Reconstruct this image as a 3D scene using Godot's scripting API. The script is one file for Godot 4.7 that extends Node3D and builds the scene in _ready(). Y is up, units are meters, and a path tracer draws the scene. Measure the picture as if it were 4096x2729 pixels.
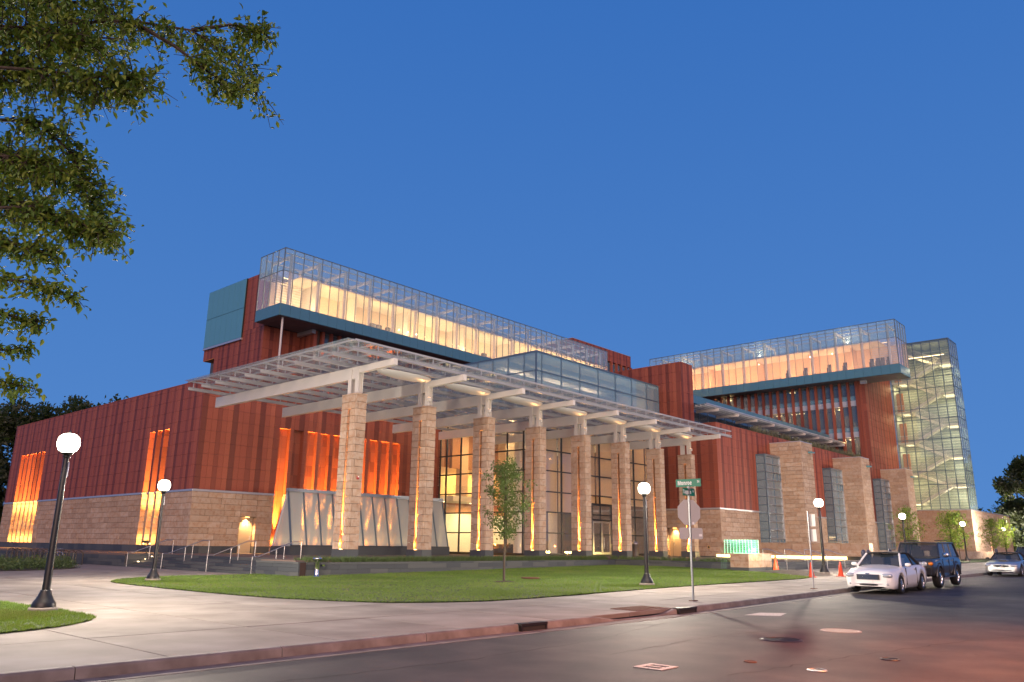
extends Node3D
# A modern university building of terracotta, sandstone and glass at dusk, seen from across a street corner.
# x runs along the street to the right, -z away from the street, y up, metres.

const TERRACE := 0.77          # height of the paved terrace above the pavement
var rng := RandomNumberGenerator.new()
var M := {}                    # materials
var T := {}                    # textures
var org := {}                  # world place of each node that gets children
var taken := {}
var unit_box := BoxMesh.new()
var eye := Vector3(0, 1.6, 0)


func _ready() -> void:
	rng.seed = 4711
	set_camera()
	set_sky()
	make_textures()
	make_materials()
	build_ground()
	build_terrace()
	build_left_wing()
	build_atrium()
	build_office_wing()
	build_upper_buildings()
	build_glass_bars()
	build_stair_tower()
	build_columns()
	build_canopy()
	build_skylight()
	build_bench_wall()
	build_street_things()
	build_cars()
	build_planting()


func set_camera() -> void:
	var cam := Camera3D.new()
	cam.name = "camera"
	var yaw := deg_to_rad(48.2479)
	var pitch := deg_to_rad(14.5764)
	var roll := deg_to_rad(0.7446)
	var fw := Vector3(sin(yaw) * cos(pitch), sin(pitch), -cos(yaw) * cos(pitch))
	var r := Vector3(cos(yaw), 0, sin(yaw))
	var u := r.cross(fw)
	var r2 := r * cos(roll) + u * sin(roll)
	var u2 := r2.cross(fw)
	cam.transform = Transform3D(Basis(r2, u2, -fw), eye)
	cam.fov = 46.99
	cam.near = 0.1
	cam.far = 2000.0
	add_child(cam)
	cam.current = true


func set_sky() -> void:
	var e := Environment.new()
	e.background_mode = Environment.BG_SKY
	var sm := ProceduralSkyMaterial.new()
	sm.sky_top_color = SKY_TOP
	sm.sky_horizon_color = SKY_LOW
	sm.sky_curve = 0.42
	sm.ground_bottom_color = Color(0.10, 0.11, 0.16)
	sm.ground_horizon_color = Color(0.20, 0.26, 0.38)
	sm.sun_angle_max = 1.0
	var sk := Sky.new()
	sk.sky_material = sm
	e.sky = sk
	e.background_energy_multiplier = 1.0
	e.tonemap_mode = Environment.TONE_MAPPER_LINEAR
	e.tonemap_exposure = 1.7
	e.sdfgi_enabled = true
	e.ssao_enabled = true
	e.ssil_enabled = true
	var w := WorldEnvironment.new()
	w.name = "environment"
	w.environment = e
	add_child(w)
	# the afterglow of the sunset, low in the sky behind the photographer
	var sun := DirectionalLight3D.new()
	sun.name = "afterglow"
	sun.light_color = GLOW_COLOR
	sun.light_energy = GLOW_ENERGY
	sun.light_angular_distance = 50.0
	sun.shadow_enabled = true
	sun.look_at_from_position(Vector3.ZERO, Vector3(0.66, -0.30, -0.68))
	add_child(sun)


const SKY_TOP := Color(0.120, 0.305, 0.560)
const SKY_LOW := Color(0.262, 0.425, 0.640)
const GLOW_COLOR := Color(1.0, 0.84, 0.80)
const GLOW_ENERGY := 0.42


# ------------------------------------------------------------------ helpers

func gy(x: float) -> float:      # the pavement rises gently to the right
	if x < 19.0:
		return 0.0
	if x < 46.0:
		return (x - 19.0) * 0.0107
	return 0.289 + (x - 46.0) * 0.005


func numbered(n: String) -> String:
	if not taken.has(n):
		taken[n] = 0
		return n
	taken[n] += 1
	return "%s_%03d" % [n, taken[n]]


func tag(o: Node, label: String, category := "", group := "", kind := "") -> void:
	if label != "":
		o.set_meta("label", label)
	if category != "":
		o.set_meta("category", category)
	if group != "":
		o.set_meta("group", group)
	if kind != "":
		o.set_meta("kind", kind)


func thing(n: String, label: String, category: String, at := Vector3.ZERO, group := "", turn := 0.0) -> Node3D:
	var o := Node3D.new()
	o.name = numbered(n)
	o.position = at
	o.rotation.y = turn
	tag(o, label, category, group)
	add_child(o)
	org[o] = at
	return o


func origin(p: Node) -> Vector3:
	return org[p] if org.has(p) else Vector3.ZERO


func put(par: Node, n: String, mesh: Mesh, m: Material, local := Vector3.ZERO) -> MeshInstance3D:
	var o := MeshInstance3D.new()
	o.name = n if par != self else numbered(n)
	o.mesh = mesh
	o.material_override = m
	o.position = local
	par.add_child(o, true)
	org[o] = origin(par) + local
	return o


# a box given by its centre and size in the world; it may get children
func bx(par: Node, n: String, c: Vector3, s: Vector3, m: Material) -> MeshInstance3D:
	var b := BoxMesh.new()
	b.size = s
	return put(par, n, b, m, c - origin(par))


func bx2(par: Node, n: String, a: Vector3, b: Vector3, m: Material) -> MeshInstance3D:
	return bx(par, n, (a + b) * 0.5, (b - a).abs(), m)


# a piece: one shared cube, scaled
func piece(par: Node, n: String, c: Vector3, s: Vector3, m: Material) -> MeshInstance3D:
	var o := MeshInstance3D.new()
	o.name = n
	o.mesh = unit_box
	o.material_override = m
	o.transform = Transform3D(Basis.from_scale(s), c - origin(par))
	par.add_child(o, true)
	return o


func stb() -> SurfaceTool:
	var st := SurfaceTool.new()
	st.begin(Mesh.PRIMITIVE_TRIANGLES)
	st.set_smooth_group(-1)
	return st


func quad(st: SurfaceTool, a: Vector3, b: Vector3, c: Vector3, d: Vector3) -> void:   # seen from outside: a b c d clockwise
	for v in [a, b, c, a, c, d]:
		st.add_vertex(v)


func box_into(st: SurfaceTool, c: Vector3, s: Vector3, xf := Transform3D.IDENTITY) -> void:
	var h := s * 0.5
	var p := []
	for i in 8:
		p.append(xf * (c + Vector3(h.x if i & 1 else -h.x, h.y if i & 2 else -h.y, h.z if i & 4 else -h.z)))
	for f in [[4, 6, 7, 5], [1, 3, 2, 0], [0, 2, 6, 4], [5, 7, 3, 1], [2, 3, 7, 6], [0, 4, 5, 1]]:
		quad(st, p[f[0]], p[f[1]], p[f[2]], p[f[3]])


# a beam between two points
func bar_into(st: SurfaceTool, a: Vector3, b: Vector3, w: float, h: float) -> void:
	var d := (b - a)
	var l := d.length()
	var z := d / l
	var x := Vector3.UP.cross(z)
	if x.length() < 0.01:
		x = Vector3.RIGHT
	x = x.normalized()
	var y := z.cross(x)
	box_into(st, Vector3.ZERO, Vector3(w, h, l), Transform3D(Basis(x, y, z), (a + b) * 0.5))


func tube_into(st: SurfaceTool, pts: Array, radii: Array, sides := 8, cap := true) -> void:
	var rings := []
	var n := pts.size()
	var last_x := Vector3.ZERO
	for i in n:
		var d: Vector3
		if i == 0:
			d = pts[1] - pts[0]
		elif i == n - 1:
			d = pts[n - 1] - pts[n - 2]
		else:
			d = pts[i + 1] - pts[i - 1]
		d = d.normalized()
		var x := last_x - d * last_x.dot(d)
		if x.length() < 0.05:
			x = d.cross(Vector3.UP)
			if x.length() < 0.05:
				x = Vector3.RIGHT
		x = x.normalized()
		last_x = x
		var y := d.cross(x)
		var ring := []
		for k in sides:
			var a := TAU * k / sides
			ring.append(pts[i] + (x * cos(a) + y * sin(a)) * radii[i])
		rings.append(ring)
	st.set_smooth_group(0)
	for i in n - 1:
		for k in sides:
			var k2 := (k + 1) % sides
			quad(st, rings[i][k], rings[i][k2], rings[i + 1][k2], rings[i + 1][k])
	st.set_smooth_group(-1)
	if cap:
		for k in range(1, sides - 1):
			for v in [rings[0][0], rings[0][k + 1], rings[0][k]]:
				st.add_vertex(v)
			for v in [rings[n - 1][0], rings[n - 1][k], rings[n - 1][k + 1]]:
				st.add_vertex(v)


func tube_mesh(pts: Array, radii: Array, sides := 8) -> ArrayMesh:
	var st := stb()
	tube_into(st, pts, radii, sides)
	st.generate_normals()
	return st.commit()


# a shape turned about the y axis from [radius, height] pairs
func lathe(prof: Array, sides := 20) -> ArrayMesh:
	var st := stb()
	st.set_smooth_group(0)
	for i in prof.size() - 1:
		if i > 0 and prof[i].size() > 2:
			st.set_smooth_group(i + 2)
		for k in sides:
			var a := TAU * k / sides
			var b := TAU * (k + 1) / sides
			var p0 := Vector3(cos(a) * prof[i][0], prof[i][1], sin(a) * prof[i][0])
			var p1 := Vector3(cos(b) * prof[i][0], prof[i][1], sin(b) * prof[i][0])
			var q0 := Vector3(cos(a) * prof[i + 1][0], prof[i + 1][1], sin(a) * prof[i + 1][0])
			var q1 := Vector3(cos(b) * prof[i + 1][0], prof[i + 1][1], sin(b) * prof[i + 1][0])
			if prof[i][0] > 0.0001:
				for v in [p0, q1, p1]:
					st.add_vertex(v)
			if prof[i + 1][0] > 0.0001:
				for v in [p0, q0, q1]:
					st.add_vertex(v)
	st.generate_normals()
	return st.commit()


func done(st: SurfaceTool) -> ArrayMesh:
	st.generate_normals()
	return st.commit()


# many boxes [centre, size, colour] joined into one part with vertex colours
func merged(par: Node, n: String, list: Array, m: Material) -> void:
	var st := stb()
	for e in list:
		st.set_color(e[2])
		box_into(st, e[0] - origin(par), e[1])
	st.generate_normals()
	var o := put(par, n, st.commit(), m)
	o.set_meta("kind", "stuff")


# the pieces of a wall: the nearest ones as parts of their own, the rest joined
func commit_pieces(par: Node, n: String, rest_name: String, list: Array, mats: Array, colors: Array, most: int, rest_mat: Material) -> void:
	list.sort_custom(func(a, b): return a[0].distance_squared_to(eye) < b[0].distance_squared_to(eye))
	var rest := []
	for i in list.size():
		var e: Array = list[i]
		if i < most:
			piece(par, n, e[0], e[1], mats[e[2]])
		else:
			rest.append([e[0], e[1], colors[e[2]]])
	if rest.size():
		merged(par, rest_name, rest, rest_mat)


# Cladding on a plane. axis "x": the face looks towards -x, u runs along z. axis "z": the face looks towards +z, u runs along x.
# widths: pattern of widths; tones: function index -> tone; holes: [u0, u1, y0, y1]
func clad(out: Array, axis: String, plane: float, u0: float, u1: float, y0: float, y1: float, row: float, pattern: Array, holes: Array, depth: float, gap: float, stagger: bool, jitter: float, tones: int) -> void:
	var rows := []
	var y := y0
	while y < y1 - 0.02:
		var t := minf(y + row, y1)
		if y1 - t < row * 0.3:
			t = y1
		rows.append([y, t])
		y = t
	var edges := [u0, u1]
	for h in holes:
		for e in [h[0], h[1]]:
			if e > u0 + 0.01 and e < u1 - 0.01 and not edges.has(e):
				edges.append(e)
	edges.sort()
	for s in edges.size() - 1:
		var a: float = edges[s]
		var b: float = edges[s + 1]
		var mid := (a + b) * 0.5
		var cols := split(a, b, pattern)
		var ri := 0
		for r in rows:
			if stagger:
				cols = split(a, b, pattern)
			ri += 1
			var spans := [[r[0], r[1]]]
			for h in holes:
				if mid > h[0] and mid < h[1]:
					var next := []
					for sp in spans:
						if h[3] <= sp[0] or h[2] >= sp[1]:
							next.append(sp)
						else:
							if h[2] > sp[0] + 0.03:
								next.append([sp[0], h[2]])
							if h[3] < sp[1] - 0.03:
								next.append([h[3], sp[1]])
					spans = next
			for sp in spans:
				var ci := 0
				for c in cols:
					var tone: int = c[2] if not stagger else rng.randi_range(0, tones - 1)
					if not stagger and rng.randf() < 0.025:
						tone = clampi(tone + rng.randi_range(-1, 1), 0, tones - 1)
					var dj := rng.randf_range(-jitter, jitter)
					var w: float = c[1] - c[0] - gap
					var hh: float = sp[1] - sp[0] - gap
					var uc: float = (c[0] + c[1]) * 0.5
					var yc: float = (sp[0] + sp[1]) * 0.5
					if axis == "z":
						out.append([Vector3(uc, yc, plane - depth * 0.5 + dj), Vector3(w, hh, depth), tone])
					else:
						out.append([Vector3(plane + depth * 0.5 - dj, yc, uc), Vector3(depth, hh, w), tone])
					ci += 1


var pattern_at := 0

func split(a: float, b: float, pattern: Array) -> Array:
	var cols := []
	var u := a
	while u < b - 0.01:
		var pt: Array = pattern[pattern_at % pattern.size()]
		pattern_at += 1
		var w: float = pt[0] if pt[0] > 0.0 else rng.randf_range(0.75, 1.55)
		var v := u + w
		if b - v < w * 0.35:
			v = b
		cols.append([u, v, pt[1]])
		u = v
	return cols


const TILE := [[0.42, 3], [0.42, 2], [0.43, 0], [0.42, 2], [0.42, 3], [0.34, 1], [0.42, 3], [0.42, 4], [0.42, 0], [0.40, 2], [0.42, 2], [0.43, 1], [0.42, 3], [0.35, 0], [0.42, 2], [0.42, 4], [0.42, 1], [0.42, 2], [0.42, 0]]
const ASHLAR := [[-1.0, 0]]


func omni(par: Node, n: String, at: Vector3, color: Color, energy: float, size := 0.1) -> OmniLight3D:
	var l := OmniLight3D.new()
	l.name = n
	l.position = at - origin(par)
	l.light_color = color
	l.light_energy = energy
	l.light_size = size
	l.omni_range = 60.0
	l.omni_attenuation = 2.0
	l.shadow_enabled = true
	par.add_child(l, true)
	return l


func spot(par: Node, n: String, at: Vector3, to: Vector3, color: Color, energy: float, angle: float, size := 0.05, blend := 0.8) -> SpotLight3D:
	var l := SpotLight3D.new()
	l.name = n
	l.light_color = color
	l.light_energy = energy
	l.light_size = size
	l.spot_range = 60.0
	l.spot_attenuation = 2.0
	l.spot_angle = angle
	l.spot_angle_attenuation = blend
	l.shadow_enabled = true
	par.add_child(l, true)
	var d := to - at
	l.transform = Transform3D(Basis.looking_at(d, Vector3.UP if absf(d.normalized().y) < 0.98 else Vector3.RIGHT), at - origin(par))
	return l


func area(par: Node, n: String, at: Vector3, to: Vector3, size: Vector2, color: Color, energy: float) -> AreaLight3D:
	var l := AreaLight3D.new()
	l.name = n
	l.light_color = color
	l.light_energy = energy
	l.area_size = size
	l.area_range = 80.0
	l.shadow_enabled = true
	par.add_child(l, true)
	var d := to - at
	l.transform = Transform3D(Basis.looking_at(d, Vector3.FORWARD if absf(d.normalized().y) > 0.9 else Vector3.UP), at - origin(par))
	return l


# ------------------------------------------------------------------ textures and materials

func noise_tex(n: String, seed_: int, freq: float, oct: int, lo: Color, hi: Color, size := 512, warp := 0.0, kind := FastNoiseLite.TYPE_SIMPLEX_SMOOTH, mid := Color(-1, 0, 0)) -> NoiseTexture2D:
	var f := FastNoiseLite.new()
	f.seed = seed_
	f.noise_type = kind
	f.frequency = freq
	f.fractal_octaves = oct
	if warp > 0.0:
		f.domain_warp_enabled = true
		f.domain_warp_amplitude = warp
		f.domain_warp_frequency = freq * 0.6
	var g := Gradient.new()
	g.set_color(0, lo)
	g.set_color(1, hi)
	if mid.r >= 0.0:
		g.add_point(0.5, mid)
	var t := NoiseTexture2D.new()
	t.width = size
	t.height = size
	t.seamless = true
	t.noise = f
	t.color_ramp = g
	T[n] = t
	return t


func make_textures() -> void:
	noise_tex("grain", 1, 0.22, 3, Color(0.72, 0.72, 0.72), Color(1, 1, 1))
	noise_tex("mottle", 2, 0.012, 5, Color(0.70, 0.69, 0.68), Color(1, 1, 1))
	noise_tex("vein", 3, 0.010, 4, Color(0.88, 0.76, 0.66), Color(1.0, 0.99, 0.98), 512, 60.0, FastNoiseLite.TYPE_SIMPLEX_SMOOTH, Color(0.98, 0.94, 0.90))
	noise_tex("asphalt", 4, 0.28, 4, Color(0.30, 0.30, 0.31), Color(1, 0.99, 0.97), 1024)
	noise_tex("asphalt_big", 5, 0.008, 7, Color(0.50, 0.49, 0.49), Color(1, 1, 1), 1024)
	noise_tex("turf", 6, 0.03, 6, Color(0.35, 0.45, 0.30), Color(1, 1, 0.80))
	noise_tex("copper", 7, 0.09, 3, Color(0.45, 0.35, 0.3), Color(1, 1, 1), 256)
	noise_tex("bark", 8, 0.05, 4, Color(0.4, 0.38, 0.36), Color(1, 1, 1), 256)
	noise_tex("height", 9, 0.08, 4, Color(0, 0, 0), Color(1, 1, 1), 512)
	noise_tex("tilegrain", 10, 0.05, 4, Color(0.90, 0.88, 0.86), Color(1, 1, 1))
	noise_tex("concrete_stain", 11, 0.004, 6, Color(0.74, 0.72, 0.70), Color(1, 1, 1), 1024, 40.0)


func mat(n: String, c: Color, rough := 0.6, metal := 0.0, tex := "", scale := 1.0, detail := "", dscale := 1.0) -> StandardMaterial3D:
	var m := StandardMaterial3D.new()
	m.resource_name = n
	m.albedo_color = c.linear_to_srgb()
	m.roughness = rough
	m.metallic = metal
	if tex != "":
		m.albedo_texture = T[tex]
		m.uv1_triplanar = true
		m.uv1_world_triplanar = true
		m.uv1_scale = Vector3.ONE * scale
	if detail != "":
		m.detail_enabled = true
		m.detail_blend_mode = BaseMaterial3D.BLEND_MODE_MUL
		m.detail_albedo = T[detail]
		m.detail_uv_layer = BaseMaterial3D.DETAIL_UV_2
		m.uv2_triplanar = true
		m.uv2_world_triplanar = true
		m.uv2_scale = Vector3.ONE * dscale
	M[n] = m
	return m


func bump(m: StandardMaterial3D, tex: String, cm: float) -> void:
	m.heightmap_enabled = true
	m.heightmap_texture = T[tex]
	m.heightmap_scale = cm


func glow_mat(n: String, c: Color, e: float) -> StandardMaterial3D:
	var m := mat(n, Color(0.7, 0.7, 0.7), 0.5)
	m.emission_enabled = true
	m.emission = c
	m.emission_energy_multiplier = e
	return m


func glass_mat(n: String, c: Color, alpha: float, rough := 0.03) -> StandardMaterial3D:
	var m := mat(n, c, rough)
	m.transparency = BaseMaterial3D.TRANSPARENCY_ALPHA
	m.albedo_color.a = alpha
	m.metallic_specular = 0.6
	return m


var tile_mats := []
var tile_colors := []
var stone_mats := []
var stone_colors := []
var granite_mats := []
var granite_colors := []


func make_materials() -> void:
	tile_colors = [Color(0.145, 0.035, 0.022), Color(0.210, 0.053, 0.032), Color(0.275, 0.072, 0.041), Color(0.292, 0.079, 0.044), Color(0.325, 0.092, 0.050)]
	for i in tile_colors.size():
		tile_mats.append(mat("terracotta_%d" % i, tile_colors[i], 0.62, 0.0, "tilegrain", 0.45))
	var tr := mat("terracotta_rest", Color.WHITE, 0.62, 0.0, "tilegrain", 0.45)
	tr.vertex_color_use_as_albedo = true
	stone_colors = [Color(0.56, 0.455, 0.37), Color(0.51, 0.405, 0.32), Color(0.59, 0.49, 0.405), Color(0.46, 0.365, 0.29), Color(0.54, 0.425, 0.33), Color(0.52, 0.43, 0.355)]
	for i in stone_colors.size():
		var m := mat("sandstone_%d" % i, stone_colors[i], 0.8, 0.0, "vein", 0.28 + 0.05 * i, "grain", 1.7)
		m.uv1_offset = Vector3(0.37 * i, 0.61 * i, 0.23 * i)
		stone_mats.append(m)
	var sr := mat("sandstone_rest", Color.WHITE, 0.8, 0.0, "vein", 0.33, "grain", 1.7)
	sr.vertex_color_use_as_albedo = true
	granite_colors = [Color(0.062, 0.072, 0.082), Color(0.078, 0.086, 0.092), Color(0.052, 0.060, 0.072), Color(0.095, 0.102, 0.104)]
	for i in granite_colors.size():
		granite_mats.append(mat("granite_%d" % i, granite_colors[i], 0.6, 0.0, "grain", 0.9))
	var gr := mat("granite_rest", Color.WHITE, 0.6, 0.0, "grain", 0.9)
	gr.vertex_color_use_as_albedo = true
	mat("joint", Color(0.05, 0.03, 0.025), 0.9)
	mat("stone_joint", Color(0.09, 0.065, 0.05), 0.9)
	mat("flashing", Color(0.50, 0.50, 0.52), 0.35, 0.6)
	mat("white_steel", Color(0.76, 0.73, 0.69), 0.42, 0.0, "grain", 0.5)
	mat("grey_steel", Color(0.48, 0.48, 0.49), 0.4, 0.1)
	mat("blue_panel", Color(0.085, 0.215, 0.275), 0.25, 0.15)
	mat("grey_panel", Color(0.105, 0.31, 0.38), 0.28, 0.15)
	mat("dark_frame", Color(0.028, 0.032, 0.038), 0.4, 0.3)
	mat("blue_frame", Color(0.10, 0.15, 0.20), 0.35, 0.3)
	mat("soffit", Color(0.10, 0.10, 0.11), 0.5, 0.2)
	mat("copper", Color(0.42, 0.25, 0.13), 0.7, 0.0, "copper", 1.6)
	bump(M.copper, "copper", 1.6)
	mat("steel", Color(0.55, 0.54, 0.53), 0.28, 1.0)
	mat("steel_door", Color(0.50, 0.42, 0.32), 0.35, 0.5)
	mat("pale_panel", Color(0.40, 0.44, 0.50), 0.4, 0.2)
	mat("room_pale", Color(0.22, 0.22, 0.22), 0.8)
	mat("blind_grey", Color(0.20, 0.24, 0.27), 0.8)
	mat("carpet", Color(0.28, 0.21, 0.14), 0.9)
	mat("tower_wall", Color(0.26, 0.31, 0.29), 0.7)
	mat("tower_slat", Color(0.42, 0.45, 0.39), 0.7)
	mat("ridge_metal", Color(0.26, 0.29, 0.33), 0.35, 0.4)
	mat("brass", Color(0.50, 0.33, 0.12), 0.4, 0.6)
	mat("green_edge", Color(0.20, 0.62, 0.42), 0.2)
	mat("meter_blue", Color(0.03, 0.035, 0.07), 0.4)
	mat("stand_metal", Color(0.07, 0.055, 0.045), 0.4, 0.5)
	mat("joist_steel", Color(0.30, 0.31, 0.34), 0.4, 0.1)
	mat("iron_pale", Color(0.30, 0.28, 0.26), 0.6, 0.2, "grain", 3.0)
	mat("bar_frame", Color(0.13, 0.17, 0.20), 0.35, 0.2)
	mat("chrome", Color(0.8, 0.8, 0.8), 0.06, 1.0)
	mat("galvanised", Color(0.42, 0.43, 0.45), 0.42, 0.8, "grain", 4.0)
	mat("black_paint", Color(0.012, 0.012, 0.013), 0.35)
	mat("cream", Color(0.72, 0.60, 0.44), 0.8)
	mat("peach", Color(0.62, 0.44, 0.30), 0.8)
	mat("white_wall", Color(0.76, 0.72, 0.62), 0.8)
	mat("wood", Color(0.34, 0.17, 0.075), 0.6)
	mat("wood_dark", Color(0.24, 0.11, 0.05), 0.6)
	mat("shade_cloth", Color(0.55, 0.46, 0.33), 0.9)
	M.shade_cloth.backlight_enabled = true
	M.shade_cloth.backlight = Color(0.9, 0.8, 0.6)
	mat("floor_dark", Color(0.10, 0.085, 0.07), 0.4)
	mat("room_dark", Color(0.07, 0.08, 0.10), 0.8)
	mat("concrete", Color(0.365, 0.325, 0.29), 0.88, 0.0, "concrete_stain", 0.11, "grain", 1.1)
	mat("concrete_b", Color(0.345, 0.308, 0.278), 0.88, 0.0, "concrete_stain", 0.13, "grain", 1.3)
	mat("concrete_c", Color(0.38, 0.34, 0.305), 0.88, 0.0, "concrete_stain", 0.10, "grain", 1.2)
	mat("kerb_stone", Color(0.34, 0.31, 0.29), 0.88, 0.0, "concrete_stain", 0.5, "grain", 1.6)
	mat("gutter", Color(0.30, 0.275, 0.255), 0.88, 0.0, "concrete_stain", 0.4, "grain", 1.6)
	mat("asphalt", Color(0.150, 0.126, 0.116), 0.72, 0.0, "asphalt", 0.30, "asphalt_big", 0.075)
	bump(M.asphalt, "asphalt", 0.5)
	mat("crack", Color(0.02, 0.018, 0.017), 0.9)
	mat("road_paint", Color(0.62, 0.60, 0.57), 0.7, 0.0, "mottle", 2.0)
	mat("iron", Color(0.05, 0.042, 0.038), 0.45, 0.6, "grain", 3.0)
	mat("rust", Color(0.14, 0.06, 0.035), 0.8, 0.0, "grain", 2.0)
	mat("paver", Color(0.17, 0.125, 0.105), 0.75, 0.0, "grain", 0.8)
	mat("turf", Color(0.054, 0.104, 0.010), 0.95, 0.0, "turf", 0.5, "mottle", 0.16)
	mat("far_grass", Color(0.04, 0.06, 0.025), 0.95, 0.0, "turf", 0.2)
	mat("soil", Color(0.045, 0.030, 0.022), 0.95, 0.0, "grain", 1.0)
	mat("bark", Color(0.11, 0.085, 0.065), 0.9, 0.0, "bark", 2.0)
	bump(M.bark, "bark", 1.5)
	for k in [["blade", Color(0.076, 0.145, 0.010)], ["blade_shaded", Color(0.040, 0.080, 0.010)], ["blade_dry", Color(0.115, 0.125, 0.030)], ["reed", Color(0.050, 0.085, 0.028)], ["roof_reed", Color(0.13, 0.13, 0.085)], ["leaf_a", Color(0.026, 0.050, 0.011)], ["leaf_oak", Color(0.036, 0.064, 0.013)], ["leaf_b", Color(0.075, 0.150, 0.020)], ["leaf_dark", Color(0.018, 0.026, 0.010)], ["leaf_gold", Color(0.150, 0.200, 0.022)], ["shrub_leaf", Color(0.035, 0.060, 0.018)]]:
		var m := mat(k[0], k[1], 0.6)
		m.backlight_enabled = true
		m.backlight = Color(0.35, 0.42, 0.12)
	mat("orange_and_lit_soffit", Color(0.45, 0.16, 0.05), 0.6)
	glass_mat("glass", Color(0.85, 0.92, 0.95), 0.05)
	glass_mat("glass_sky_tint", Color(0.22, 0.42, 0.53), 0.46)  # sky reflection on the panes is put into this blue tint
	glass_mat("glass_reflect_tint", Color(0.30, 0.46, 0.48), 0.15)  # tint stands for the reflections on the tower glass
	glass_mat("glass_clear", Color(0.85, 0.86, 0.82), 0.14)
	glass_mat("glass_top", Color(0.34, 0.56, 0.66), 0.28)  # bluish sky mirrored in the upper panes is carried by this tint
	glass_mat("glass_bay", Color(0.22, 0.32, 0.38), 0.45)
	var sg := mat("sky_glass", Color(0.36, 0.39, 0.40), 0.30)
	sg.transparency = BaseMaterial3D.TRANSPARENCY_ALPHA
	sg.albedo_color.a = 0.70
	glass_mat("glass_sign", Color(0.25, 0.65, 0.48), 0.12)
	glass_mat("canopy_glass", Color(0.30, 0.45, 0.50), 0.18, 0.05)
	glass_mat("glass_dark", Color(0.10, 0.14, 0.18), 0.45)
	glass_mat("car_glass", Color(0.03, 0.04, 0.05), 0.62)
	var fr := mat("glass_fritted", Color(0.52, 0.62, 0.66), 0.4)
	fr.transparency = BaseMaterial3D.TRANSPARENCY_ALPHA
	fr.albedo_color.a = 0.30
	mat("sign_green", Color(0.0, 0.165, 0.085), 0.45)
	mat("sign_white", Color(0.8, 0.8, 0.78), 0.5)
	mat("sign_back", Color(0.62, 0.61, 0.59), 0.4, 0.15, "grain", 2.0)
	mat("cone_orange", Color(0.72, 0.065, 0.015), 0.5)
	mat("alarm_red", Color(0.30, 0.02, 0.02), 0.5)
	mat("paint_white", Color(0.74, 0.73, 0.72), 0.25)
	mat("paint_silver", Color(0.42, 0.43, 0.45), 0.28, 0.75)
	mat("paint_grey", Color(0.030, 0.030, 0.031), 0.30, 0.0)
	mat("paint_black", Color(0.012, 0.012, 0.015), 0.2)
	for k in ["paint_white", "paint_silver", "paint_grey", "paint_black"]:
		M[k].clearcoat_enabled = true
		M[k].clearcoat = 0.8
		M[k].clearcoat_roughness = 0.05
	mat("soft_top", Color(0.014, 0.014, 0.016), 0.85)
	mat("plastic", Color(0.02, 0.02, 0.021), 0.6)
	mat("tyre", Color(0.012, 0.012, 0.012), 0.85)
	mat("alloy", Color(0.55, 0.56, 0.58), 0.25, 0.9)
	mat("lens", Color(0.55, 0.57, 0.60), 0.08, 0.5)
	mat("amber", Color(0.65, 0.18, 0.01), 0.2)
	mat("tail_red", Color(0.25, 0.01, 0.01), 0.3)
	mat("seat_cloth", Color(0.20, 0.17, 0.14), 0.9)
	glow_mat("lamp_glow", Color(1.0, 0.95, 0.86), 9.0)
	glow_mat("sodium_glow", Color(1.0, 0.55, 0.22), 6.0)
	glow_mat("warm_glow", Color(1.0, 0.72, 0.38), 6.0)
	glow_mat("amber_glow", Color(1.0, 0.52, 0.18), 4.0)
	glow_mat("tube_glow", Color(1.0, 0.86, 0.62), 3.0)
	glow_mat("strip_glow", Color(1.0, 0.88, 0.55), 2.2)
	glow_mat("star_glow", Color(1.0, 0.85, 0.62), 14.0)
	glow_mat("office_glow", Color(1.0, 0.86, 0.60), 4.0)
	glow_mat("bar_glow", Color(1.0, 0.82, 0.56), 1.6)
	glow_mat("stair_glow", Color(1.0, 0.93, 0.70), 1.0)
	glow_mat("door_glow", Color(1.0, 0.62, 0.28), 0.7)
	glow_mat("green_glow", Color(0.25, 1.0, 0.62), 1.3)


# ------------------------------------------------------------------ ground

# a flat-ish sheet over a polygon in x and z, following the slope of the ground
func sheet_mesh(poly: PackedVector2Array, up: float, thick: float) -> ArrayMesh:
	var st := stb()
	var lo := INF
	var hi := -INF
	for p in poly:
		lo = minf(lo, p.x)
		hi = maxf(hi, p.x)
	var cuts := [lo]
	var x := lo
	for c in [19.0, 46.0]:
		if c > lo + 0.05 and c < hi - 0.05:
			cuts.append(c)
	cuts.append(hi)
	for i in cuts.size() - 1:
		var a: float = cuts[i]
		var b: float = cuts[i + 1]
		var strip := PackedVector2Array([Vector2(a, -900), Vector2(b, -900), Vector2(b, 900), Vector2(a, 900)])
		for piece_ in Geometry2D.intersect_polygons(poly, strip):
			var idx := Geometry2D.triangulate_polygon(piece_)
			for k in range(0, idx.size(), 3):
				var t := [piece_[idx[k]], piece_[idx[k + 1]], piece_[idx[k + 2]]]
				var cr: float = (t[1] - t[0]).cross(t[2] - t[0])
				var o := [0, 1, 2] if cr > 0 else [0, 2, 1]
				for j in o:
					st.add_vertex(Vector3(t[j].x, gy(t[j].x) + up, t[j].y))
	if thick > 0.0:
		var n := poly.size()
		for i in n:
			var p := poly[i]
			var q := poly[(i + 1) % n]
			quad(st, Vector3(p.x, gy(p.x) + up, p.y), Vector3(q.x, gy(q.x) + up, q.y), Vector3(q.x, gy(q.x) + up - thick, q.y), Vector3(p.x, gy(p.x) + up - thick, p.y))
	return done(st)


func struct(o: Node, label: String) -> void:
	tag(o, label, "", "", "structure")


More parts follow.
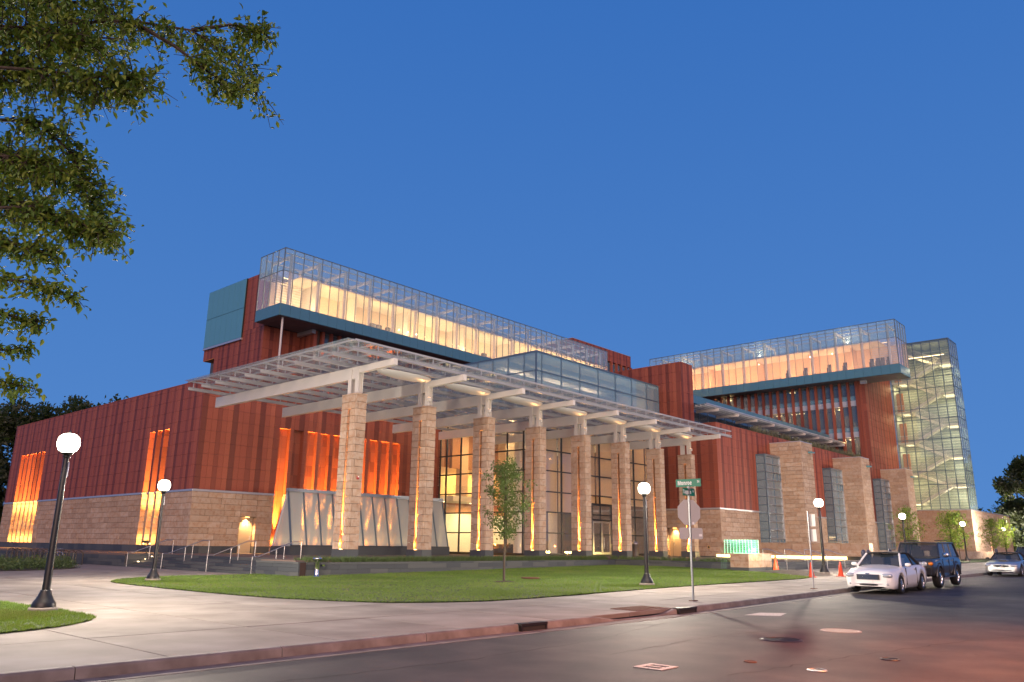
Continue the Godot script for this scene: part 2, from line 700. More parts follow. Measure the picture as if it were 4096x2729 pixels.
const LAWN := [[13.60, -33.0], [13.24, -28.64], [13.20, -25.46], [13.4, -21.83], [13.77, -20.14], [14.58, -18.19], [15.52, -17.25], [16.92, -16.62], [18.03, -16.42], [21.13, -16.36], [25.14, -16.40], [29.65, -16.25], [34.21, -15.85], [38.6, -15.55], [40.4, -16.2], [42.0, -18.2], [44.3, -20.9], [46.3, -24.5], [47.4, -32.4], [35.0, -32.45], [22.4, -32.45], [21.95, -34.0], [21.55, -35.86], [19.73, -36.06], [17.73, -36.29], [15.6, -35.3]]
const ISLAND := [[4.0, -24.5], [6.6, -24.4], [7.11, -23.77], [7.19, -22.75], [7.29, -21.9], [7.32, -20.68], [7.31, -19.51], [7.26, -18.64], [7.13, -17.97], [6.85, -17.51], [6.24, -16.85], [5.79, -16.56], [5.32, -16.34], [4.6, -16.25], [3.4, -17.5], [3.0, -21.0]]


func poly_of(list: Array, grow := 0.0) -> PackedVector2Array:
	var p := PackedVector2Array()
	for e in list:
		p.append(Vector2(e[0], e[1]))
	if grow != 0.0:
		return Geometry2D.offset_polygon(p, grow)[0]
	# rounded corners between the measured points
	return p


func smooth_poly(list: Array) -> PackedVector2Array:
	var p := poly_of(list)
	var r := PackedVector2Array()
	var n := p.size()
	for i in n:
		for k in 4:
			r.append(p[i].cubic_interpolate(p[(i + 1) % n], p[(i + n - 1) % n], p[(i + 2) % n], k / 4.0))
	return r


func build_ground() -> void:
	var land := put(self, "ground", sheet_mesh(PackedVector2Array([Vector2(-500, -800), Vector2(900, -800), Vector2(900, 500), Vector2(-500, 500)]), -0.32, 0.0), M.far_grass)
	struct(land, "grassy land around the building and streets")
	var road := put(self, "road", sheet_mesh(PackedVector2Array([Vector2(-60, -11.42), Vector2(260, -11.42), Vector2(260, 9), Vector2(-60, 9)]), -0.15, 0.0), M.asphalt)
	struct(road, "worn grey asphalt street running past the building")
	var base := put(self, "pavement_base", sheet_mesh(PackedVector2Array([Vector2(-30, -52), Vector2(130, -52), Vector2(130, -11.58), Vector2(-30, -11.58)]), -0.10, 0.0), M.soil)
	struct(base, "dark bedding under the pavement slabs")
	build_pavement()
	build_kerb()
	build_road_marks()
	var lawn_mesh := sheet_mesh(smooth_poly(LAWN), 0.035, 0.03)
	var lawn := put(self, "lawn", lawn_mesh, M.turf)
	struct(lawn, "lawn of mown grass between pavement and planter wall")
	var isl := put(self, "lawn", sheet_mesh(smooth_poly(ISLAND), 0.035, 0.03), M.turf)
	struct(isl, "small rounded grass island at the foot of the nearest street lamp")
	var far_lawn := put(self, "lawn", sheet_mesh(PackedVector2Array([Vector2(66, -19.2), Vector2(125, -19.2), Vector2(125, -24), Vector2(66, -24)]), 0.04, 0.03), M.turf)
	struct(far_lawn, "strip of grass with young trees along the far pavement")
	var big: PackedVector2Array = Geometry2D.offset_polygon(smooth_poly(LAWN), 0.05)[0]
	var small: PackedVector2Array = Geometry2D.offset_polygon(smooth_poly(ISLAND), 0.05)[0]
	blades("lawn_grass", "short green blades covering the lawn before the planter wall", big, 70000, 0.062, M.blade, 0.02, 0.0)
	blades("lawn_grass", "tufts of grass in varied patches, darkened like shadow streaks on the lawn", big, 40000, 0.070, M.blade_shaded, 0.02, 1.0)  # dark blade colour gives variety and stands for shadow streaks
	blades("lawn_grass", "dry pale tufts of grass in patches on the lawn", big, 18000, 0.055, M.blade_dry, 0.02, -1.0)
	blades("lawn_grass", "short blades on the grass island by the nearest street lamp", small, 12000, 0.062, M.blade, 0.02, 0.0)
	blades("lawn_grass", "darker and dry tufts on the grass island by the nearest street lamp", small, 6000, 0.068, M.blade_dry, 0.02, -1.0)


func tuft_mesh(h: float, n: int, w: float, spread: float) -> ArrayMesh:
	var st := stb()
	for i in n:
		var a := TAU * i / n + rng.randf() * 0.8
		var d := Vector3(cos(a), 0, sin(a))
		var s := Vector3(-d.z, 0, d.x) * w
		var hh := h * rng.randf_range(0.6, 1.0)
		var o := d * spread * rng.randf()
		for v in [o - s, o + s, o + d * hh * 0.35 + Vector3(0, hh, 0)]:
			st.add_vertex(v)
	return done(st)


func blades(n: String, label: String, poly: PackedVector2Array, count: int, h: float, m: Material, up: float, side: float) -> void:
	var mm := MultiMesh.new()
	mm.transform_format = MultiMesh.TRANSFORM_3D
	mm.mesh = tuft_mesh(h, 5, h * 0.09, h * 0.5)
	var lo := poly[0]
	var hi := poly[0]
	for p in poly:
		lo = lo.min(p)
		hi = hi.max(p)
	var list := []
	var patchy := FastNoiseLite.new()
	patchy.seed = 21
	patchy.frequency = 0.22
	patchy.fractal_octaves = 4
	while list.size() < count:
		var p := Vector2(rng.randf_range(lo.x, hi.x), rng.randf_range(lo.y, hi.y))
		if side != 0.0 and patchy.get_noise_2d(p.x, p.y) * side < rng.randf_range(-0.05, 0.35):
			continue
		if Geometry2D.is_point_in_polygon(p, poly):
			list.append(Transform3D(Basis(Vector3.UP, rng.randf() * TAU).scaled(Vector3.ONE * rng.randf_range(0.5, 1.35)), Vector3(p.x, gy(p.x) + up, p.y)))
	mm.instance_count = count
	for i in count:
		mm.set_instance_transform(i, list[i])
	var o := MultiMeshInstance3D.new()
	o.name = numbered(n)
	o.multimesh = mm
	o.material_override = m
	add_child(o)
	tag(o, label, "grass", "", "stuff")


func build_pavement() -> void:
	var pave := Node3D.new()
	pave.name = "pavement"
	add_child(pave)
	struct(pave, "pale concrete pavement slabs at the street corner and along the street")
	var mats := [M.concrete, M.concrete_b, M.concrete_c]
	var slabs := []
	var x := -12.0
	while x < 21.6:                       # the wide plaza on the left
		var w := minf(2.95, 21.68 - x)
		var z := -11.56
		while z > -56.0:
			slabs.append([x, x + w, z - 3.0, z])
			z -= 3.0
		x += 2.95
	x = 21.68
	while x < 126.0:                      # the pavement along the street
		var w := 2.95
		var z := -11.56
		for d in [1.7, 1.7, 1.7, 2.1, 2.1]:
			if z - d < -19.4 and x > 66.0:
				break
			slabs.append([x, x + w, z - d, z])
			z -= d
		x += 2.95
	var most := 300
	slabs.sort_custom(func(a, b): return absf(a[0]) + absf(a[3]) < absf(b[0]) + absf(b[3]))
	for i in slabs.size():
		var s: Array = slabs[i]
		var g := 0.022
		var a := Vector3(s[0] + g, 0, s[2] + g)
		var b := Vector3(s[1], 0, s[3])
		var dy := rng.randf_range(-0.003, 0.003)
		var y0 := gy(a.x) + dy
		var y1 := gy(b.x) + dy
		var st := stb()
		var e := 0.012
		var p := [Vector3(a.x, y0 - e, a.z), Vector3(b.x, y1 - e, a.z), Vector3(b.x, y1 - e, b.z), Vector3(a.x, y0 - e, b.z)]
		var q := [Vector3(a.x + e, y0, a.z + e), Vector3(b.x - e, y1, a.z + e), Vector3(b.x - e, y1, b.z - e), Vector3(a.x + e, y0, b.z - e)]
		quad(st, q[0], q[1], q[2], q[3])
		for k in 4:
			var k2 := (k + 1) % 4
			quad(st, q[k2], q[k], p[k], p[k2])
			quad(st, p[k2], p[k], p[k] - Vector3(0, 0.09, 0), p[k2] - Vector3(0, 0.09, 0))
		put(pave, "slab", done(st), mats[rng.randi_range(0, 2)])
	# plate of bumps where the pavement dips to the street
	var tp := thing("tactile_plate", "dark red tactile paving plate at the dropped kerb", "paving plate", Vector3(18.7, 0.0, -11.98))
	var st2 := stb()
	box_into(st2, Vector3(0, 0.010, -0.05), Vector3(1.5, 0.02, 0.85))
	for i in 24:
		for k in 13:
			box_into(st2, Vector3(-0.71 + i * 0.062, 0.024, -0.43 + k * 0.062), Vector3(0.03, 0.012, 0.03))
	put(tp, "plate", done(st2), M.rust)


func build_kerb() -> void:
	var kerb := Node3D.new()
	kerb.name = "kerb"
	add_child(kerb)
	struct(kerb, "concrete kerb stones and gutter between pavement and street")
	var x := -20.0
	var stops := []
	while x < 125.0:
		stops.append([x, x + 3.05])
		x += 3.05
	for s in stops:
		var a: float = s[0] + 0.01
		var b: float = s[1] - 0.005
		var st := stb()
		var n := 8
		st.set_smooth_group(0)
		for i in n:
			var u0 := lerpf(a, b, float(i) / n)
			var u1 := lerpf(a, b, float(i + 1) / n)
			var r0 := kerb_ring(u0)
			var r1 := kerb_ring(u1)
			for k in r0.size() - 1:
				quad(st, r0[k], r0[k + 1], r1[k + 1], r1[k])
		st.set_smooth_group(-1)
		var e0 := kerb_ring(a)
		var e1 := kerb_ring(b)
		for k in range(1, e0.size() - 1):
			for v in [e0[0], e0[k + 1], e0[k], e1[0], e1[k], e1[k + 1]]:
				st.add_vertex(v)
		put(kerb, "kerb_stone", done(st), M.kerb_stone)
		var st2 := stb()
		quad(st2, Vector3(a, gy(a) - 0.144, -11.42), Vector3(b, gy(b) - 0.144, -11.42), Vector3(b, gy(b) - 0.144, -11.0), Vector3(a, gy(a) - 0.144, -11.0))
		quad(st2, Vector3(a, gy(a) - 0.144, -11.0), Vector3(b, gy(b) - 0.144, -11.0), Vector3(b, gy(b) - 0.17, -11.0), Vector3(a, gy(a) - 0.17, -11.0))
		put(kerb, "gutter_slab", done(st2), M.gutter)
	# two street drains let into the kerb
	for d in [[13.1, 13.95, "rusty kerb drain with a long open mouth, left of the dropped kerb"], [19.55, 20.5, "dark kerb drain with pale top, right of the dropped kerb"]]:
		var t := thing("kerb_drain", d[2], "drain", Vector3((d[0] + d[1]) * 0.5, gy(d[0]) - 0.15, -11.4), "street drains")
		var l: float = d[1] - d[0]
		var st := stb()
		box_into(st, Vector3(0, 0.135, -0.02), Vector3(l, 0.05, 0.22))
		box_into(st, Vector3(-l * 0.5 + 0.03, 0.06, 0.0), Vector3(0.06, 0.11, 0.16))
		box_into(st, Vector3(l * 0.5 - 0.03, 0.06, 0.0), Vector3(0.06, 0.11, 0.16))
		put(t, "frame", done(st), M.iron)
		bx(t, "mouth", origin(t) + Vector3(0, 0.06, 0.015), Vector3(l - 0.12, 0.10, 0.1), M.crack)


func kerb_ring(x: float) -> Array:
	var y := gy(x)
	var dip := smoothstep(15.6, 16.9, x) * (1.0 - smoothstep(18.7, 19.7, x))
	var top := y - 0.125 * dip + 0.004
	return [Vector3(x, y - 0.16, -11.56), Vector3(x, top, -11.56), Vector3(x, top, -11.46), Vector3(x, top - 0.006 * (1 - dip), -11.432), Vector3(x, top - 0.02 * (1 - dip), -11.412), Vector3(x, top - 0.04 * (1 - dip), -11.402), Vector3(x, y - 0.16, -11.39)]


func build_road_marks() -> void:
	var yr := -0.15
	for d in [[7.13, -7.89, 0.42, "dark manhole cover with rusty rim, lowest in the frame", M.iron, M.rust], [18.6, -6.75, 0.42, "large pale worn manhole cover in the middle of the street", M.iron_pale, M.iron_pale], [15.9, -6.95, 0.40, "dark ribbed drain cover left of the pale manhole cover", M.iron, M.iron], [12.4, -4.9, 0.14, "small round valve cover with pale ring on the asphalt", M.iron, M.galvanised], [14.5, -4.5, 0.15, "small dark valve cover right of the other valve cover", M.iron, M.iron], [12.5, -6.0, 0.10, "little rusty round cap left in the street", M.rust, M.rust]]:
		var t := thing("manhole_cover", d[3], "manhole", Vector3(d[0], yr + gy(d[0]), d[1]), "covers in the street")
		var r: float = d[2]
		put(t, "rim", lathe([[r * 0.86, 0.004], [r * 0.86, 0.016], [r, 0.014], [r * 1.04, 0.002]], 36), d[5])
		var st := stb()
		box_into(st, Vector3(0, 0.003, 0), Vector3(r * 1.15, 0.006, r * 1.15))
		for i in 13:
			var u := lerpf(-0.8, 0.8, i / 12.0) * r
			var hw := sqrt(maxf(0.0, r * r * 0.7 - u * u))
			box_into(st, Vector3(u, 0.006, 0), Vector3(r * 0.07, 0.009, hw * 2.0))
		put(t, "grate", done(st), d[4])
		put(t, "lid", lathe([[0.0, 0.007], [r * 0.86, 0.006]], 32), d[4])
	var w := thing("road_marker", "white square painted marker on the asphalt", "road marker", Vector3(10.9, yr + 0.004, -6.75))
	var st := stb()
	for s in [[0, -0.2, 0.5, 0.09], [0, 0.2, 0.5, 0.09], [-0.2, 0, 0.09, 0.3], [0.2, 0, 0.09, 0.3], [0.0, 0, 0.07, 0.28]]:
		box_into(st, Vector3(s[0], 0.004, s[1]), Vector3(s[2], 0.008, s[3]))
	put(w, "frame", done(st), M.road_paint)
	var line := put(self, "road_line", sheet_mesh(PackedVector2Array([Vector2(20.6, -10.0), Vector2(21.6, -10.0), Vector2(22.0, -9.4), Vector2(21.1, -9.2)]), yr + 0.004, 0.0), M.road_paint)
	struct(line, "worn white painted line end near the kerb")
	# tar-dark cracks wandering over the asphalt
	for c in [[[15.5, -10.6], [19.5, -9.9], [24, -9.0], [30, -7.5], [40, -6.2]], [[11.5, -8.0], [15, -8.2], [20, -7.6], [25, -5.5], [30, -3.9]], [[11.0, -5.6], [15.0, -5.0], [18.5, -4.3], [23, -2.6]], [[16, -4.9], [16.4, -4.0], [16.1, -3.0], [16.5, -2.0]], [[26, -8.7], [26.6, -7.5], [28.5, -6.7], [31, -6.5]], [[5.0, -9.6], [9.0, -9.2], [13.0, -9.4], [17.5, -10.4]]]:
		var st2 := stb()
		var prev := Vector3.ZERO
		var pw := 0.0
		var first := true
		var pts := PackedVector2Array()
		for i in c.size() - 1:
			var a := Vector2(c[i][0], c[i][1])
			var b := Vector2(c[i + 1][0], c[i + 1][1])
			for k in 14:
				pts.append(a.lerp(b, k / 14.0) + Vector2(rng.randf_range(-0.05, 0.05), rng.randf_range(-0.06, 0.06)))
		for p in pts:
			var v := Vector3(p.x, yr + gy(p.x) + 0.003, p.y)
			var ww := rng.randf_range(0.005, 0.018)
			if not first:
				quad(st2, prev - Vector3(0, 0, pw), v - Vector3(0, 0, ww), v + Vector3(0, 0, ww), prev + Vector3(0, 0, pw))
			prev = v
			pw = ww
			first = false
		var o := put(self, "road_crack", done(st2), M.crack)
		struct(o, "thin dark crack across the asphalt")


# ------------------------------------------------------------------ terrace, steps and planter

func granite_wall(n: String, label: String, axis: String, plane: float, u0: float, u1: float, y0: float, y1: float, thick: float, cope := 0.0) -> Node3D:
	var o: Node3D
	var at := Vector3((u0 + u1) * 0.5, y0, plane) if axis == "z" else Vector3(plane, y0, (u0 + u1) * 0.5)
	o = thing(n, label, "wall", at)
	var core_a: Vector3
	var core_b: Vector3
	if axis == "z":
		core_a = Vector3(u0, y0 - 0.3, plane - thick)
		core_b = Vector3(u1, y1 - 0.03, plane - 0.08)
	else:
		core_a = Vector3(plane + 0.08, y0 - 0.3, u0)
		core_b = Vector3(plane + thick, y1 - 0.03, u1)
	bx2(o, "core", core_a, core_b, M.joint)
	var out := []
	clad(out, axis, plane, u0, u1, y0 - 0.15, y1 - cope, 0.2, ASHLAR, [], 0.08, 0.008, true, 0.004, 4)
	commit_pieces(o, "stone_block", "stone_rows", out, granite_mats, granite_colors, 120, M.granite_rest)
	if cope > 0.0:
		var u := u0
		while u < u1 - 0.05:
			var v := minf(u + 1.6, u1)
			if axis == "z":
				piece(o, "coping_stone", Vector3((u + v) * 0.5, y1 - cope * 0.5, plane - thick * 0.5 + 0.012), Vector3(v - u - 0.008, cope, thick + 0.024), granite_mats[rng.randi_range(1, 3)])
			else:
				piece(o, "coping_stone", Vector3(plane + thick * 0.5 - 0.012, y1 - cope * 0.5, (u + v) * 0.5), Vector3(thick + 0.024, cope, v - u - 0.008), granite_mats[rng.randi_range(1, 3)])
			u = v
	return o


func build_terrace() -> void:
	# paved deck in three pieces: behind the left steps, behind the planter, and before the bench wall
	var deck := bx2(self, "terrace", Vector3(24.0, TERRACE - 0.3, -54.0), Vector3(68.0, TERRACE, -33.9), M.paver)
	struct(deck, "dark paved terrace under the portico")
	var deck2 := bx2(self, "terrace", Vector3(21.9, TERRACE - 0.9, -93.5), Vector3(27.2, TERRACE - 0.004, -51.2), M.paver)
	struct(deck2, "paved terrace strip along the left wing")
	var deck3 := bx2(self, "terrace", Vector3(47.9, TERRACE - 0.3, -33.9), Vector3(68.0, TERRACE - 0.002, -22.0), M.paver)
	struct(deck3, "paved terrace before the bench wall")
	var deck4 := bx2(self, "terrace", Vector3(21.9, TERRACE - 0.6, -36.0), Vector3(24.0, TERRACE - 0.003, -33.0), M.paver)
	struct(deck4, "paved terrace corner beside the left steps")
	granite_wall("retaining_wall", "long low grey stone wall behind the bicycle stands", "x", 21.7, -93.0, -51.1, 0.0, TERRACE - 0.09, 0.3, 0.0)
	granite_wall("cheek_wall", "short grey stone wall ending the left steps, next to the drinking fountain", "x", 21.75, -36.15, -32.5, 0.0, 0.71, 0.4, 0.09)
	granite_wall("planter_wall", "long low grey stone planter wall behind the lawn", "z", -32.5, 22.16, 47.6, 0.1, 0.68, 0.35, 0.09)
	granite_wall("planter_wall", "dark grey planter wall leading back from the glass sign", "x", 47.6, -32.85, -22.3, 0.25, 0.72, 0.35, 0.09)
	var soil := bx2(self, "planter_soil", Vector3(22.15, 0.2, -33.9), Vector3(47.6, 0.60, -32.8), M.soil)
	struct(soil, "soil of the long planter")
	var step_wall := bx2(self, "terrace_edge", Vector3(22.15, 0.3, -33.98), Vector3(47.9, TERRACE - 0.006, -33.86), granite_mats[0])
	struct(step_wall, "dark edge of the terrace behind the planter")
	# left steps: five risers climbing towards +x
	var steps := thing("steps", "wide flight of grey stone steps left of the planter", "steps", Vector3(21.7, 0, -43.5))
	for i in 5:
		var x0 := 21.7 + i * 0.46
		var z := -51.0
		while z < -36.2:
			var z1 := minf(z + 1.85, -36.15)
			piece(steps, "step_block", Vector3((x0 + 24.05) * 0.5, (i + 0.5) * 0.154 - 0.002, (z + z1) * 0.5), Vector3(24.05 - x0, 0.150, z1 - z - 0.012), granite_mats[rng.randi_range(1, 3)])
			z = z1
	bx2(steps, "bed", Vector3(22.2, -0.2, -51.0), Vector3(24.0, 0.14, -36.2), M.joint)
	# cheek wall at the far end with three step lights
	var ck := granite_wall("cheek_wall", "stone end wall of the left steps with three small step lights", "z", -50.95, 21.75, 24.2, 0.0, TERRACE + 0.02, 0.25, 0.0)
	for p in [[22.47, 0.27], [22.88, 0.41], [23.28, 0.57]]:
		step_light(ck, Vector3(p[0], p[1], -50.93), Vector3(0, 0, 1))
	for z in [-50.6, -46.0, -40.8, -36.35]:
		handrail(["bent steel handrail at the far left end of the left steps", "second steel handrail from the left on the left steps", "third steel handrail from the left on the left steps", "steel handrail of the left steps next to the planter"][[-50.6, -46.0, -40.8, -36.35].find(z)], [Vector3(21.62, 0, z), Vector3(21.62, 0.88, z), Vector3(21.95, 0.88, z), Vector3(23.95, 1.63, z), Vector3(24.4, 1.63, z), Vector3(24.4, TERRACE, z)], [[Vector3(22.95, 1.255, z), 0.46], [Vector3(23.4, 1.42, z), 0.62]])
	# right steps: three risers descending to the street
	var rs := thing("steps", "low flight of grey stone steps beside the glass sign", "steps", Vector3(57.0, 0.3, -21.2))
	for i in 3:
		var z1 := -20.7 - i * 0.42
		var x := 48.1
		while x < 67.6:
			var x1 := minf(x + 2.1, 67.7)
			var y1 := 0.32 + (i + 1) * 0.15 - 0.002
			piece(rs, "step_block", Vector3((x + x1) * 0.5, y1 - 0.16, (z1 - 22.6) * 0.5), Vector3(x1 - x - 0.012, 0.32, z1 + 22.6), granite_mats[rng.randi_range(1, 3)])
			x = x1
	for k in 4:
		var x: float = [48.5, 51.8, 55.1, 58.4][k]
		handrail(["steel handrail of the right steps right behind the glass sign", "second steel handrail of the right steps counted from the glass sign", "third steel handrail of the right steps counted from the glass sign", "steel handrail of the right steps farthest from the glass sign"][k], [Vector3(x, 0.33, -20.5), Vector3(x, 1.22, -20.5), Vector3(x, 1.22, -20.65), Vector3(x, 1.55, -21.65), Vector3(x, 1.55, -22.0), Vector3(x, TERRACE, -22.0)], [])


func step_light(par: Node, p: Vector3, dir: Vector3) -> void:
	var o := put(par, "step_light", lathe([[0.0, 0.03], [0.05, 0.028], [0.065, 0.0]], 14), M.star_glow, p - origin(par))
	o.rotation = Vector3(PI / 2, 0, 0) if absf(dir.z) > 0.5 else Vector3(0, 0, PI / 2)
	omni(par, "step_lamp", p + dir * 0.12, Color(1, 0.85, 0.65), 0.5, 0.05)


func handrail(label: String, pts: Array, mids: Array) -> void:
	var t := thing("handrail", label, "handrail", pts[0], "steel handrails on the steps")
	var st := stb()
	var path := []
	for i in range(1, pts.size() - 1):
		path.append(pts[i] - pts[0])
	var rr := []
	for p in path:
		rr.append(0.024)
	tube_into(st, path, rr, 8)
	put(t, "rail", done(st), M.steel)
	put(t, "post", tube_mesh([Vector3.ZERO, pts[1] - pts[0]], [0.024, 0.024], 8), M.steel)
	put(t, "post", tube_mesh([pts[pts.size() - 1] - pts[0], pts[pts.size() - 2] - pts[0]], [0.024, 0.024], 8), M.steel)
	for m in mids:
		put(t, "post", tube_mesh([Vector3(m[0].x, m[1] - 0.15, m[0].z) - pts[0], m[0] - pts[0]], [0.02, 0.02], 8), M.steel)


# ------------------------------------------------------------------ left wing

const WX := 26.75
const WZ := -53.5
const WTOP := 12.9
const NICHE_LIGHT := Color(1.0, 0.68, 0.28)


func niche(par: Node, axis: String, plane: float, u0: float, u1: float, y0: float, y1: float, ystone: float, lit: bool, energy: float, color: Color) -> void:
	# lining of a tall recess, and the lamp at its foot
	var d := 0.42
	var t := 0.03
	var y := y0
	var row := 0.415
	while y < y1 - 0.02:
		var stone := y < ystone - 0.05
		row = 0.415 if stone else 0.83
		var yy := minf(y + row, y1)
		if stone:
			yy = minf(yy, ystone)
		var cols := [[u0, u1]]
		if not stone:
			cols = [[u0, lerpf(u0, u1, 0.52)], [lerpf(u0, u1, 0.52), u1]]
		for c in cols:
			var m: Material = stone_mats[rng.randi_range(0, 5)] if stone else tile_mats[rng.randi_range(1, 4)]
			var w: float = c[1] - c[0] - 0.012
			var uc: float = (c[0] + c[1]) * 0.5
			var yc := (y + yy) * 0.5
			var n := "niche_stone" if stone else "niche_tile"
			if axis == "z":
				piece(par, n, Vector3(uc, yc, plane - d + t * 0.5), Vector3(w, yy - y - 0.012, t), m)
			else:
				piece(par, n, Vector3(plane + d - t * 0.5, yc, uc), Vector3(t, yy - y - 0.012, w), m)
		y = yy
	var um := (u0 + u1) * 0.5
	if lit:
		var at := Vector3(um, y0 + 0.10, plane - 0.14) if axis == "z" else Vector3(plane + 0.14, y0 + 0.10, um)
		var aim := Vector3(um, y1, plane - 0.40) if axis == "z" else Vector3(plane + 0.40, y1, um)
		var s := Vector3(0.3, 0.05, 0.08) if axis == "z" else Vector3(0.08, 0.05, 0.3)
		bx(par, "uplight", at - Vector3(0, 0.06, 0), s, M.amber_glow)
		spot(par, "niche_lamp", at + Vector3(0, 0.05, 0), aim, color, energy, 11.0, 0.04)
		omni(par, "niche_glow", at + Vector3(0, 0.25, 0), color, energy * 0.0016, 0.05)


func cladding_wall(par: Node3D, wall: Node, axis: String, plane: float, u0: float, u1: float, ground: float, holes: Array, ystone: float, ytop: float, most_tiles: int, most_stones: int, niches_y0 := 1.26) -> void:
	var tiles := []
	clad(tiles, axis, plane, u0, u1, ystone + 0.15, ytop, 0.83, TILE, holes, 0.42, 0.014, false, 0.006, 5)
	commit_pieces(wall, "terracotta_tile", "terracotta_tiles", tiles, tile_mats, tile_colors, most_tiles, M.terracotta_rest)
	if ystone > ground:
		var stones := []
		clad(stones, axis, plane, u0, u1, ground, ystone, 0.415, ASHLAR, holes, 0.42, 0.018, true, 0.008, 6)
		commit_pieces(wall, "stone_block", "stone_blocks", stones, stone_mats, stone_colors, most_stones, M.sandstone_rest)
	# metal strip between stone and terracotta
	var runs := [[u0, u1]]
	for h in holes:
		if h[2] < ystone and h[3] > ystone:
			var next := []
			for r in runs:
				if h[0] >= r[1] or h[1] <= r[0]:
					next.append(r)
				else:
					next.append([r[0], h[0]])
					next.append([h[1], r[1]])
			runs = next
	for r in runs:
		if r[1] - r[0] < 0.02 or ystone <= ground:
			continue
		if axis == "z":
			bx2(wall, "metal_strip", Vector3(r[0], ystone + 0.005, plane - 0.3), Vector3(r[1], ystone + 0.145, plane + 0.045), M.flashing)
		else:
			bx2(wall, "metal_strip", Vector3(plane - 0.045, ystone + 0.005, r[0]), Vector3(plane + 0.3, ystone + 0.145, r[1]), M.flashing)
	if axis == "z":
		bx2(wall, "coping", Vector3(u0, ytop, plane - 0.5), Vector3(u1, ytop + 0.06, plane + 0.02), M.terracotta_3)
	else:
		bx2(wall, "coping", Vector3(plane - 0.02, ytop, u0), Vector3(plane + 0.5, ytop + 0.06, u1), M.terracotta_3)


func plinth(par: Node, axis: String, plane: float, u0: float, u1: float, y0: float, y1: float) -> void:
	var out := []
	clad(out, axis, plane, u0, u1, y0, y1, 0.6, ASHLAR, [], 0.45, 0.01, true, 0.004, 4)
	commit_pieces(par, "granite_block", "granite_blocks", out, granite_mats, granite_colors, 60, M.granite_rest)


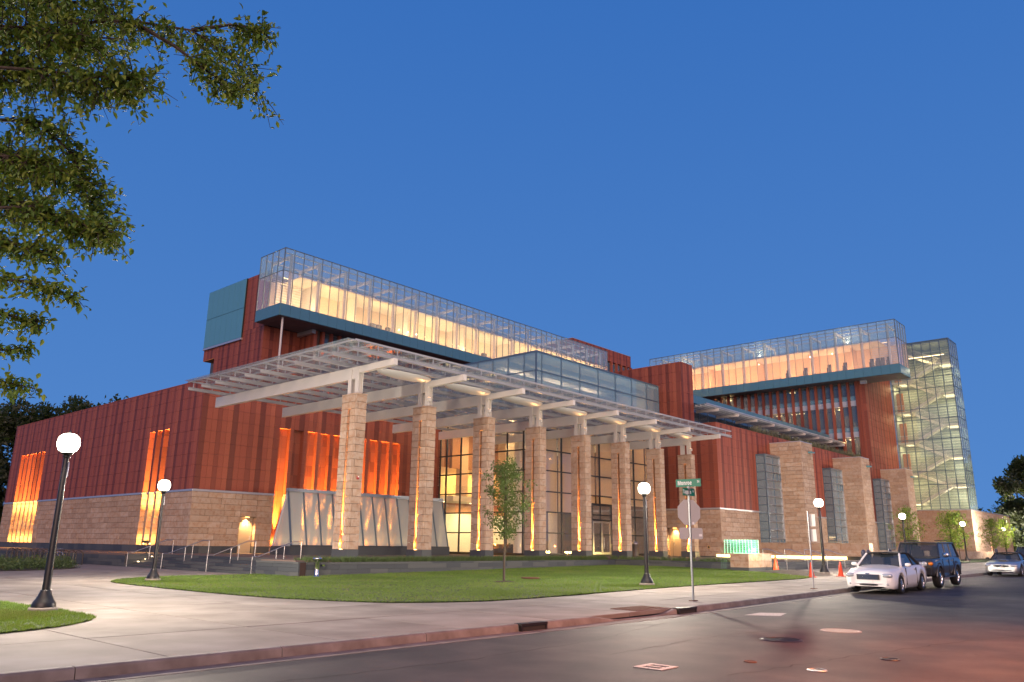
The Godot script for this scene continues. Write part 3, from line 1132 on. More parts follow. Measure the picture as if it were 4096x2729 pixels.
func build_left_wing() -> void:
	var b := thing("auditorium_wing", "windowless left wing of red terracotta over sandstone with glowing slots", "building", Vector3(WX, 0, WZ))
	var d := 0.42
	# body behind the cladding
	bx2(b, "core", Vector3(WX + d + 0.01, 0.1, -93.3 + d), Vector3(50.02, WTOP - 0.05, WZ - d - 0.01), M.joint)
	# wall along the plaza
	var side := bx2(b, "wall", Vector3(WX + d, 0.2, -93.2), Vector3(WX + d + 0.3, WTOP - 0.1, WZ - d - 0.02), M.stone_joint)
	var holes := []
	for h in [[-61.40, -60.53], [-60.17, -59.36], [-59.01, -58.17], [-90.33, -89.41], [-89.15, -88.25], [-87.97, -87.09], [-86.81, -85.95], [-85.71, -84.86], [-84.59, -83.72]]:
		holes.append([h[0], h[1], 1.26, 9.72])
	cladding_wall(b, side, "x", WX, -93.3, WZ, 1.26, holes, 4.98, WTOP, 240, 200)
	for i in holes.size():
		niche(side, "x", WX, holes[i][0], holes[i][1], 1.26, 9.72, 5.0, true, SIDE_NICHE if i < 3 else FAR_NICHE, Color(1.0, 0.72, 0.36))
	plinth(side, "x", WX - 0.02, -93.3, WZ + 0.02, TERRACE, 1.26)
	# wall under the portico
	var front := bx2(b, "wall", Vector3(WX + d, 0.2, WZ - d - 0.3), Vector3(50.0, WTOP - 0.1, WZ - d), M.joint)
	var fh := [[30.55, 31.83, 0.0, 3.35]]
	var fn := [[33.2, 34.12], [34.45, 35.35], [35.72, 36.62], [36.95, 37.85], [38.2, 39.1], [39.42, 40.32], [40.65, 41.54], [41.92, 42.84], [43.17, 44.06], [44.4, 45.3]]
	for h in fn:
		fh.append([h[0], h[1], 1.26, 10.12])
	cladding_wall(b, front, "z", WZ, WX, 50.1, 1.26, fh, 4.98, WTOP, 240, 160)
	for i in fn.size():
		niche(front, "z", WZ, fn[i][0], fn[i][1], 1.26, 10.12, 5.0 if i > 0 else 0.0, i != 1 and i != 5, FRONT_NICHE, NICHE_LIGHT)
	plinth(front, "z", WZ + 0.02, WX - 0.02, 30.55, TERRACE, 1.26)
	plinth(front, "z", WZ + 0.02, 31.83, 33.18, TERRACE, 1.26)
	plinth(front, "z", WZ + 0.02, 34.2, 50.1, TERRACE, 1.26)
	piece(front, "pedestal", Vector3(33.6, TERRACE + 0.2, WZ + 0.1), Vector3(1.0, 0.42, 0.5), stone_mats[1])
	bx2(b, "roof", Vector3(WX + 0.3, WTOP - 0.06, -93.0), Vector3(50.1, WTOP + 0.0, WZ - 0.3), M.soffit)
	# service door in a shallow lit recess
	var door := bx2(b, "door", Vector3(30.60, TERRACE, WZ - 0.40), Vector3(31.78, 3.33, WZ - 0.34), M.steel_door)
	bx2(door, "handle", Vector3(31.62, 1.72, WZ - 0.34), Vector3(31.66, 2.0, WZ - 0.28), M.steel)
	bx2(door, "transom_line", Vector3(30.62, 3.0, WZ - 0.345), Vector3(31.76, 3.02, WZ - 0.335), M.dark_frame)
	bx(door, "door_light", Vector3(31.2, 3.33, WZ - 0.15), Vector3(0.3, 0.03, 0.1), M.warm_glow)
	spot(b, "door_lamp", Vector3(31.2, 3.28, WZ - 0.15), Vector3(31.2, 0.8, WZ - 0.3), Color(1, 0.78, 0.5), 14.0, 55.0)
	# fire alarm strobe and small floodlight at the corner of the side wall
	var fl := thing("floodlight", "black floodlight on a short post by the left steps", "floodlight", Vector3(23.6, TERRACE, -52.5))
	var st := stb()
	box_into(st, Vector3(0, 0.35, 0), Vector3(0.06, 0.7, 0.06))
	box_into(st, Vector3(0, 0.02, 0), Vector3(0.2, 0.03, 0.2))
	put(fl, "post", done(st), M.black_paint)
	bx(fl, "lamp_head", Vector3(23.55, TERRACE + 0.72, -52.7), Vector3(0.18, 0.12, 0.7), M.plastic)
	for i in 4:
		bx(fl, "bracket", Vector3(23.55, TERRACE + 0.80, -52.95 + i * 0.16), Vector3(0.14, 0.06, 0.03), M.plastic)
	for z in [-53.15, -52.2]:
		put(fl, "spot_lens", sphere(0.045, 10), M.warm_glow, Vector3(23.62, TERRACE + 0.62, z) - origin(fl))


func sphere(r: float, seg := 20) -> SphereMesh:
	var s := SphereMesh.new()
	s.radius = r
	s.height = 2 * r
	s.radial_segments = seg
	s.rings = seg / 2
	return s


const SIDE_NICHE := 900.0
const FAR_NICHE := 900.0
const FRONT_NICHE := 1000.0


# ------------------------------------------------------------------ glass walls

# A curtain wall: us and ys are the lines of the grid. Every pane and every bar is a part.
func curtain(par: Node, axis: String, plane: float, us: Array, ys: Array, pane_m: Callable, frame: Material, bar_w: float, bar_d: float, skip = null) -> void:
	for i in us.size() - 1:
		for k in ys.size() - 1:
			var u0: float = us[i]
			var u1: float = us[i + 1]
			if skip != null and skip.call((u0 + u1) * 0.5, (ys[k] + ys[k + 1]) * 0.5):
				continue
			var m: Material = pane_m.call(i, k)
			var uc := (u0 + u1) * 0.5
			var yc: float = (ys[k] + ys[k + 1]) * 0.5
			var w := absf(u1 - u0) - bar_w * 0.6
			var h: float = ys[k + 1] - ys[k] - bar_w * 0.6
			if axis == "z":
				piece(par, "glass_pane", Vector3(uc, yc, plane), Vector3(w, h, 0.02), m)
			else:
				piece(par, "glass_pane", Vector3(plane, yc, uc), Vector3(0.02, h, w), m)
	var y0: float = ys[0]
	var y1: float = ys[ys.size() - 1]
	for u in us:
		if axis == "z":
			piece(par, "mullion", Vector3(u, (y0 + y1) * 0.5, plane - 0.012), Vector3(bar_w, y1 - y0, bar_d), frame)
		else:
			piece(par, "mullion", Vector3(plane + 0.012, (y0 + y1) * 0.5, u), Vector3(bar_d, y1 - y0, bar_w), frame)
	var a: float = us[0]
	var b: float = us[us.size() - 1]
	for y in ys:
		if axis == "z":
			piece(par, "transom", Vector3((a + b) * 0.5, y, plane - 0.006), Vector3(absf(b - a) - 0.006, bar_w, bar_d - 0.016), frame)
		else:
			piece(par, "transom", Vector3(plane + 0.006, y, (a + b) * 0.5), Vector3(bar_d - 0.016, bar_w, absf(b - a) - 0.006), frame)


func steps_of(a: float, b: float, step: float) -> Array:
	var n := roundi(absf(b - a) / step)
	var r := []
	for i in n + 1:
		r.append(lerpf(a, b, float(i) / n))
	return r


const AX := 50.2
const AZ := -42.0
const ATOP := 17.72


func build_atrium() -> void:
	var b := thing("glass_atrium", "tall glazed entrance hall behind the stone columns with a top storey of glass tinted for the sky it reflects", "building", Vector3(AX, TERRACE, AZ))
	var rows := [TERRACE + 0.15, 2.6, 4.29, 5.96, 7.70, 9.40, 11.08, 12.75, 14.42, 16.09, ATOP]
	var cols := [AX, 50.95, 53.65, 56.4, 59.25, 62.06, 64.92, 67.65, 69.98]
	var zs := [AZ, -43.35, -45.2, -47.05, -48.92, -50.8, -52.65, -53.5]
	var lower := func(i, k): return M.glass_sky_tint if k >= 7 else M.glass
	var door_gap := func(u, y): return (u > 56.4 and u < 62.1 and y < 5.2) or (u > 67.7 and y < 12.0)
	var high := func(_i, _k): return M.glass_sky_tint
	curtain(b, "z", AZ, cols, rows.slice(0, 8), lower, M.dark_frame, 0.10, 0.14, door_gap)
	curtain(b, "x", AX, zs, rows.slice(0, 8), lower, M.dark_frame, 0.10, 0.14)
	curtain(b, "z", AZ, cols, rows.slice(7), high, M.blue_frame, 0.07, 0.12)
	curtain(b, "x", AX, zs, rows.slice(7), high, M.blue_frame, 0.07, 0.12)
	# the top storey runs further back over the roof of the left wing
	curtain(b, "x", AX, [-53.5, -55.3, -57.1, -58.9], rows.slice(7), high, M.blue_frame, 0.07, 0.12)
	bx2(b, "sill", Vector3(AX - 0.05, TERRACE - 0.1, AZ - 0.25), Vector3(67.8, TERRACE + 0.12, AZ + 0.09), M.dark_frame)
	bx2(b, "sill", Vector3(AX - 0.09, TERRACE - 0.1, WZ), Vector3(AX + 0.25, TERRACE + 0.12, AZ), M.dark_frame)
	bx2(b, "roof_edge", Vector3(AX - 0.03, ATOP, -59.0), Vector3(70.0, ATOP + 0.10, AZ + 0.03), M.blue_frame)
	# the entrance: dark portal with a pair of steel framed glass doors
	var portal := thing_part(b, "entrance", Vector3(59.45, TERRACE, AZ))
	for u in [56.42, 57.9, 60.98, 62.04]:
		bx2(portal, "portal_post", Vector3(u - 0.07, TERRACE, AZ - 0.16), Vector3(u + 0.07, 5.2, AZ + 0.10), M.dark_frame)
	bx2(portal, "portal_head", Vector3(56.35, 5.10, AZ - 0.17), Vector3(62.1, 5.26, AZ + 0.11), M.dark_frame)
	bx2(portal, "portal_bar", Vector3(56.49, 3.80, AZ - 0.14), Vector3(61.97, 3.92, AZ + 0.08), M.dark_frame)
	for g in [[56.49, 57.83, TERRACE, 3.8], [56.49, 57.83, 3.92, 5.1], [57.97, 60.91, 3.92, 5.1], [61.05, 61.97, TERRACE, 3.8], [61.05, 61.97, 3.92, 5.1]]:
		piece(portal, "glass_pane", Vector3((g[0] + g[1]) * 0.5, (g[2] + g[3]) * 0.5, AZ), Vector3(g[1] - g[0], g[3] - g[2], 0.02), M.glass)
	for s in [0, 1]:
		var x0: float = 58.1 + s * 1.35
		var x1: float = x0 + 1.32
		var st := stb()
		for f in [[x0 + 0.06, 0.12], [x1 - 0.06, 0.12]]:
			box_into(st, Vector3(f[0], (TERRACE + 3.75) * 0.5 + 0.02, AZ + 0.03) - origin(portal), Vector3(f[1], 3.75 - TERRACE - 0.04, 0.07))
		for f in [[TERRACE + 0.17, 0.3], [3.68, 0.14]]:
			box_into(st, Vector3((x0 + x1) * 0.5, f[0], AZ + 0.03) - origin(portal), Vector3(x1 - x0 - 0.24, f[1], 0.068))
		put(portal, "door_frame", done(st), M.steel)
		piece(portal, "door_glass", Vector3((x0 + x1) * 0.5, 2.3, AZ + 0.03), Vector3(x1 - x0 - 0.24, 2.6, 0.015), M.glass)
		var hx: float = x1 - 0.18 if s == 0 else x0 + 0.18
		put(portal, "handle", tube_mesh([Vector3(hx, 1.35, AZ + 0.12) - origin(portal), Vector3(hx, 2.35, AZ + 0.12) - origin(portal)], [0.022, 0.022], 8), M.steel)
	for s in [57.98, 60.83]:
		bx2(portal, "door_jamb", Vector3(s, TERRACE, AZ - 0.05), Vector3(s + 0.10, 3.8, AZ + 0.07), M.steel)
	# roller shades behind the street side glass, drawn down to above the doors
	for i in 7:
		var u0: float = cols[i + 1] + 0.08
		var u1: float = cols[i + 2] - 0.20
		bx2(b, "roller_shade", Vector3(u0, 5.35 if i > 1 else 4.35, AZ - 0.42), Vector3(u1, 12.6, AZ - 0.40), M.shade_cloth)
	# inside: floors, back wall, columns
	bx2(b, "floor", Vector3(AX + 0.3, TERRACE - 0.2, -60.0), Vector3(69.8, TERRACE + 0.01, AZ - 0.3), M.floor_dark)
	bx2(b, "back_wall", Vector3(AX + 0.1, TERRACE, -60.3), Vector3(70.0, ATOP - 0.1, -60.0), M.white_wall)
	bx2(b, "side_wall", Vector3(69.7, TERRACE, -60.0), Vector3(69.95, 17.6, AZ - 0.5), M.peach)
	bx2(b, "ceiling", Vector3(AX + 0.3, 12.75, -60.0), Vector3(69.7, 13.0, AZ - 0.25), M.white_wall)
	bx2(b, "roof", Vector3(AX + 0.12, ATOP - 0.25, -59.8), Vector3(69.7, ATOP - 0.02, AZ - 0.15), M.white_wall)
	# timber boarding of the back wall, board by board
	var x := AX + 0.3
	while x < 69.5:
		var w := rng.randf_range(0.7, 1.0)
		piece(b, "timber_board", Vector3(x + w * 0.5, 11.05, -59.96), Vector3(w - 0.02, 3.35, 0.06), [M.wood, M.wood_dark, M.peach][rng.randi_range(0, 2)])
		piece(b, "timber_board", Vector3(x + w * 0.5, 5.35, -59.96), Vector3(w - 0.02, 1.3, 0.06), [M.wood, M.wood, M.orange_and_lit_soffit][rng.randi_range(0, 2)])
		x += w
	# gallery with balustrade
	bx2(b, "gallery", Vector3(55.0, 5.75, -59.9), Vector3(69.7, 6.25, -56.6), M.white_wall)
	bx2(b, "balustrade", Vector3(55.0, 6.25, -56.66), Vector3(69.7, 7.25, -56.62), M.glass)
	# piers of warm timber between the lit recesses of the gallery
	for px in [56.3, 59.0, 62.0, 64.8, 67.6]:
		bx2(b, "pier", Vector3(px, 6.25, -57.6), Vector3(px + 1.1, 12.7, -57.0), M.peach)
	bx2(b, "lintel", Vector3(55.2, 9.0, -57.5), Vector3(69.6, 12.7, -57.1), M.wood)
	for p in [[52.9, -46.2], [52.9, -51.4], [58.2, -46.6], [58.2, -52.0], [63.6, -46.6]]:
		put(b, "round_column", lathe([[0.42, 0.0], [0.42, 11.95]], 24), M.white_wall, Vector3(p[0], TERRACE + 0.012, p[1]) - origin(b))
	# reception desks and low seats
	for s in [[53.6, -49.2, 1.6, 0.9], [55.6, -49.6, 1.2, 0.9], [57.0, -47.6, 1.4, 0.8], [61.0, -46.4, 1.6, 0.75], [65.0, -46.5, 1.6, 0.75]]:
		bx2(b, "seat_block", Vector3(s[0], TERRACE + 0.012, s[1] - 0.8), Vector3(s[0] + s[2], TERRACE + s[3], s[1]), M.soft_top)
	# lamps inside
	for p in [[54.0, 5.6, -58.0, 26.0], [60.0, 5.6, -58.0, 26.0], [66.0, 5.6, -57.0, 22.0]]:
		bx(b, "ceiling_light", Vector3(p[0], 5.68, p[2]), Vector3(2.2, 0.05, 0.35), M.tube_glow)
		area(b, "hall_lamp", Vector3(p[0], 5.63, p[2]), Vector3(p[0], 0, p[2]), Vector2(2.2, 0.35), Color(1.0, 0.88, 0.62), p[3])
	for px in [58.0, 61.0, 64.0, 67.0]:
		bx(b, "ceiling_light", Vector3(px, 8.97, -58.6), Vector3(1.2, 0.05, 0.2), M.warm_glow)
		area(b, "gallery_lamp", Vector3(px, 8.92, -58.6), Vector3(px, 0, -58.9), Vector2(1.2, 0.2), Color(1.0, 0.74, 0.36), 10.0)
	for p in [[54.0, -48.0], [60.0, -47.0], [65.5, -47.0], [56.0, -53.5]]:
		bx(b, "ceiling_light", Vector3(p[0], 12.72, p[1]), Vector3(2.6, 0.05, 0.3), M.tube_glow)
		area(b, "hall_lamp", Vector3(p[0], 12.66, p[1]), Vector3(p[0], 0, p[1]), Vector2(2.6, 0.3), Color(1.0, 0.80, 0.54), HALL)
	for p in [[54.0, -46.0], [59.5, -46.0], [65.0, -46.0]]:
		bx(b, "ceiling_light", Vector3(p[0], 17.42, p[1]), Vector3(3.4, 0.05, 0.12), M.tube_glow)
		area(b, "top_lamp", Vector3(p[0], 17.37, p[1]), Vector3(p[0], 0, p[1]), Vector2(3.4, 0.12), Color(1.0, 0.88, 0.7), 15.0)
	for p in [-43.4, -45.2, -47.0, -48.8]:
		bx2(b, "roof_beam", Vector3(AX + 0.2, 16.9, p - 0.08), Vector3(69.7, 17.3, p + 0.08), M.grey_steel)
	bx2(b, "inner_wall", Vector3(53.0, 13.0, -51.6), Vector3(69.7, 17.4, -51.4), M.grey_panel)


const HALL := 42.0


# a part that is only a holder for its own pieces
func thing_part(par: Node, n: String, at: Vector3) -> Node3D:
	var o := Node3D.new()
	o.name = n
	o.position = at - origin(par)
	par.add_child(o, true)
	org[o] = at
	return o


# ------------------------------------------------------------------ right wing with stone towers

const OX := 67.8
const OZ := -34.6
const OTOP := 13.05


func build_office_wing() -> void:
	var b := thing("lecture_wing", "right wing of striped red terracotta over sandstone facing the street", "building", Vector3(OX, 0.3, OZ))
	var d := 0.42
	bx2(b, "core", Vector3(OX + d + 0.01, 0.0, -60.0), Vector3(112.0, OTOP - 0.05, OZ - d - 0.01), M.joint)
	var left := bx2(b, "wall", Vector3(OX + d, 0.2, AZ + 0.2), Vector3(OX + d + 0.2, OTOP - 0.1, OZ - d - 0.03), M.joint)
	cladding_wall(b, left, "x", OX, AZ, OZ, 0.85, [[-40.26, -38.74, 0.0, 3.37]], 5.03, OTOP, 220, 150)
	plinth(left, "x", OX - 0.015, AZ, -40.26, TERRACE - 0.2, 0.85)
	plinth(left, "x", OX - 0.015, -38.74, OZ, TERRACE - 0.2, 0.85)
	var door := bx2(b, "door", Vector3(OX + 0.33, TERRACE, -40.24), Vector3(OX + 0.39, 3.35, -38.76), M.steel_door)
	bx2(door, "door_leaf_line", Vector3(OX + 0.32, TERRACE, -39.86), Vector3(OX + 0.335, 3.34, -39.84), M.dark_frame)
	bx2(door, "handle", Vector3(OX + 0.25, 1.75, -39.7), Vector3(OX + 0.31, 2.05, -39.66), M.steel)
	bx(door, "door_light", Vector3(OX + 0.15, 3.36, -39.5), Vector3(0.12, 0.03, 0.35), M.warm_glow)
	spot(b, "door_lamp", Vector3(OX + 0.12, 3.3, -39.5), Vector3(OX + 0.25, 0.8, -39.5), Color(1, 0.78, 0.45), 14.0, 55.0)
	var front := bx2(b, "wall", Vector3(OX + d, 0.2, OZ - d - 0.3), Vector3(112.0, OTOP - 0.1, OZ - d), M.joint)
	var holes := []
	for i in 3:
		holes.append([76.05 + 17.92 * i, 79.5 + 17.92 * i, 0.0, 10.75])
	cladding_wall(b, front, "z", OZ, OX, 112.5, 0.6, holes, 5.03, OTOP, 280, 220)
	# the wall of the high block above and beyond, in the same plane
	bx2(b, "roof", Vector3(OX + 0.3, OTOP - 0.08, -60.0), Vector3(112.0, OTOP - 0.02, OZ - 0.3), M.soffit)
	var names := ["nearest", "middle", "farthest"]
	for i in 3:
		var x0 := 79.57 + 17.92 * i
		var t := thing("stone_tower", "%s of the three flat-topped sandstone towers on the right wing" % names[i], "tower", Vector3(x0, gy(x0), OZ), "stone towers along the right wing")
		bx2(t, "core", Vector3(x0 + 0.31, 0.2, OZ + 0.003), Vector3(x0 + 2.8, 12.2, -31.63), M.stone_joint)
		var out := []
		clad(out, "x", x0, OZ, -31.32, 0.2, 12.24, 0.415, ASHLAR, [], 0.3, 0.02, true, 0.008, 6)
		clad(out, "z", -31.32, x0 + 0.3, x0 + 3.1, 0.2, 12.24, 0.415, ASHLAR, [], 0.3, 0.02, true, 0.008, 6)
		commit_pieces(t, "stone_block", "stone_blocks", out, stone_mats, stone_colors, 260, M.sandstone_rest)
		bx2(t, "right_wall", Vector3(x0 + 2.8, 0.2, OZ + 0.002), Vector3(x0 + 3.095, 12.2, -31.63), stone_mats[i])
		bx2(t, "coping", Vector3(x0 - 0.02, 12.24, OZ + 0.002), Vector3(x0 + 3.12, 12.31, -31.30), M.flashing)
		var st := stb()
		for q in [[Vector3(0, 0, 0), Vector3(0.9, 0, 0), Vector3(0.9, 0, 0.5), Vector3(0, 0, 0.5)]]:
			box_into(st, Vector3(0, 0, 0.22), Vector3(0.7, 0.06, 0.44))
			box_into(st, Vector3(-0.32, 0.06, 0.22), Vector3(0.05, 0.12, 0.44))
			box_into(st, Vector3(0.32, 0.06, 0.22), Vector3(0.05, 0.12, 0.44))
		put(t, "rain_spout", done(st), M.grey_panel, Vector3(x0 + 2.2, 11.25, -31.31) - origin(t))
		# glazed bay in the angle on the left of the tower
		var g := thing("glass_bay", "slim grey glass bay window on the left of the %s stone tower" % names[i], "bay window", Vector3(x0 - 3.52, 2.0, OZ), "glass bays beside the stone towers")
		var gz := -33.65
		var ys := [0.9]
		for k in 12:
			ys.append(1.72 + 0.8125 * k)
		ys.append(10.75)
		var cols := [x0 - 3.52, x0 - 1.75, x0 - 0.03]
		curtain(g, "z", gz, cols, ys, func(_i, _k): return M.glass_bay, M.blue_frame, 0.07, 0.12)
		curtain(g, "x", x0 - 3.52, [gz - 0.005, OZ + 0.02], ys, func(_i, _k): return M.glass_bay, M.blue_frame, 0.07, 0.12)
		bx2(g, "bay_roof", Vector3(x0 - 3.58, 10.72, OZ), Vector3(x0 - 0.01, 10.82, gz + 0.06), M.blue_frame)
		bx2(g, "edge_post", Vector3(x0 - 0.13, 0.9, gz - 0.05), Vector3(x0 - 0.012, 10.72, gz + 0.10), M.flashing)
		for y in ys:
			bx2(g, "ledge", Vector3(x0 - 3.5, y - 0.02, gz + 0.06), Vector3(x0 - 0.14, y + 0.02, gz + 0.16), M.flashing)
		bx2(g, "room_back", Vector3(x0 - 3.4, 0.5, OZ - 0.6), Vector3(x0 - 0.05, 10.6, OZ - 0.5), M.blind_grey)
		for k in [1, 9]:
			var st2 := stb()
			for e in [[0, 0.36, 0.7, 0.03], [0, -0.36, 0.7, 0.03], [0.35, 0, 0.03, 0.72], [-0.35, 0, 0.03, 0.72]]:
				box_into(st2, Vector3(e[0], e[1], 0), Vector3(e[2], e[3], 0.08))
			put(g, "opening_light", done(st2), M.blue_frame, Vector3(x0 - 0.55, ys[k] + 0.41 if k == 1 else ys[k] + 0.41, gz + 0.05) - origin(g))
		if i == 1:
			bx(g, "ceiling_light", Vector3(x0 - 1.8, 2.95, OZ - 0.2), Vector3(2.4, 0.05, 0.3), M.tube_glow)
			area(g, "room_lamp", Vector3(x0 - 1.8, 2.9, OZ - 0.2), Vector3(x0 - 1.8, 0, OZ - 0.3), Vector2(2.4, 0.3), Color(1, 0.85, 0.55), 6.0)
			bx2(g, "room_ceiling", Vector3(x0 - 3.4, 3.0, OZ - 0.5), Vector3(x0 - 0.1, 3.1, gz - 0.1), M.white_wall)


# ------------------------------------------------------------------ the higher blocks behind

func red_wall(b: Node3D, axis: String, plane: float, u0: float, u1: float, y0: float, y1: float, most: int) -> Node:
	var d := 0.42
	var w: Node
	if axis == "z":
		w = bx2(b, "wall", Vector3(u0 + 0.02, y0 + 0.02, plane - d - 0.3), Vector3(u1 - 0.02, y1 - 0.02, plane - d), M.joint)
	else:
		w = bx2(b, "wall", Vector3(plane + d, y0 + 0.02, u0 + 0.02), Vector3(plane + d + 0.3, y1 - 0.02, u1 - 0.02), M.joint)
	var tiles := []
	clad(tiles, axis, plane, u0, u1, y0, y1, 1.0, TILE, [], d, 0.02, false, 0.006, 5)
	commit_pieces(w, "terracotta_tile", "terracotta_tiles", tiles, tile_mats, tile_colors, most, M.terracotta_rest)
	return w


func build_upper_buildings() -> void:
	# the narrow red block between the glass hall and the roof pavilion
	var b := thing("stair_block", "plain dark red terracotta block rising between the glass hall and the roof pavilion", "building", Vector3(70, 12, -39.3))
	bx2(b, "core", Vector3(70.44, 0.5, -60.0), Vector3(72.3, 19.9, -39.74), M.joint)
	red_wall(b, "x", 70.0, -60.0, -39.3, 12.0, 19.97, 250)
	red_wall(b, "z", -39.3, 70.0, 72.4, 12.9, 19.97, 80)
	bx2(b, "coping", Vector3(69.98, 19.97, -60.0), Vector3(72.42, 20.04, -39.28), M.terracotta_3)
	# roof pavilion with glass canopy on the right wing
	var p := thing("roof_pavilion", "long glazed pavilion with a flat overhanging roof on top of the right wing", "building", Vector3(72.4, OTOP, -40.3))
	bx2(p, "core", Vector3(72.5, 13.0, -48.0), Vector3(112.0, 16.3, -41.2), M.room_dark)
	bx2(p, "roof_fascia", Vector3(72.42, 16.35, -48.0), Vector3(112.4, 17.2, -40.0), M.blue_panel)
	for i in 19:
		bx2(p, "fascia_joint", Vector3(74.4 + i * 2.0, 16.36, -40.01), Vector3(74.44 + i * 2.0, 17.18, -39.985), M.blue_frame)
	curtain(p, "z", -40.9, steps_of(72.45, 112.3, 2.0), [13.05, 14.0, 16.3], func(_i, _k): return M.glass_dark, M.blue_frame, 0.08, 0.12)
	for x in [83.0, 88.0, 97.0, 106.0]:
		bx(p, "lamp_tube", Vector3(x, 14.3, -40.98), Vector3(0.10, 1.3, 0.05), M.strip_glow)
	# its canopy: beams, purlins and glass
	for i in 10:
		var x := 70.2 + i * 4.6
		if x < 72.0:
			continue
		var st := stb()
		box_into(st, Vector3(0, 0, 0), Vector3(0.16, 0.30, 2.6))
		put(p, "canopy_beam", done(st), M.white_steel, Vector3(x, 15.55, -39.05) - origin(p))
	for i in 5:
		bx2(p, "canopy_purlin", Vector3(72.42, 15.70, -38.05 - i * 0.55), Vector3(112.0, 15.82, -37.95 - i * 0.55), M.grey_steel)
	for i in 20:
		piece(p, "glass_pane", Vector3(73.4 + i * 2.0, 15.90, -39.0), Vector3(1.96, 0.02, 2.3), M.glass_sky_tint)
	bx2(p, "canopy_edge", Vector3(72.42, 15.83, -37.9), Vector3(112.2, 15.95, -37.82), M.flashing)
	# the high office block on the right
	var o := thing("office_block", "high red office block with tall windows under the right glass bar", "building", Vector3(112.5, 1, OZ))
	bx2(o, "core", Vector3(115.6, 0.5, -68.0), Vector3(124.4, 24.3, OZ - 0.75), M.room_dark)
	red_wall(o, "z", OZ + 0.004, 112.5, 115.2, 5.2, 24.4, 120)
	red_wall(o, "z", OZ + 0.004, 115.2, 124.4, 5.2, 27.2, 240)
	red_wall(o, "x", 112.5, -35.75, OZ - 0.42, 12.9, 24.4, 60)
	var sb := []
	clad(sb, "z", OZ + 0.002, 112.5, 124.4, 0.6, 5.2, 0.415, ASHLAR, [], 0.4, 0.012, true, 0.005, 6)
	commit_pieces(o, "stone_block", "stone_blocks", sb, stone_mats, stone_colors, 100, M.sandstone_rest)
	office_windows(o, "x", 112.5, -35.75, -67.6, 28, [[21.75, 24.2], [17.4, 20.95], [13.1, 16.6]], 24.4)
	# the block below the left glass bar
	var l := thing("office_block", "red office block with blue grey metal panel at its left end", "building", Vector3(43.4, 12.9, -87.9))
	bx2(l, "core", Vector3(48.5, 12.0, -96.0), Vector3(100.0, 24.3, -75.4), M.room_dark)
	bx2(l, "core", Vector3(43.83, 12.0, -85.2), Vector3(49.0, 30.6, -75.4), M.joint)
	red_wall(l, "x", 43.4, -85.25, -74.9, 12.9, 24.4, 200)
	red_wall(l, "x", 43.404, -87.9, -74.9, 24.4, 30.75, 200)
	red_wall(l, "x", 43.402, -87.9, -85.25, 22.3, 24.4, 40)
	bx2(l, "overhang_soffit", Vector3(43.42, 22.2, -87.9), Vector3(46.0, 22.29, -85.2), M.orange_and_lit_soffit)  # orange light under the overhang is put into its colour
	bx2(l, "overhang", Vector3(43.85, 22.3, -87.88), Vector3(48.0, 30.6, -85.2), M.joint)
	red_wall(l, "z", -74.9, 43.8, 48.0, 12.9, 24.4, 60)
	red_wall(l, "x", 48.0, -74.9, -72.2, 12.9, 24.4, 80)
	bx2(l, "ledge", Vector3(47.6, 23.95, -74.9), Vector3(48.05, 24.38, -72.0), M.flashing)
	bx2(l, "core", Vector3(48.45, 12.5, -76.0), Vector3(49.3, 24.3, -72.6), M.joint)
	office_windows(l, "z", -72.2, 49.15, 100.0, 45, [[21.75, 24.2], [17.4, 20.95], [13.1, 16.6]], 24.4)
	var pan := bx2(l, "metal_panel_wall", Vector3(43.26, 23.6, -87.85), Vector3(43.39, 30.72, -79.3), M.dark_frame)
	for i in 7:
		var za := -87.82 + i * (8.50 / 7.0)
		for k in [[23.75, 27.2], [27.25, 30.68]]:
			piece(pan, "metal_panel", Vector3(43.27, (k[0] + k[1]) * 0.5, za + 0.61), Vector3(0.10, k[1] - k[0], 1.18), M.grey_panel)
	bx2(pan, "panel_sill", Vector3(43.2, 23.5, -87.88), Vector3(43.4, 23.72, -79.28), M.flashing)
	var pole := thing("steel_column", "slender pale steel column below the corner of the left glass bar", "column", Vector3(42.95, 12.9, -70.6))
	put(pole, "shaft", lathe([[0.11, 0.0], [0.11, 11.5]], 14), M.white_steel)
	put(pole, "base_plate", lathe([[0.25, 0.0], [0.25, 0.06], [0.11, 0.08]], 14), M.grey_steel)
	# lift house behind the far end of the left glass bar
	var h := thing("lift_house", "red terracotta penthouse behind the far end of the left glass bar", "building", Vector3(99.5, 20, -75.5))
	bx2(h, "core", Vector3(99.95, 12, -90.0), Vector3(116.6, 34.5, -75.95), M.joint)
	red_wall(h, "z", -75.5, 99.5, 116.7, 32.6, 34.65, 90)
	red_wall(h, "x", 99.5, -85.0, -75.5, 31.0, 34.65, 60)
	bx2(h, "coping", Vector3(99.48, 34.65, -90), Vector3(116.72, 34.72, -75.48), M.flashing)
	office_windows(h, "z", -75.5, 100.0, 116.7, 11, [[29.0, 32.3], [24.6, 28.0]], 32.6)


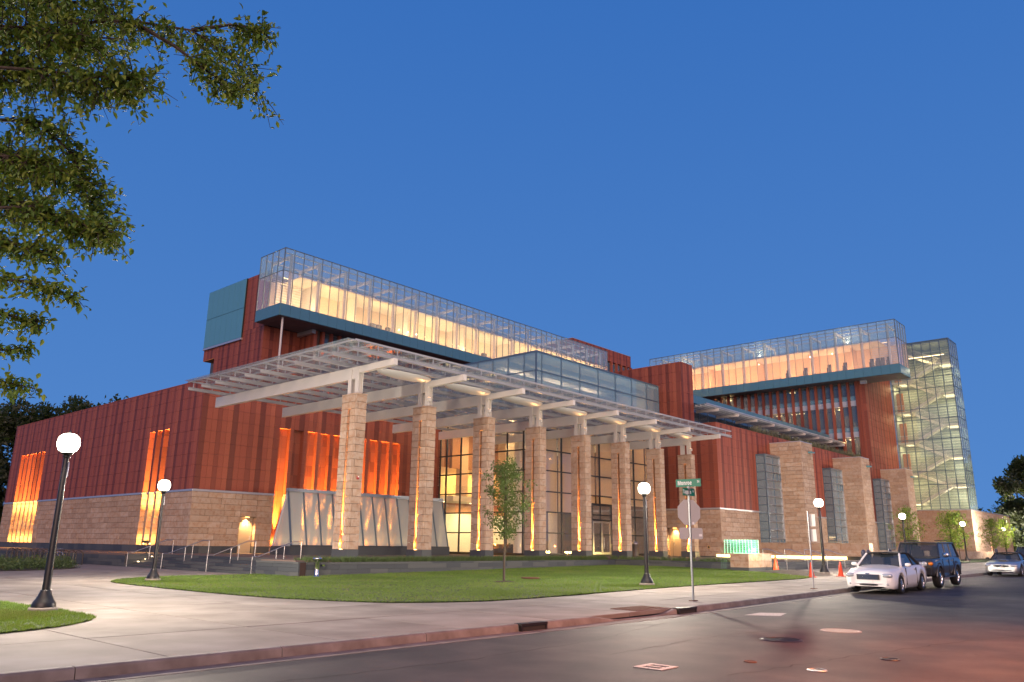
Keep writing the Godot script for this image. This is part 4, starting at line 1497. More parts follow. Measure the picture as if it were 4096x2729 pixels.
# rows of tall windows between red fins; floors: [sill, head] from the top down
func office_windows(b: Node3D, axis: String, plane: float, u0: float, u1: float, n: int, floors: Array, top: float) -> void:
	var step := (u1 - u0) / n
	var rest := []
	var i_count := 0
	for i in n + 1:
		var u := u0 + step * i
		var lo: float = floors[floors.size() - 1][0] - 0.4
		var c := Vector3(u, (lo + top) * 0.5, plane - 0.1) if axis == "z" else Vector3(plane + 0.1, (lo + top) * 0.5, u)
		var s := Vector3(0.32, top - lo, 0.5) if axis == "z" else Vector3(0.5, top - lo, 0.32)
		piece(b, "fin", c, s, tile_mats[rng.randi_range(1, 2)])
	for f in floors:
		var yl: float = f[0]
		var yh: float = f[1]
		var un := (u0 + u1) * 0.5
		var ul := absf(u1 - u0) - 0.1
		# spandrel, floor slab and ceiling
		if axis == "z":
			bx2(b, "spandrel", Vector3(minf(u0, u1), yl - 0.75, plane - 0.3), Vector3(maxf(u0, u1), yl, plane - 0.12), M.pale_panel)
			bx2(b, "office_floor", Vector3(minf(u0, u1), yl - 0.7, plane - 4.0), Vector3(maxf(u0, u1), yl - 0.3, plane - 0.32), M.room_dark)
			bx2(b, "office_ceiling", Vector3(minf(u0, u1), yh + 0.05, plane - 4.0), Vector3(maxf(u0, u1), yh + 0.15, plane - 0.32), M.room_pale)
			bx2(b, "office_back", Vector3(minf(u0, u1), yl - 0.3, plane - 4.1), Vector3(maxf(u0, u1), yh, plane - 4.0), M.room_pale)
		else:
			bx2(b, "spandrel", Vector3(plane + 0.12, yl - 0.75, minf(u0, u1)), Vector3(plane + 0.3, yl, maxf(u0, u1)), M.pale_panel)
			bx2(b, "office_floor", Vector3(plane + 0.32, yl - 0.7, minf(u0, u1)), Vector3(plane + 3.0, yl - 0.3, maxf(u0, u1)), M.room_dark)
			bx2(b, "office_ceiling", Vector3(plane + 0.32, yh + 0.05, minf(u0, u1)), Vector3(plane + 3.0, yh + 0.15, maxf(u0, u1)), M.room_pale)
			bx2(b, "office_back", Vector3(plane + 3.0, yl - 0.3, minf(u0, u1)), Vector3(plane + 3.1, yh, maxf(u0, u1)), M.room_pale)
		for i in n:
			var a := u0 + step * (i + 0.5)
			var w := absf(step) - 0.34
			var pane := [[yl, yl + 0.62], [yl + 0.66, yh]]
			for q in pane:
				var m: Material = M.glass_dark if q[0] > yl + 0.1 else M.glass_sky_tint
				if axis == "z":
					piece(b, "window", Vector3(a, (q[0] + q[1]) * 0.5, plane - 0.16), Vector3(w, q[1] - q[0], 0.03), m)
				else:
					piece(b, "window", Vector3(plane + 0.16, (q[0] + q[1]) * 0.5, a), Vector3(0.03, q[1] - q[0], w), m)
			# some rooms are lit, some have blinds half drawn
			var roll := rng.randf()
			i_count += 1
			if roll < 0.17 and axis == "x" and i < 18:
				var at := Vector3(plane + 1.5, yh - 0.1, a)
				bx(b, "ceiling_light", at, Vector3(0.5, 0.05, 0.7), M.office_glow)
				if roll < 0.08:
					omni(b, "office_lamp", at - Vector3(0, 0.25, 0), Color(1, 0.82, 0.55), 2.2, 0.2)
			elif roll > 0.72:
				var by := yh - (yh - yl) * rng.randf_range(0.25, 0.8)
				if axis == "z":
					piece(b, "window_blind", Vector3(a, (by + yh) * 0.5, plane - 0.26), Vector3(w, yh - by, 0.02), M.blind_grey)
				else:
					piece(b, "window_blind", Vector3(plane + 0.26, (by + yh) * 0.5, a), Vector3(0.02, yh - by, w), M.blind_grey)


# ------------------------------------------------------------------ glass bars on top

const BAR_Y := [24.4, 25.68, 29.33, 31.82]


# One storey glass bar with a steel framed open top behind glass.
# axis "z": the long glass looks towards +z. axis "x": the long glass looks towards -x.
func glass_bar(b: Node3D, axis: String, plane: float, u0: float, u1: float, depth: float, n: int, end_n: int, end_at: float, interior: Color, energy: float) -> void:
	var y0: float = BAR_Y[0]
	var y1: float = BAR_Y[1]
	var y2: float = BAR_Y[2]
	var y3: float = BAR_Y[3]
	var us := steps_of(u0, u1, absf(u1 - u0) / n)
	var v := func(u: float, y: float, w: float) -> Vector3: return Vector3(u, y, plane - w) if axis == "z" else Vector3(plane + w, y, u)
	var lo := minf(u0, u1)
	var hi := maxf(u0, u1)
	curtain(b, axis, plane, us, [y1, y2, y3], func(_i, k): return M.glass_clear if k == 0 else M.glass_top, M.bar_frame, 0.045, 0.12)
	# end wall
	var es := steps_of(plane - 0.02, plane - depth, depth / end_n) if axis == "z" else steps_of(plane + 0.02, plane + depth, depth / end_n)
	curtain(b, "x" if axis == "z" else "z", end_at, es, [y1, y2, y3], func(_i, k): return M.glass_clear if k == 0 else M.glass_top, M.bar_frame, 0.045, 0.12)
	# blank far end and back, floor, ceiling
	bx2(b, "floor_slab", v.call(lo + 0.12, y0 + 0.12, 0.12), v.call(hi - 0.05, y1 - 0.03, depth - 0.05), M.soffit)
	bx2(b, "soffit", v.call(lo + 0.1, y0, 0.1), v.call(hi - 0.05, y0 + 0.1, depth - 0.05), M.soffit)
	bx2(b, "floor", v.call(lo + 0.12, y1 - 0.03, 0.12), v.call(hi - 0.05, y1 + 0.02, depth - 0.05), M.carpet)
	var wall_m: Material = M.peach if axis == "x" else M.cream
	bx2(b, "back_wall", v.call(lo + 1.3, y1, depth - 0.3), v.call(hi - 0.06, y2 - 0.05, depth - 0.12), wall_m)
	bx2(b, "ceiling", v.call(lo + 2.4 if axis == "z" else lo + 0.1, y2 - 0.12, 0.35), v.call(hi - 0.06 if axis == "z" else hi - 2.4, y2 - 0.04, depth - 0.12), M.white_wall)
	# blue panels of the floor edge
	for i in n:
		var c: Vector3 = v.call((us[i] + us[i + 1]) * 0.5, (y0 + y1) * 0.5, -0.02)
		var w: float = absf(us[1] - us[0]) - 0.025
		piece(b, "edge_panel", c, Vector3(w, y1 - y0 - 0.05, 0.10) if axis == "z" else Vector3(0.10, y1 - y0 - 0.05, w), M.blue_panel)
	for i in end_n:
		var c := (float(es[i]) + float(es[i + 1])) * 0.5
		var w := absf(es[1] - es[0]) - 0.025
		if axis == "z":
			piece(b, "edge_panel", Vector3(end_at - 0.02, (y0 + y1) * 0.5, c), Vector3(0.10, y1 - y0 - 0.05, w), M.blue_panel)
		else:
			piece(b, "edge_panel", Vector3(c, (y0 + y1) * 0.5, end_at + 0.02), Vector3(w, y1 - y0 - 0.05, 0.10), M.blue_panel)
	# soffit panels
	for i in n:
		piece(b, "soffit_panel", v.call((us[i] + us[i + 1]) * 0.5, y0 - 0.012, depth * 0.5), Vector3(absf(us[1] - us[0]) - 0.03, 0.02, depth - 0.25) if axis == "z" else Vector3(depth - 0.25, 0.02, absf(us[1] - us[0]) - 0.03), M.soffit)
	# steel frames every third pane: post, roof beam and purlins
	for i in range(1, n + 1, 3):
		var u: float = us[i]
		var st := stb()
		bar_into(st, v.call(u, y1, 0.55), v.call(u, y3 - 0.45, 0.55), 0.24, 0.24)
		bar_into(st, v.call(u, y2, depth - 0.35), v.call(u, y3 - 0.45, depth - 0.35), 0.18, 0.18)
		bar_into(st, v.call(u, y3 - 0.55, 0.46), v.call(u, y3 - 0.55, depth - 0.26), 0.22, 0.30)
		var o := put(b, "steel_frame", done(st), M.white_steel, Vector3.ZERO - origin(b))
	for w in [0.5, 2.3, depth - 0.3]:
		bx2(b, "purlin", v.call(lo + 0.3, y3 - 0.40, w - 0.06), v.call(hi - 0.3, y3 - 0.28, w + 0.06), M.grey_steel)
	for k in 2:
		bx2(b, "louvre", v.call(lo + 1.6, y2 + 0.15 + k * 0.22, depth - 0.12), v.call(hi - 0.4, y2 + 0.23 + k * 0.22, depth - 0.02), M.grey_steel)
	bx2(b, "top_edge", v.call(lo - 0.02, y3, -0.03), v.call(hi + 0.02, y3 + 0.06, 0.12), M.blue_frame)
	# back glass of the open top
	for i in n:
		piece(b, "back_pane", v.call((us[i] + us[i + 1]) * 0.5, (y2 + y3) * 0.5, depth - 0.01), Vector3(absf(us[1] - us[0]) - 0.03, y3 - y2, 0.02) if axis == "z" else Vector3(0.02, y3 - y2, absf(us[1] - us[0]) - 0.03), M.glass_top)
	# added interior light: six long fittings to a bar, out of view
	var parts := 6
	for i in parts:
		var a := lerpf(lo + 0.6, hi - 0.6, (i + 0.5) / parts)
		var ln := (hi - lo) / parts - 1.2
		# an added, unseen floor trough along the glass lights wall and ceiling
		bx(b, "hidden_floor_light", v.call(a, y1 + 0.06, 0.80), Vector3(ln, 0.05, 0.16) if axis == "z" else Vector3(0.16, 0.05, ln), M.bar_glow)
		area(b, "hidden_floor_lamp", v.call(a, y1 + 0.10, 0.80), v.call(a, y1 + 1.5, depth - 0.3), Vector2(ln, 0.16), interior, energy * 1.3)
	var hung := [17.0, 18.4, 19.8, 21.2, 26.0, 27.2, 28.4] if axis == "z" else [9.0, 12.2, 15.4, 20.0]
	for e in hung:
		put(b, "downlight", sphere(0.07, 10), M.star_glow, v.call(lo + e if axis == "z" else hi - e, y2 - 0.75 if axis == "x" else y1 + 0.95, 1.2) - origin(b))
	# long lights added below the open top to brighten its steel frames
	for i in 3:
		var a := lerpf(lo, hi, (i + 0.5) / 3.0)
		bx(b, "added_top_light", v.call(a, y2 + 0.05, 2.4), Vector3((hi - lo) / 3.0 - 3.0, 0.05, 0.12) if axis == "z" else Vector3(0.12, 0.05, (hi - lo) / 3.0 - 3.0), M.bar_glow)
		area(b, "top_lamp", v.call(a, y2 + 0.10, 2.4), v.call(a, y3, 2.4), Vector2((hi - lo) / 3.0 - 3.0, 0.12), Color(1, 0.8, 0.6), 18.0)


func build_glass_bars() -> void:
	var l := thing("glass_bar", "long lit glass bar jutting out over the roof on the left", "building", Vector3(42.2, BAR_Y[0], -70.0), "lit glass bars on the roof")
	glass_bar(l, "z", -70.0, 42.2, 101.4, 4.72, 50, 4, 42.2, Color(1.0, 0.84, 0.58), LBAR)
	# partitions, desks and chairs seen through the glass
	for x in [47.2, 52.6, 60.4, 70.2, 80.0]:
		bx2(l, "partition", Vector3(x, BAR_Y[1] + 0.02, -74.3), Vector3(x + 0.15, BAR_Y[2] - 0.13, -71.2), M.white_wall)
	for k in 10:
		bx2(l, "slatted_screen", Vector3(43.6, 26.2 + k * 0.3, -73.4), Vector3(46.8, 26.4 + k * 0.3, -73.35), M.white_wall)
	for x in [55.0, 55.9, 57.4, 74.0]:
		bx2(l, "cabinet", Vector3(x, BAR_Y[1] + 0.02, -71.6), Vector3(x + 0.7, BAR_Y[1] + 0.9, -71.2), M.plastic)
	var r := thing("glass_bar", "lit glass bar over the tall windows on the right, its end jutting towards the street", "building", Vector3(110.3, BAR_Y[0], -29.25), "lit glass bars on the roof")
	glass_bar(r, "x", 110.3, -29.25, -67.6, 4.55, 33, 4, -29.25, Color(1.0, 0.76, 0.52), RBAR)
	for z in [-36.0, -42.0, -50.0, -58.0]:
		bx2(r, "partition", Vector3(112.4, BAR_Y[1] + 0.02, z), Vector3(114.4, BAR_Y[2] - 0.13, z + 0.15), M.peach)
	for z in [-31.0, -33.2, -36.8, -39.0, -42.4, -45.0, -31.8, -32.4]:
		bx2(r, "chair", Vector3(110.9, BAR_Y[1] + 0.02, z), Vector3(111.4, BAR_Y[1] + 0.85, z + 0.5), M.plastic)
		bx2(r, "chair_back", Vector3(111.3, BAR_Y[1] + 0.86, z), Vector3(111.42, BAR_Y[1] + 1.35, z + 0.5), M.plastic)
	for k in 10:
		bx2(r, "slatted_screen", Vector3(113.4, 26.2 + k * 0.3, -33.4), Vector3(113.45, 26.36 + k * 0.3, -29.9), M.grey_steel)
	bx2(r, "beam_under", Vector3(112.0, 23.9, -35.0), Vector3(112.48, 24.38, -34.2), M.flashing)


const LBAR := 55.0
const RBAR := 30.0


# ------------------------------------------------------------------ glass stair tower at the far right

func build_stair_tower() -> void:
	var x0 := 124.5
	var x1 := 129.1
	var za := -26.1
	var zb := -34.6
	var t := thing("stair_tower", "glass stair tower with zigzag stairs inside, at the far right end of the building", "tower", Vector3(x0, 1.0, za))
	var ys := [7.15, 10.66, 12.56, 15.49, 17.14, 20.04, 21.66, 24.56, 26.19, 29.07, 31.58]
	curtain(t, "x", x0, steps_of(za, zb, 1.214), ys, func(_i, _k): return M.glass_reflect_tint, M.blue_frame, 0.09, 0.14)
	curtain(t, "z", za, steps_of(x0, x1, 1.15), ys, func(_i, _k): return M.glass_reflect_tint, M.blue_frame, 0.07, 0.12)
	bx2(t, "top_edge", Vector3(x0 - 0.03, 31.58, zb), Vector3(x1, 31.66, za + 0.03), M.blue_frame)
	bx2(t, "back_wall", Vector3(x1 - 0.05, 7.0, zb), Vector3(x1 + 0.1, 31.5, za - 0.1), M.tower_wall)
	for k in 60:
		piece(t, "wall_slat", Vector3(x1 - 0.10, 7.3 + k * 0.4, (za + zb) * 0.5), Vector3(0.08, 0.12, 8.2), M.tower_slat)
	bx2(t, "left_wall", Vector3(x0 + 1.2, 7.0, zb - 0.2), Vector3(x1, 31.5, zb + 0.05), M.tower_wall)
	# stone base
	var sb := []
	clad(sb, "x", x0 - 0.05, zb + 0.3, za + 0.1, 0.5, 7.05, 0.415, ASHLAR, [], 0.3, 0.012, true, 0.004, 6)
	clad(sb, "z", za + 0.1, x0 + 0.25, 150.0, 0.5, 7.05, 0.415, ASHLAR, [[134.0, 135.6, 0.0, 3.6]], 0.3, 0.012, true, 0.004, 6)
	commit_pieces(t, "stone_block", "stone_blocks", sb, stone_mats, stone_colors, 200, M.sandstone_rest)
	bx2(t, "base", Vector3(x0 + 0.27, 0.2, zb), Vector3(150.0, 6.9, za - 0.21), M.stone_joint)
	bx2(t, "base_door", Vector3(134.0, 0.6, za - 0.2), Vector3(135.6, 3.6, za - 0.15), M.door_glow)
	bx2(t, "base_coping", Vector3(x0 - 0.1, 7.05, zb), Vector3(150.0, 7.16, za + 0.15), M.flashing)
	# floors on the left, flights of stairs on the right
	var levels := [8.3, 12.4, 16.95, 21.5, 26.0]
	for i in levels.size():
		var y: float = levels[i]
		bx2(t, "landing", Vector3(x0 + 0.5, y - 0.25, zb + 0.1), Vector3(x1 - 0.2, y, -32.4), M.white_wall)
		bx2(t, "landing", Vector3(x0 + 0.6, y + 2.03, -28.2), Vector3(x1 - 0.2, y + 2.28, za - 0.3), M.white_wall)
		for f in [[Vector3(x0 + 1.0, y, -32.4), Vector3(x0 + 1.0, y + 2.28, -28.2)], [Vector3(x0 + 2.9, y + 2.28, -28.2), Vector3(x0 + 2.9, (levels[i + 1] if i < 4 else y + 4.55), -32.4)]]:
			var st := stb()
			bar_into(st, f[0] - Vector3(0, 0.2, 0), f[1] - Vector3(0, 0.2, 0), 1.3, 0.34)
			put(t, "stair_flight", done(st), M.white_wall, -origin(t))
			var st2 := stb()
			for side in [-0.6, 0.6]:
				var o := Vector3(side, 0, 0)
				bar_into(st2, f[0] + o + Vector3(0, 0.95, 0), f[1] + o + Vector3(0, 0.95, 0), 0.05, 0.05)
				for k in 22:
					var p: Vector3 = f[0].lerp(f[1], (k + 0.5) / 22.0) + o
					box_into(st2, p + Vector3(0, 0.45, 0), Vector3(0.025, 0.95, 0.025))
			put(t, "stair_railing", done(st2), M.white_steel, -origin(t))
		var st3 := stb()
		bar_into(st3, Vector3(x0 + 0.55, y + 0.95, zb + 0.1), Vector3(x0 + 0.55, y + 0.95, -32.4), 0.05, 0.05)
		bar_into(st3, Vector3(x0 + 0.65, y + 3.2, -28.2), Vector3(x0 + 0.65, y + 3.2, za - 0.3), 0.05, 0.05)
		for k in 12:
			box_into(st3, Vector3(x0 + 0.55, y + 0.47, zb + 0.2 + k * 0.17), Vector3(0.025, 0.95, 0.025))
			box_into(st3, Vector3(x0 + 0.65, y + 2.75, -28.1 + k * 0.16), Vector3(0.025, 0.95, 0.025))
		put(t, "landing_railing", done(st3), M.white_steel, -origin(t))
		bx2(t, "red_panel", Vector3(x0 + 1.8, y, zb + 0.15), Vector3(x0 + 2.0, y + 3.0, -33.5), M.orange_and_lit_soffit)
		# a long light under each upper landing, a small one under the lower
		bx(t, "ceiling_light", Vector3(x0 + 2.2, y + 1.98, -27.2), Vector3(1.8, 0.05, 1.4), M.stair_glow)
		area(t, "stair_lamp", Vector3(x0 + 2.2, y + 1.93, -27.2), Vector3(x0 + 2.2, 0, -27.3), Vector2(1.8, 1.4), Color(1, 0.95, 0.74), TOWER)
		bx(t, "ceiling_light", Vector3(x0 + 2.2, y - 0.28, -33.3), Vector3(1.6, 0.05, 0.8), M.stair_glow)
		area(t, "stair_lamp", Vector3(x0 + 2.2, y - 0.33, -33.3), Vector3(x0 + 2.2, 0, -33.2), Vector2(1.6, 0.8), Color(1, 0.90, 0.66), TOWER)
	bx2(t, "roof", Vector3(x0 + 0.2, 31.3, zb), Vector3(x1, 31.45, za - 0.15), M.tower_wall)
	bx(t, "ceiling_light", Vector3(x0 + 1.5, 29.6, -30.2), Vector3(0.2, 0.08, 6.0), M.tube_glow)
	area(t, "stair_lamp", Vector3(x0 + 1.5, 29.52, -30.2), Vector3(x0 + 1.6, 0, -30.2), Vector2(0.2, 6.0), Color(1, 0.9, 0.62), TOWER)


const TOWER := 14.0


# ------------------------------------------------------------------ stone columns and glass canopy

const SLOT := 1300.0
const COLUMN_Z := -34.1


func column_x(i: int) -> float:
	return 25.66 + 5.172 * i


func build_columns() -> void:
	var where := ["nearest, at the left end of the row", "second from the left end, left of the young tree", "third from the left end, just behind the left half of the young tree", "fourth from the left end, just right of the young tree", "fifth from the left end, left of the glass doors", "sixth from the left end, right of the glass doors", "seventh from the left end, behind the street lamp", "farthest, behind the street name signs"]
	for i in 8:
		var x0 := column_x(i)
		var zf := COLUMN_Z
		var t := thing("stone_column", "sandstone portico column with glowing slot, %s" % where[i], "column", Vector3(x0, TERRACE, zf), "portico columns")
		bx2(t, "core", Vector3(x0 + 0.16, TERRACE, zf - 1.2), Vector3(x0 + 0.58, 9.40, zf - 0.11), M.stone_joint)
		for y in 21:
			var ya := 1.27 + y * 0.388
			var yb := ya + 0.388
			var g := 0.022
			var h := yb - ya - g
			var yc := (ya + yb) * 0.5
			var s0 := zf - 0.53          # right edge of the slot
			var s1 := zf - 0.72          # left edge
			var m := func() -> Material: return stone_mats[rng.randi_range(0, 5)]
			var corner: float = 0.12 if y % 2 == 0 else 0.0
			# street face: full width of the column
			if y % 2 == 0:
				piece(t, "stone_block", Vector3(x0 + 0.35, yc, zf - 0.05), Vector3(0.70 - g, h, 0.10), m.call())
			else:
				piece(t, "stone_block", Vector3(x0 + 0.06, yc, zf - 0.05), Vector3(0.12 - g, h, 0.10), m.call())
				piece(t, "stone_block", Vector3(x0 + 0.41, yc, zf - 0.05), Vector3(0.58 - g, h, 0.10), m.call())
			if ya < 8.62:
				piece(t, "stone_block", Vector3(x0 + 0.075, yc, (zf - 0.10 + s0) * 0.5), Vector3(0.15, h, absf(s0 - zf + 0.10) - g), m.call())
				piece(t, "stone_block", Vector3(x0 + 0.075, yc, (s1 + zf - 1.3) * 0.5), Vector3(0.15, h, absf(zf - 1.3 - s1) - g), m.call())
			else:
				piece(t, "stone_block", Vector3(x0 + 0.075, yc, zf - 0.70), Vector3(0.15, h, 1.2 - g), m.call())
			# back and far side
			piece(t, "stone_block", Vector3(x0 + 0.425, yc, zf - 1.25), Vector3(0.55 - g, h, 0.10), m.call())
			piece(t, "stone_block", Vector3(x0 + 0.64, yc, zf - 0.65), Vector3(0.12, h, 1.1 - g), m.call())
		# rough split lining of the slot: ridges that catch the light from below
		var rl := stb()
		var yy := 1.27
		var px := 0.125
		while yy < 8.66:
			var y2 := yy + rng.randf_range(0.014, 0.032)
			var dx := rng.randf_range(0.112, 0.122)
			var ym := yy + (y2 - yy) * rng.randf_range(0.55, 0.85)
			for z2 in 3:
				var za := zf - 0.52 - z2 * 0.07
				var zb2 := za - 0.07
				var d2 := dx + rng.randf_range(-0.002, 0.002)
				quad(rl, Vector3(x0 + 0.13, yy, zb2) - origin(t), Vector3(x0 + d2, ym, zb2) - origin(t), Vector3(x0 + d2, ym, za) - origin(t), Vector3(x0 + 0.13, yy, za) - origin(t))
				quad(rl, Vector3(x0 + d2, ym, zb2) - origin(t), Vector3(x0 + 0.13, y2, zb2) - origin(t), Vector3(x0 + 0.13, y2, za) - origin(t), Vector3(x0 + d2, ym, za) - origin(t))
			yy = y2
		put(t, "slot_lining", done(rl), M.copper)
		bx2(t, "plinth", Vector3(x0 - 0.015, TERRACE, zf - 1.315), Vector3(x0 + 0.715, 1.262, zf + 0.015), granite_mats[i % 3])
		for e in [[0.0, 0.35], [0.35, 0.7]]:
			bx2(t, "cap_stone", Vector3(x0 + e[0] - 0.015, 9.422, zf - 1.315), Vector3(x0 + e[1] + 0.009, 9.49, zf + 0.015), stone_mats[(i + 2) % 6])
		bx(t, "uplight", Vector3(x0 + 0.06, 1.285, zf - 0.625), Vector3(0.10, 0.04, 0.14), M.warm_glow)
		spot(t, "slot_lamp", Vector3(x0 + 0.012, 1.33, zf - 0.625), Vector3(x0 + 0.012 + 0.76, 1.33 + 7.2, zf - 0.625), Color(1, 0.62, 0.26), SLOT, 6.0, 0.01, 0.35)
		omni(t, "slot_glow", Vector3(x0 + 0.02, 1.55, zf - 0.625), Color(1, 0.60, 0.26), 0.55, 0.04)
		if i == 0:
			var box := thing("alarm_box", "small red fire alarm strobe on the nearest stone column", "alarm", Vector3(x0 + 0.38, 4.85, zf))
			bx(box, "housing", Vector3(x0 + 0.38, 4.95, zf + 0.03), Vector3(0.12, 0.17, 0.06), M.alarm_red)
			bx(box, "strobe_lens", Vector3(x0 + 0.38, 5.0, zf + 0.07), Vector3(0.08, 0.05, 0.02), M.sign_white)


func i_beam(st: SurfaceTool, a: Vector3, b: Vector3, w: float, h: float) -> void:
	var up := Vector3(0, h * 0.5 - 0.012, 0)
	bar_into(st, a + up, b + up, w, 0.024)
	bar_into(st, a - up, b - up, w, 0.024)
	bar_into(st, a, b, 0.02, h - 0.05)


func build_canopy() -> void:
	var c := thing("entrance_canopy", "wide flat glass canopy on white steel beams carried by the stone columns", "canopy", Vector3(23.4, 9.49, -31.4))
	var o := origin(c)
	for i in 8:
		var x := column_x(i) + 0.36
		# the box beam: deep behind the column, shallow in front
		var st := stb()
		var w := 0.13
		for seg in [[-49.95, -34.42, 10.36, 11.03, 10.36, 11.03], [-34.42, -31.42, 10.66, 11.03, 10.72, 11.06]]:
			var a := Vector3(x - w, seg[2], seg[0]) - o
			var p := [Vector3(x - w, seg[2], seg[0]) - o, Vector3(x + w, seg[2], seg[0]) - o, Vector3(x + w, seg[3], seg[0]) - o, Vector3(x - w, seg[3], seg[0]) - o, Vector3(x - w, seg[4], seg[1]) - o, Vector3(x + w, seg[4], seg[1]) - o, Vector3(x + w, seg[5], seg[1]) - o, Vector3(x - w, seg[5], seg[1]) - o]
			for f in [[0, 3, 2, 1], [4, 5, 6, 7], [0, 4, 7, 3], [1, 2, 6, 5], [3, 7, 6, 2], [0, 1, 5, 4]]:
				quad(st, p[f[0]], p[f[1]], p[f[2]], p[f[3]])
		var beam := put(c, "box_beam", done(st), M.white_steel)
		bx2(beam, "end_plate", Vector3(x - w - 0.01, 10.35, -49.97), Vector3(x + w + 0.01, 11.04, -49.93), M.grey_steel)
		for z in [-34.45, -35.08]:
			var sp := stb()
			box_into(sp, Vector3(x - 0.15, 10.2, z) - o, Vector3(0.035, 1.42, 0.28))
			box_into(sp, Vector3(x + 0.15, 10.2, z) - o, Vector3(0.035, 1.42, 0.28))
			box_into(sp, Vector3(x, 10.2, z) - o, Vector3(0.28, 1.41, 0.04))
			box_into(sp, Vector3(x, 9.505, z) - o, Vector3(0.38, 0.03, 0.34))
			put(c, "post", done(sp), M.white_steel)
	# long joists across the beams, each with its row of struts
	for k in 11:
		var z := -49.0 + 1.73 * k
		var st := stb()
		i_beam(st, Vector3(23.42, 11.16, z) - o, Vector3(64.95, 11.16, z) - o, 0.17, 0.20)
		put(c, "joist", done(st), M.joist_steel)
		var ss := stb()
		var x := 23.75
		while x < 65.0:
			box_into(ss, Vector3(x, 11.43, z) - o, Vector3(0.045, 0.36, 0.045))
			x += 1.293
		put(c, "struts", done(ss), M.joist_steel).set_meta("kind", "stuff")
		var s2 := stb()
		bar_into(s2, Vector3(23.55, 11.64, z) - o, Vector3(64.95, 11.64, z) - o, 0.07, 0.10)
		put(c, "glazing_bar", done(s2), M.joist_steel)
	for k in 33:
		var x := 23.6 + k * 1.293
		bx2(c, "rafter", Vector3(x - 0.03, 11.63, -49.5), Vector3(x + 0.03, 11.71, -32.0 + 0.1), M.joist_steel)
	for k in 16:
		for j in 10:
			var x := 23.35 + k * 2.602
			var z := -49.55 + j * 1.75
			piece(c, "glass_pane", Vector3(x + 1.301, 11.745, z + 0.875), Vector3(2.585, 0.024, 1.735), M.canopy_glass)
	# curved white reflectors between the posts
	for i in 7:
		var xa := column_x(i) + 1.2
		var xb := column_x(i + 1) + 0.1
		var st := stb()
		st.set_smooth_group(0)
		var n := 20
		var rings := []
		for s in n + 1:
			var u := float(s) / n
			var wv := pow(clampf(1.0 - pow(absf(u * 2 - 1.0), 2.6), 0.0, 1.0), 0.55)
			var ring := []
			for q in 9:
				var a := PI * q / 8.0
				ring.append(Vector3(lerpf(xa, xb, u), 11.02 - sin(a) * 0.30 * wv, -34.05 + cos(a) * 0.62 * wv) - o)
			rings.append(ring)
		for s in n:
			for q in 8:
				quad(st, rings[s][q], rings[s][q + 1], rings[s + 1][q + 1], rings[s + 1][q])
		put(c, "curved_reflector", done(st), M.grey_steel)
		bx(c, "uplight_housing", Vector3(xb - 0.02, 9.88, -34.1), Vector3(0.14, 0.20, 0.20), M.white_steel)
		bx(c, "uplight", Vector3(xb - 0.02, 9.985, -34.1), Vector3(0.10, 0.006, 0.16), M.warm_glow)
		spot(c, "canopy_lamp", Vector3(xb - 0.06, 10.02, -34.1), Vector3(xb - 1.3, 10.9, -34.1), Color(1, 0.72, 0.42), 1.3, 60.0, 0.08)


# ------------------------------------------------------------------ wedge-shaped skylight on the terrace

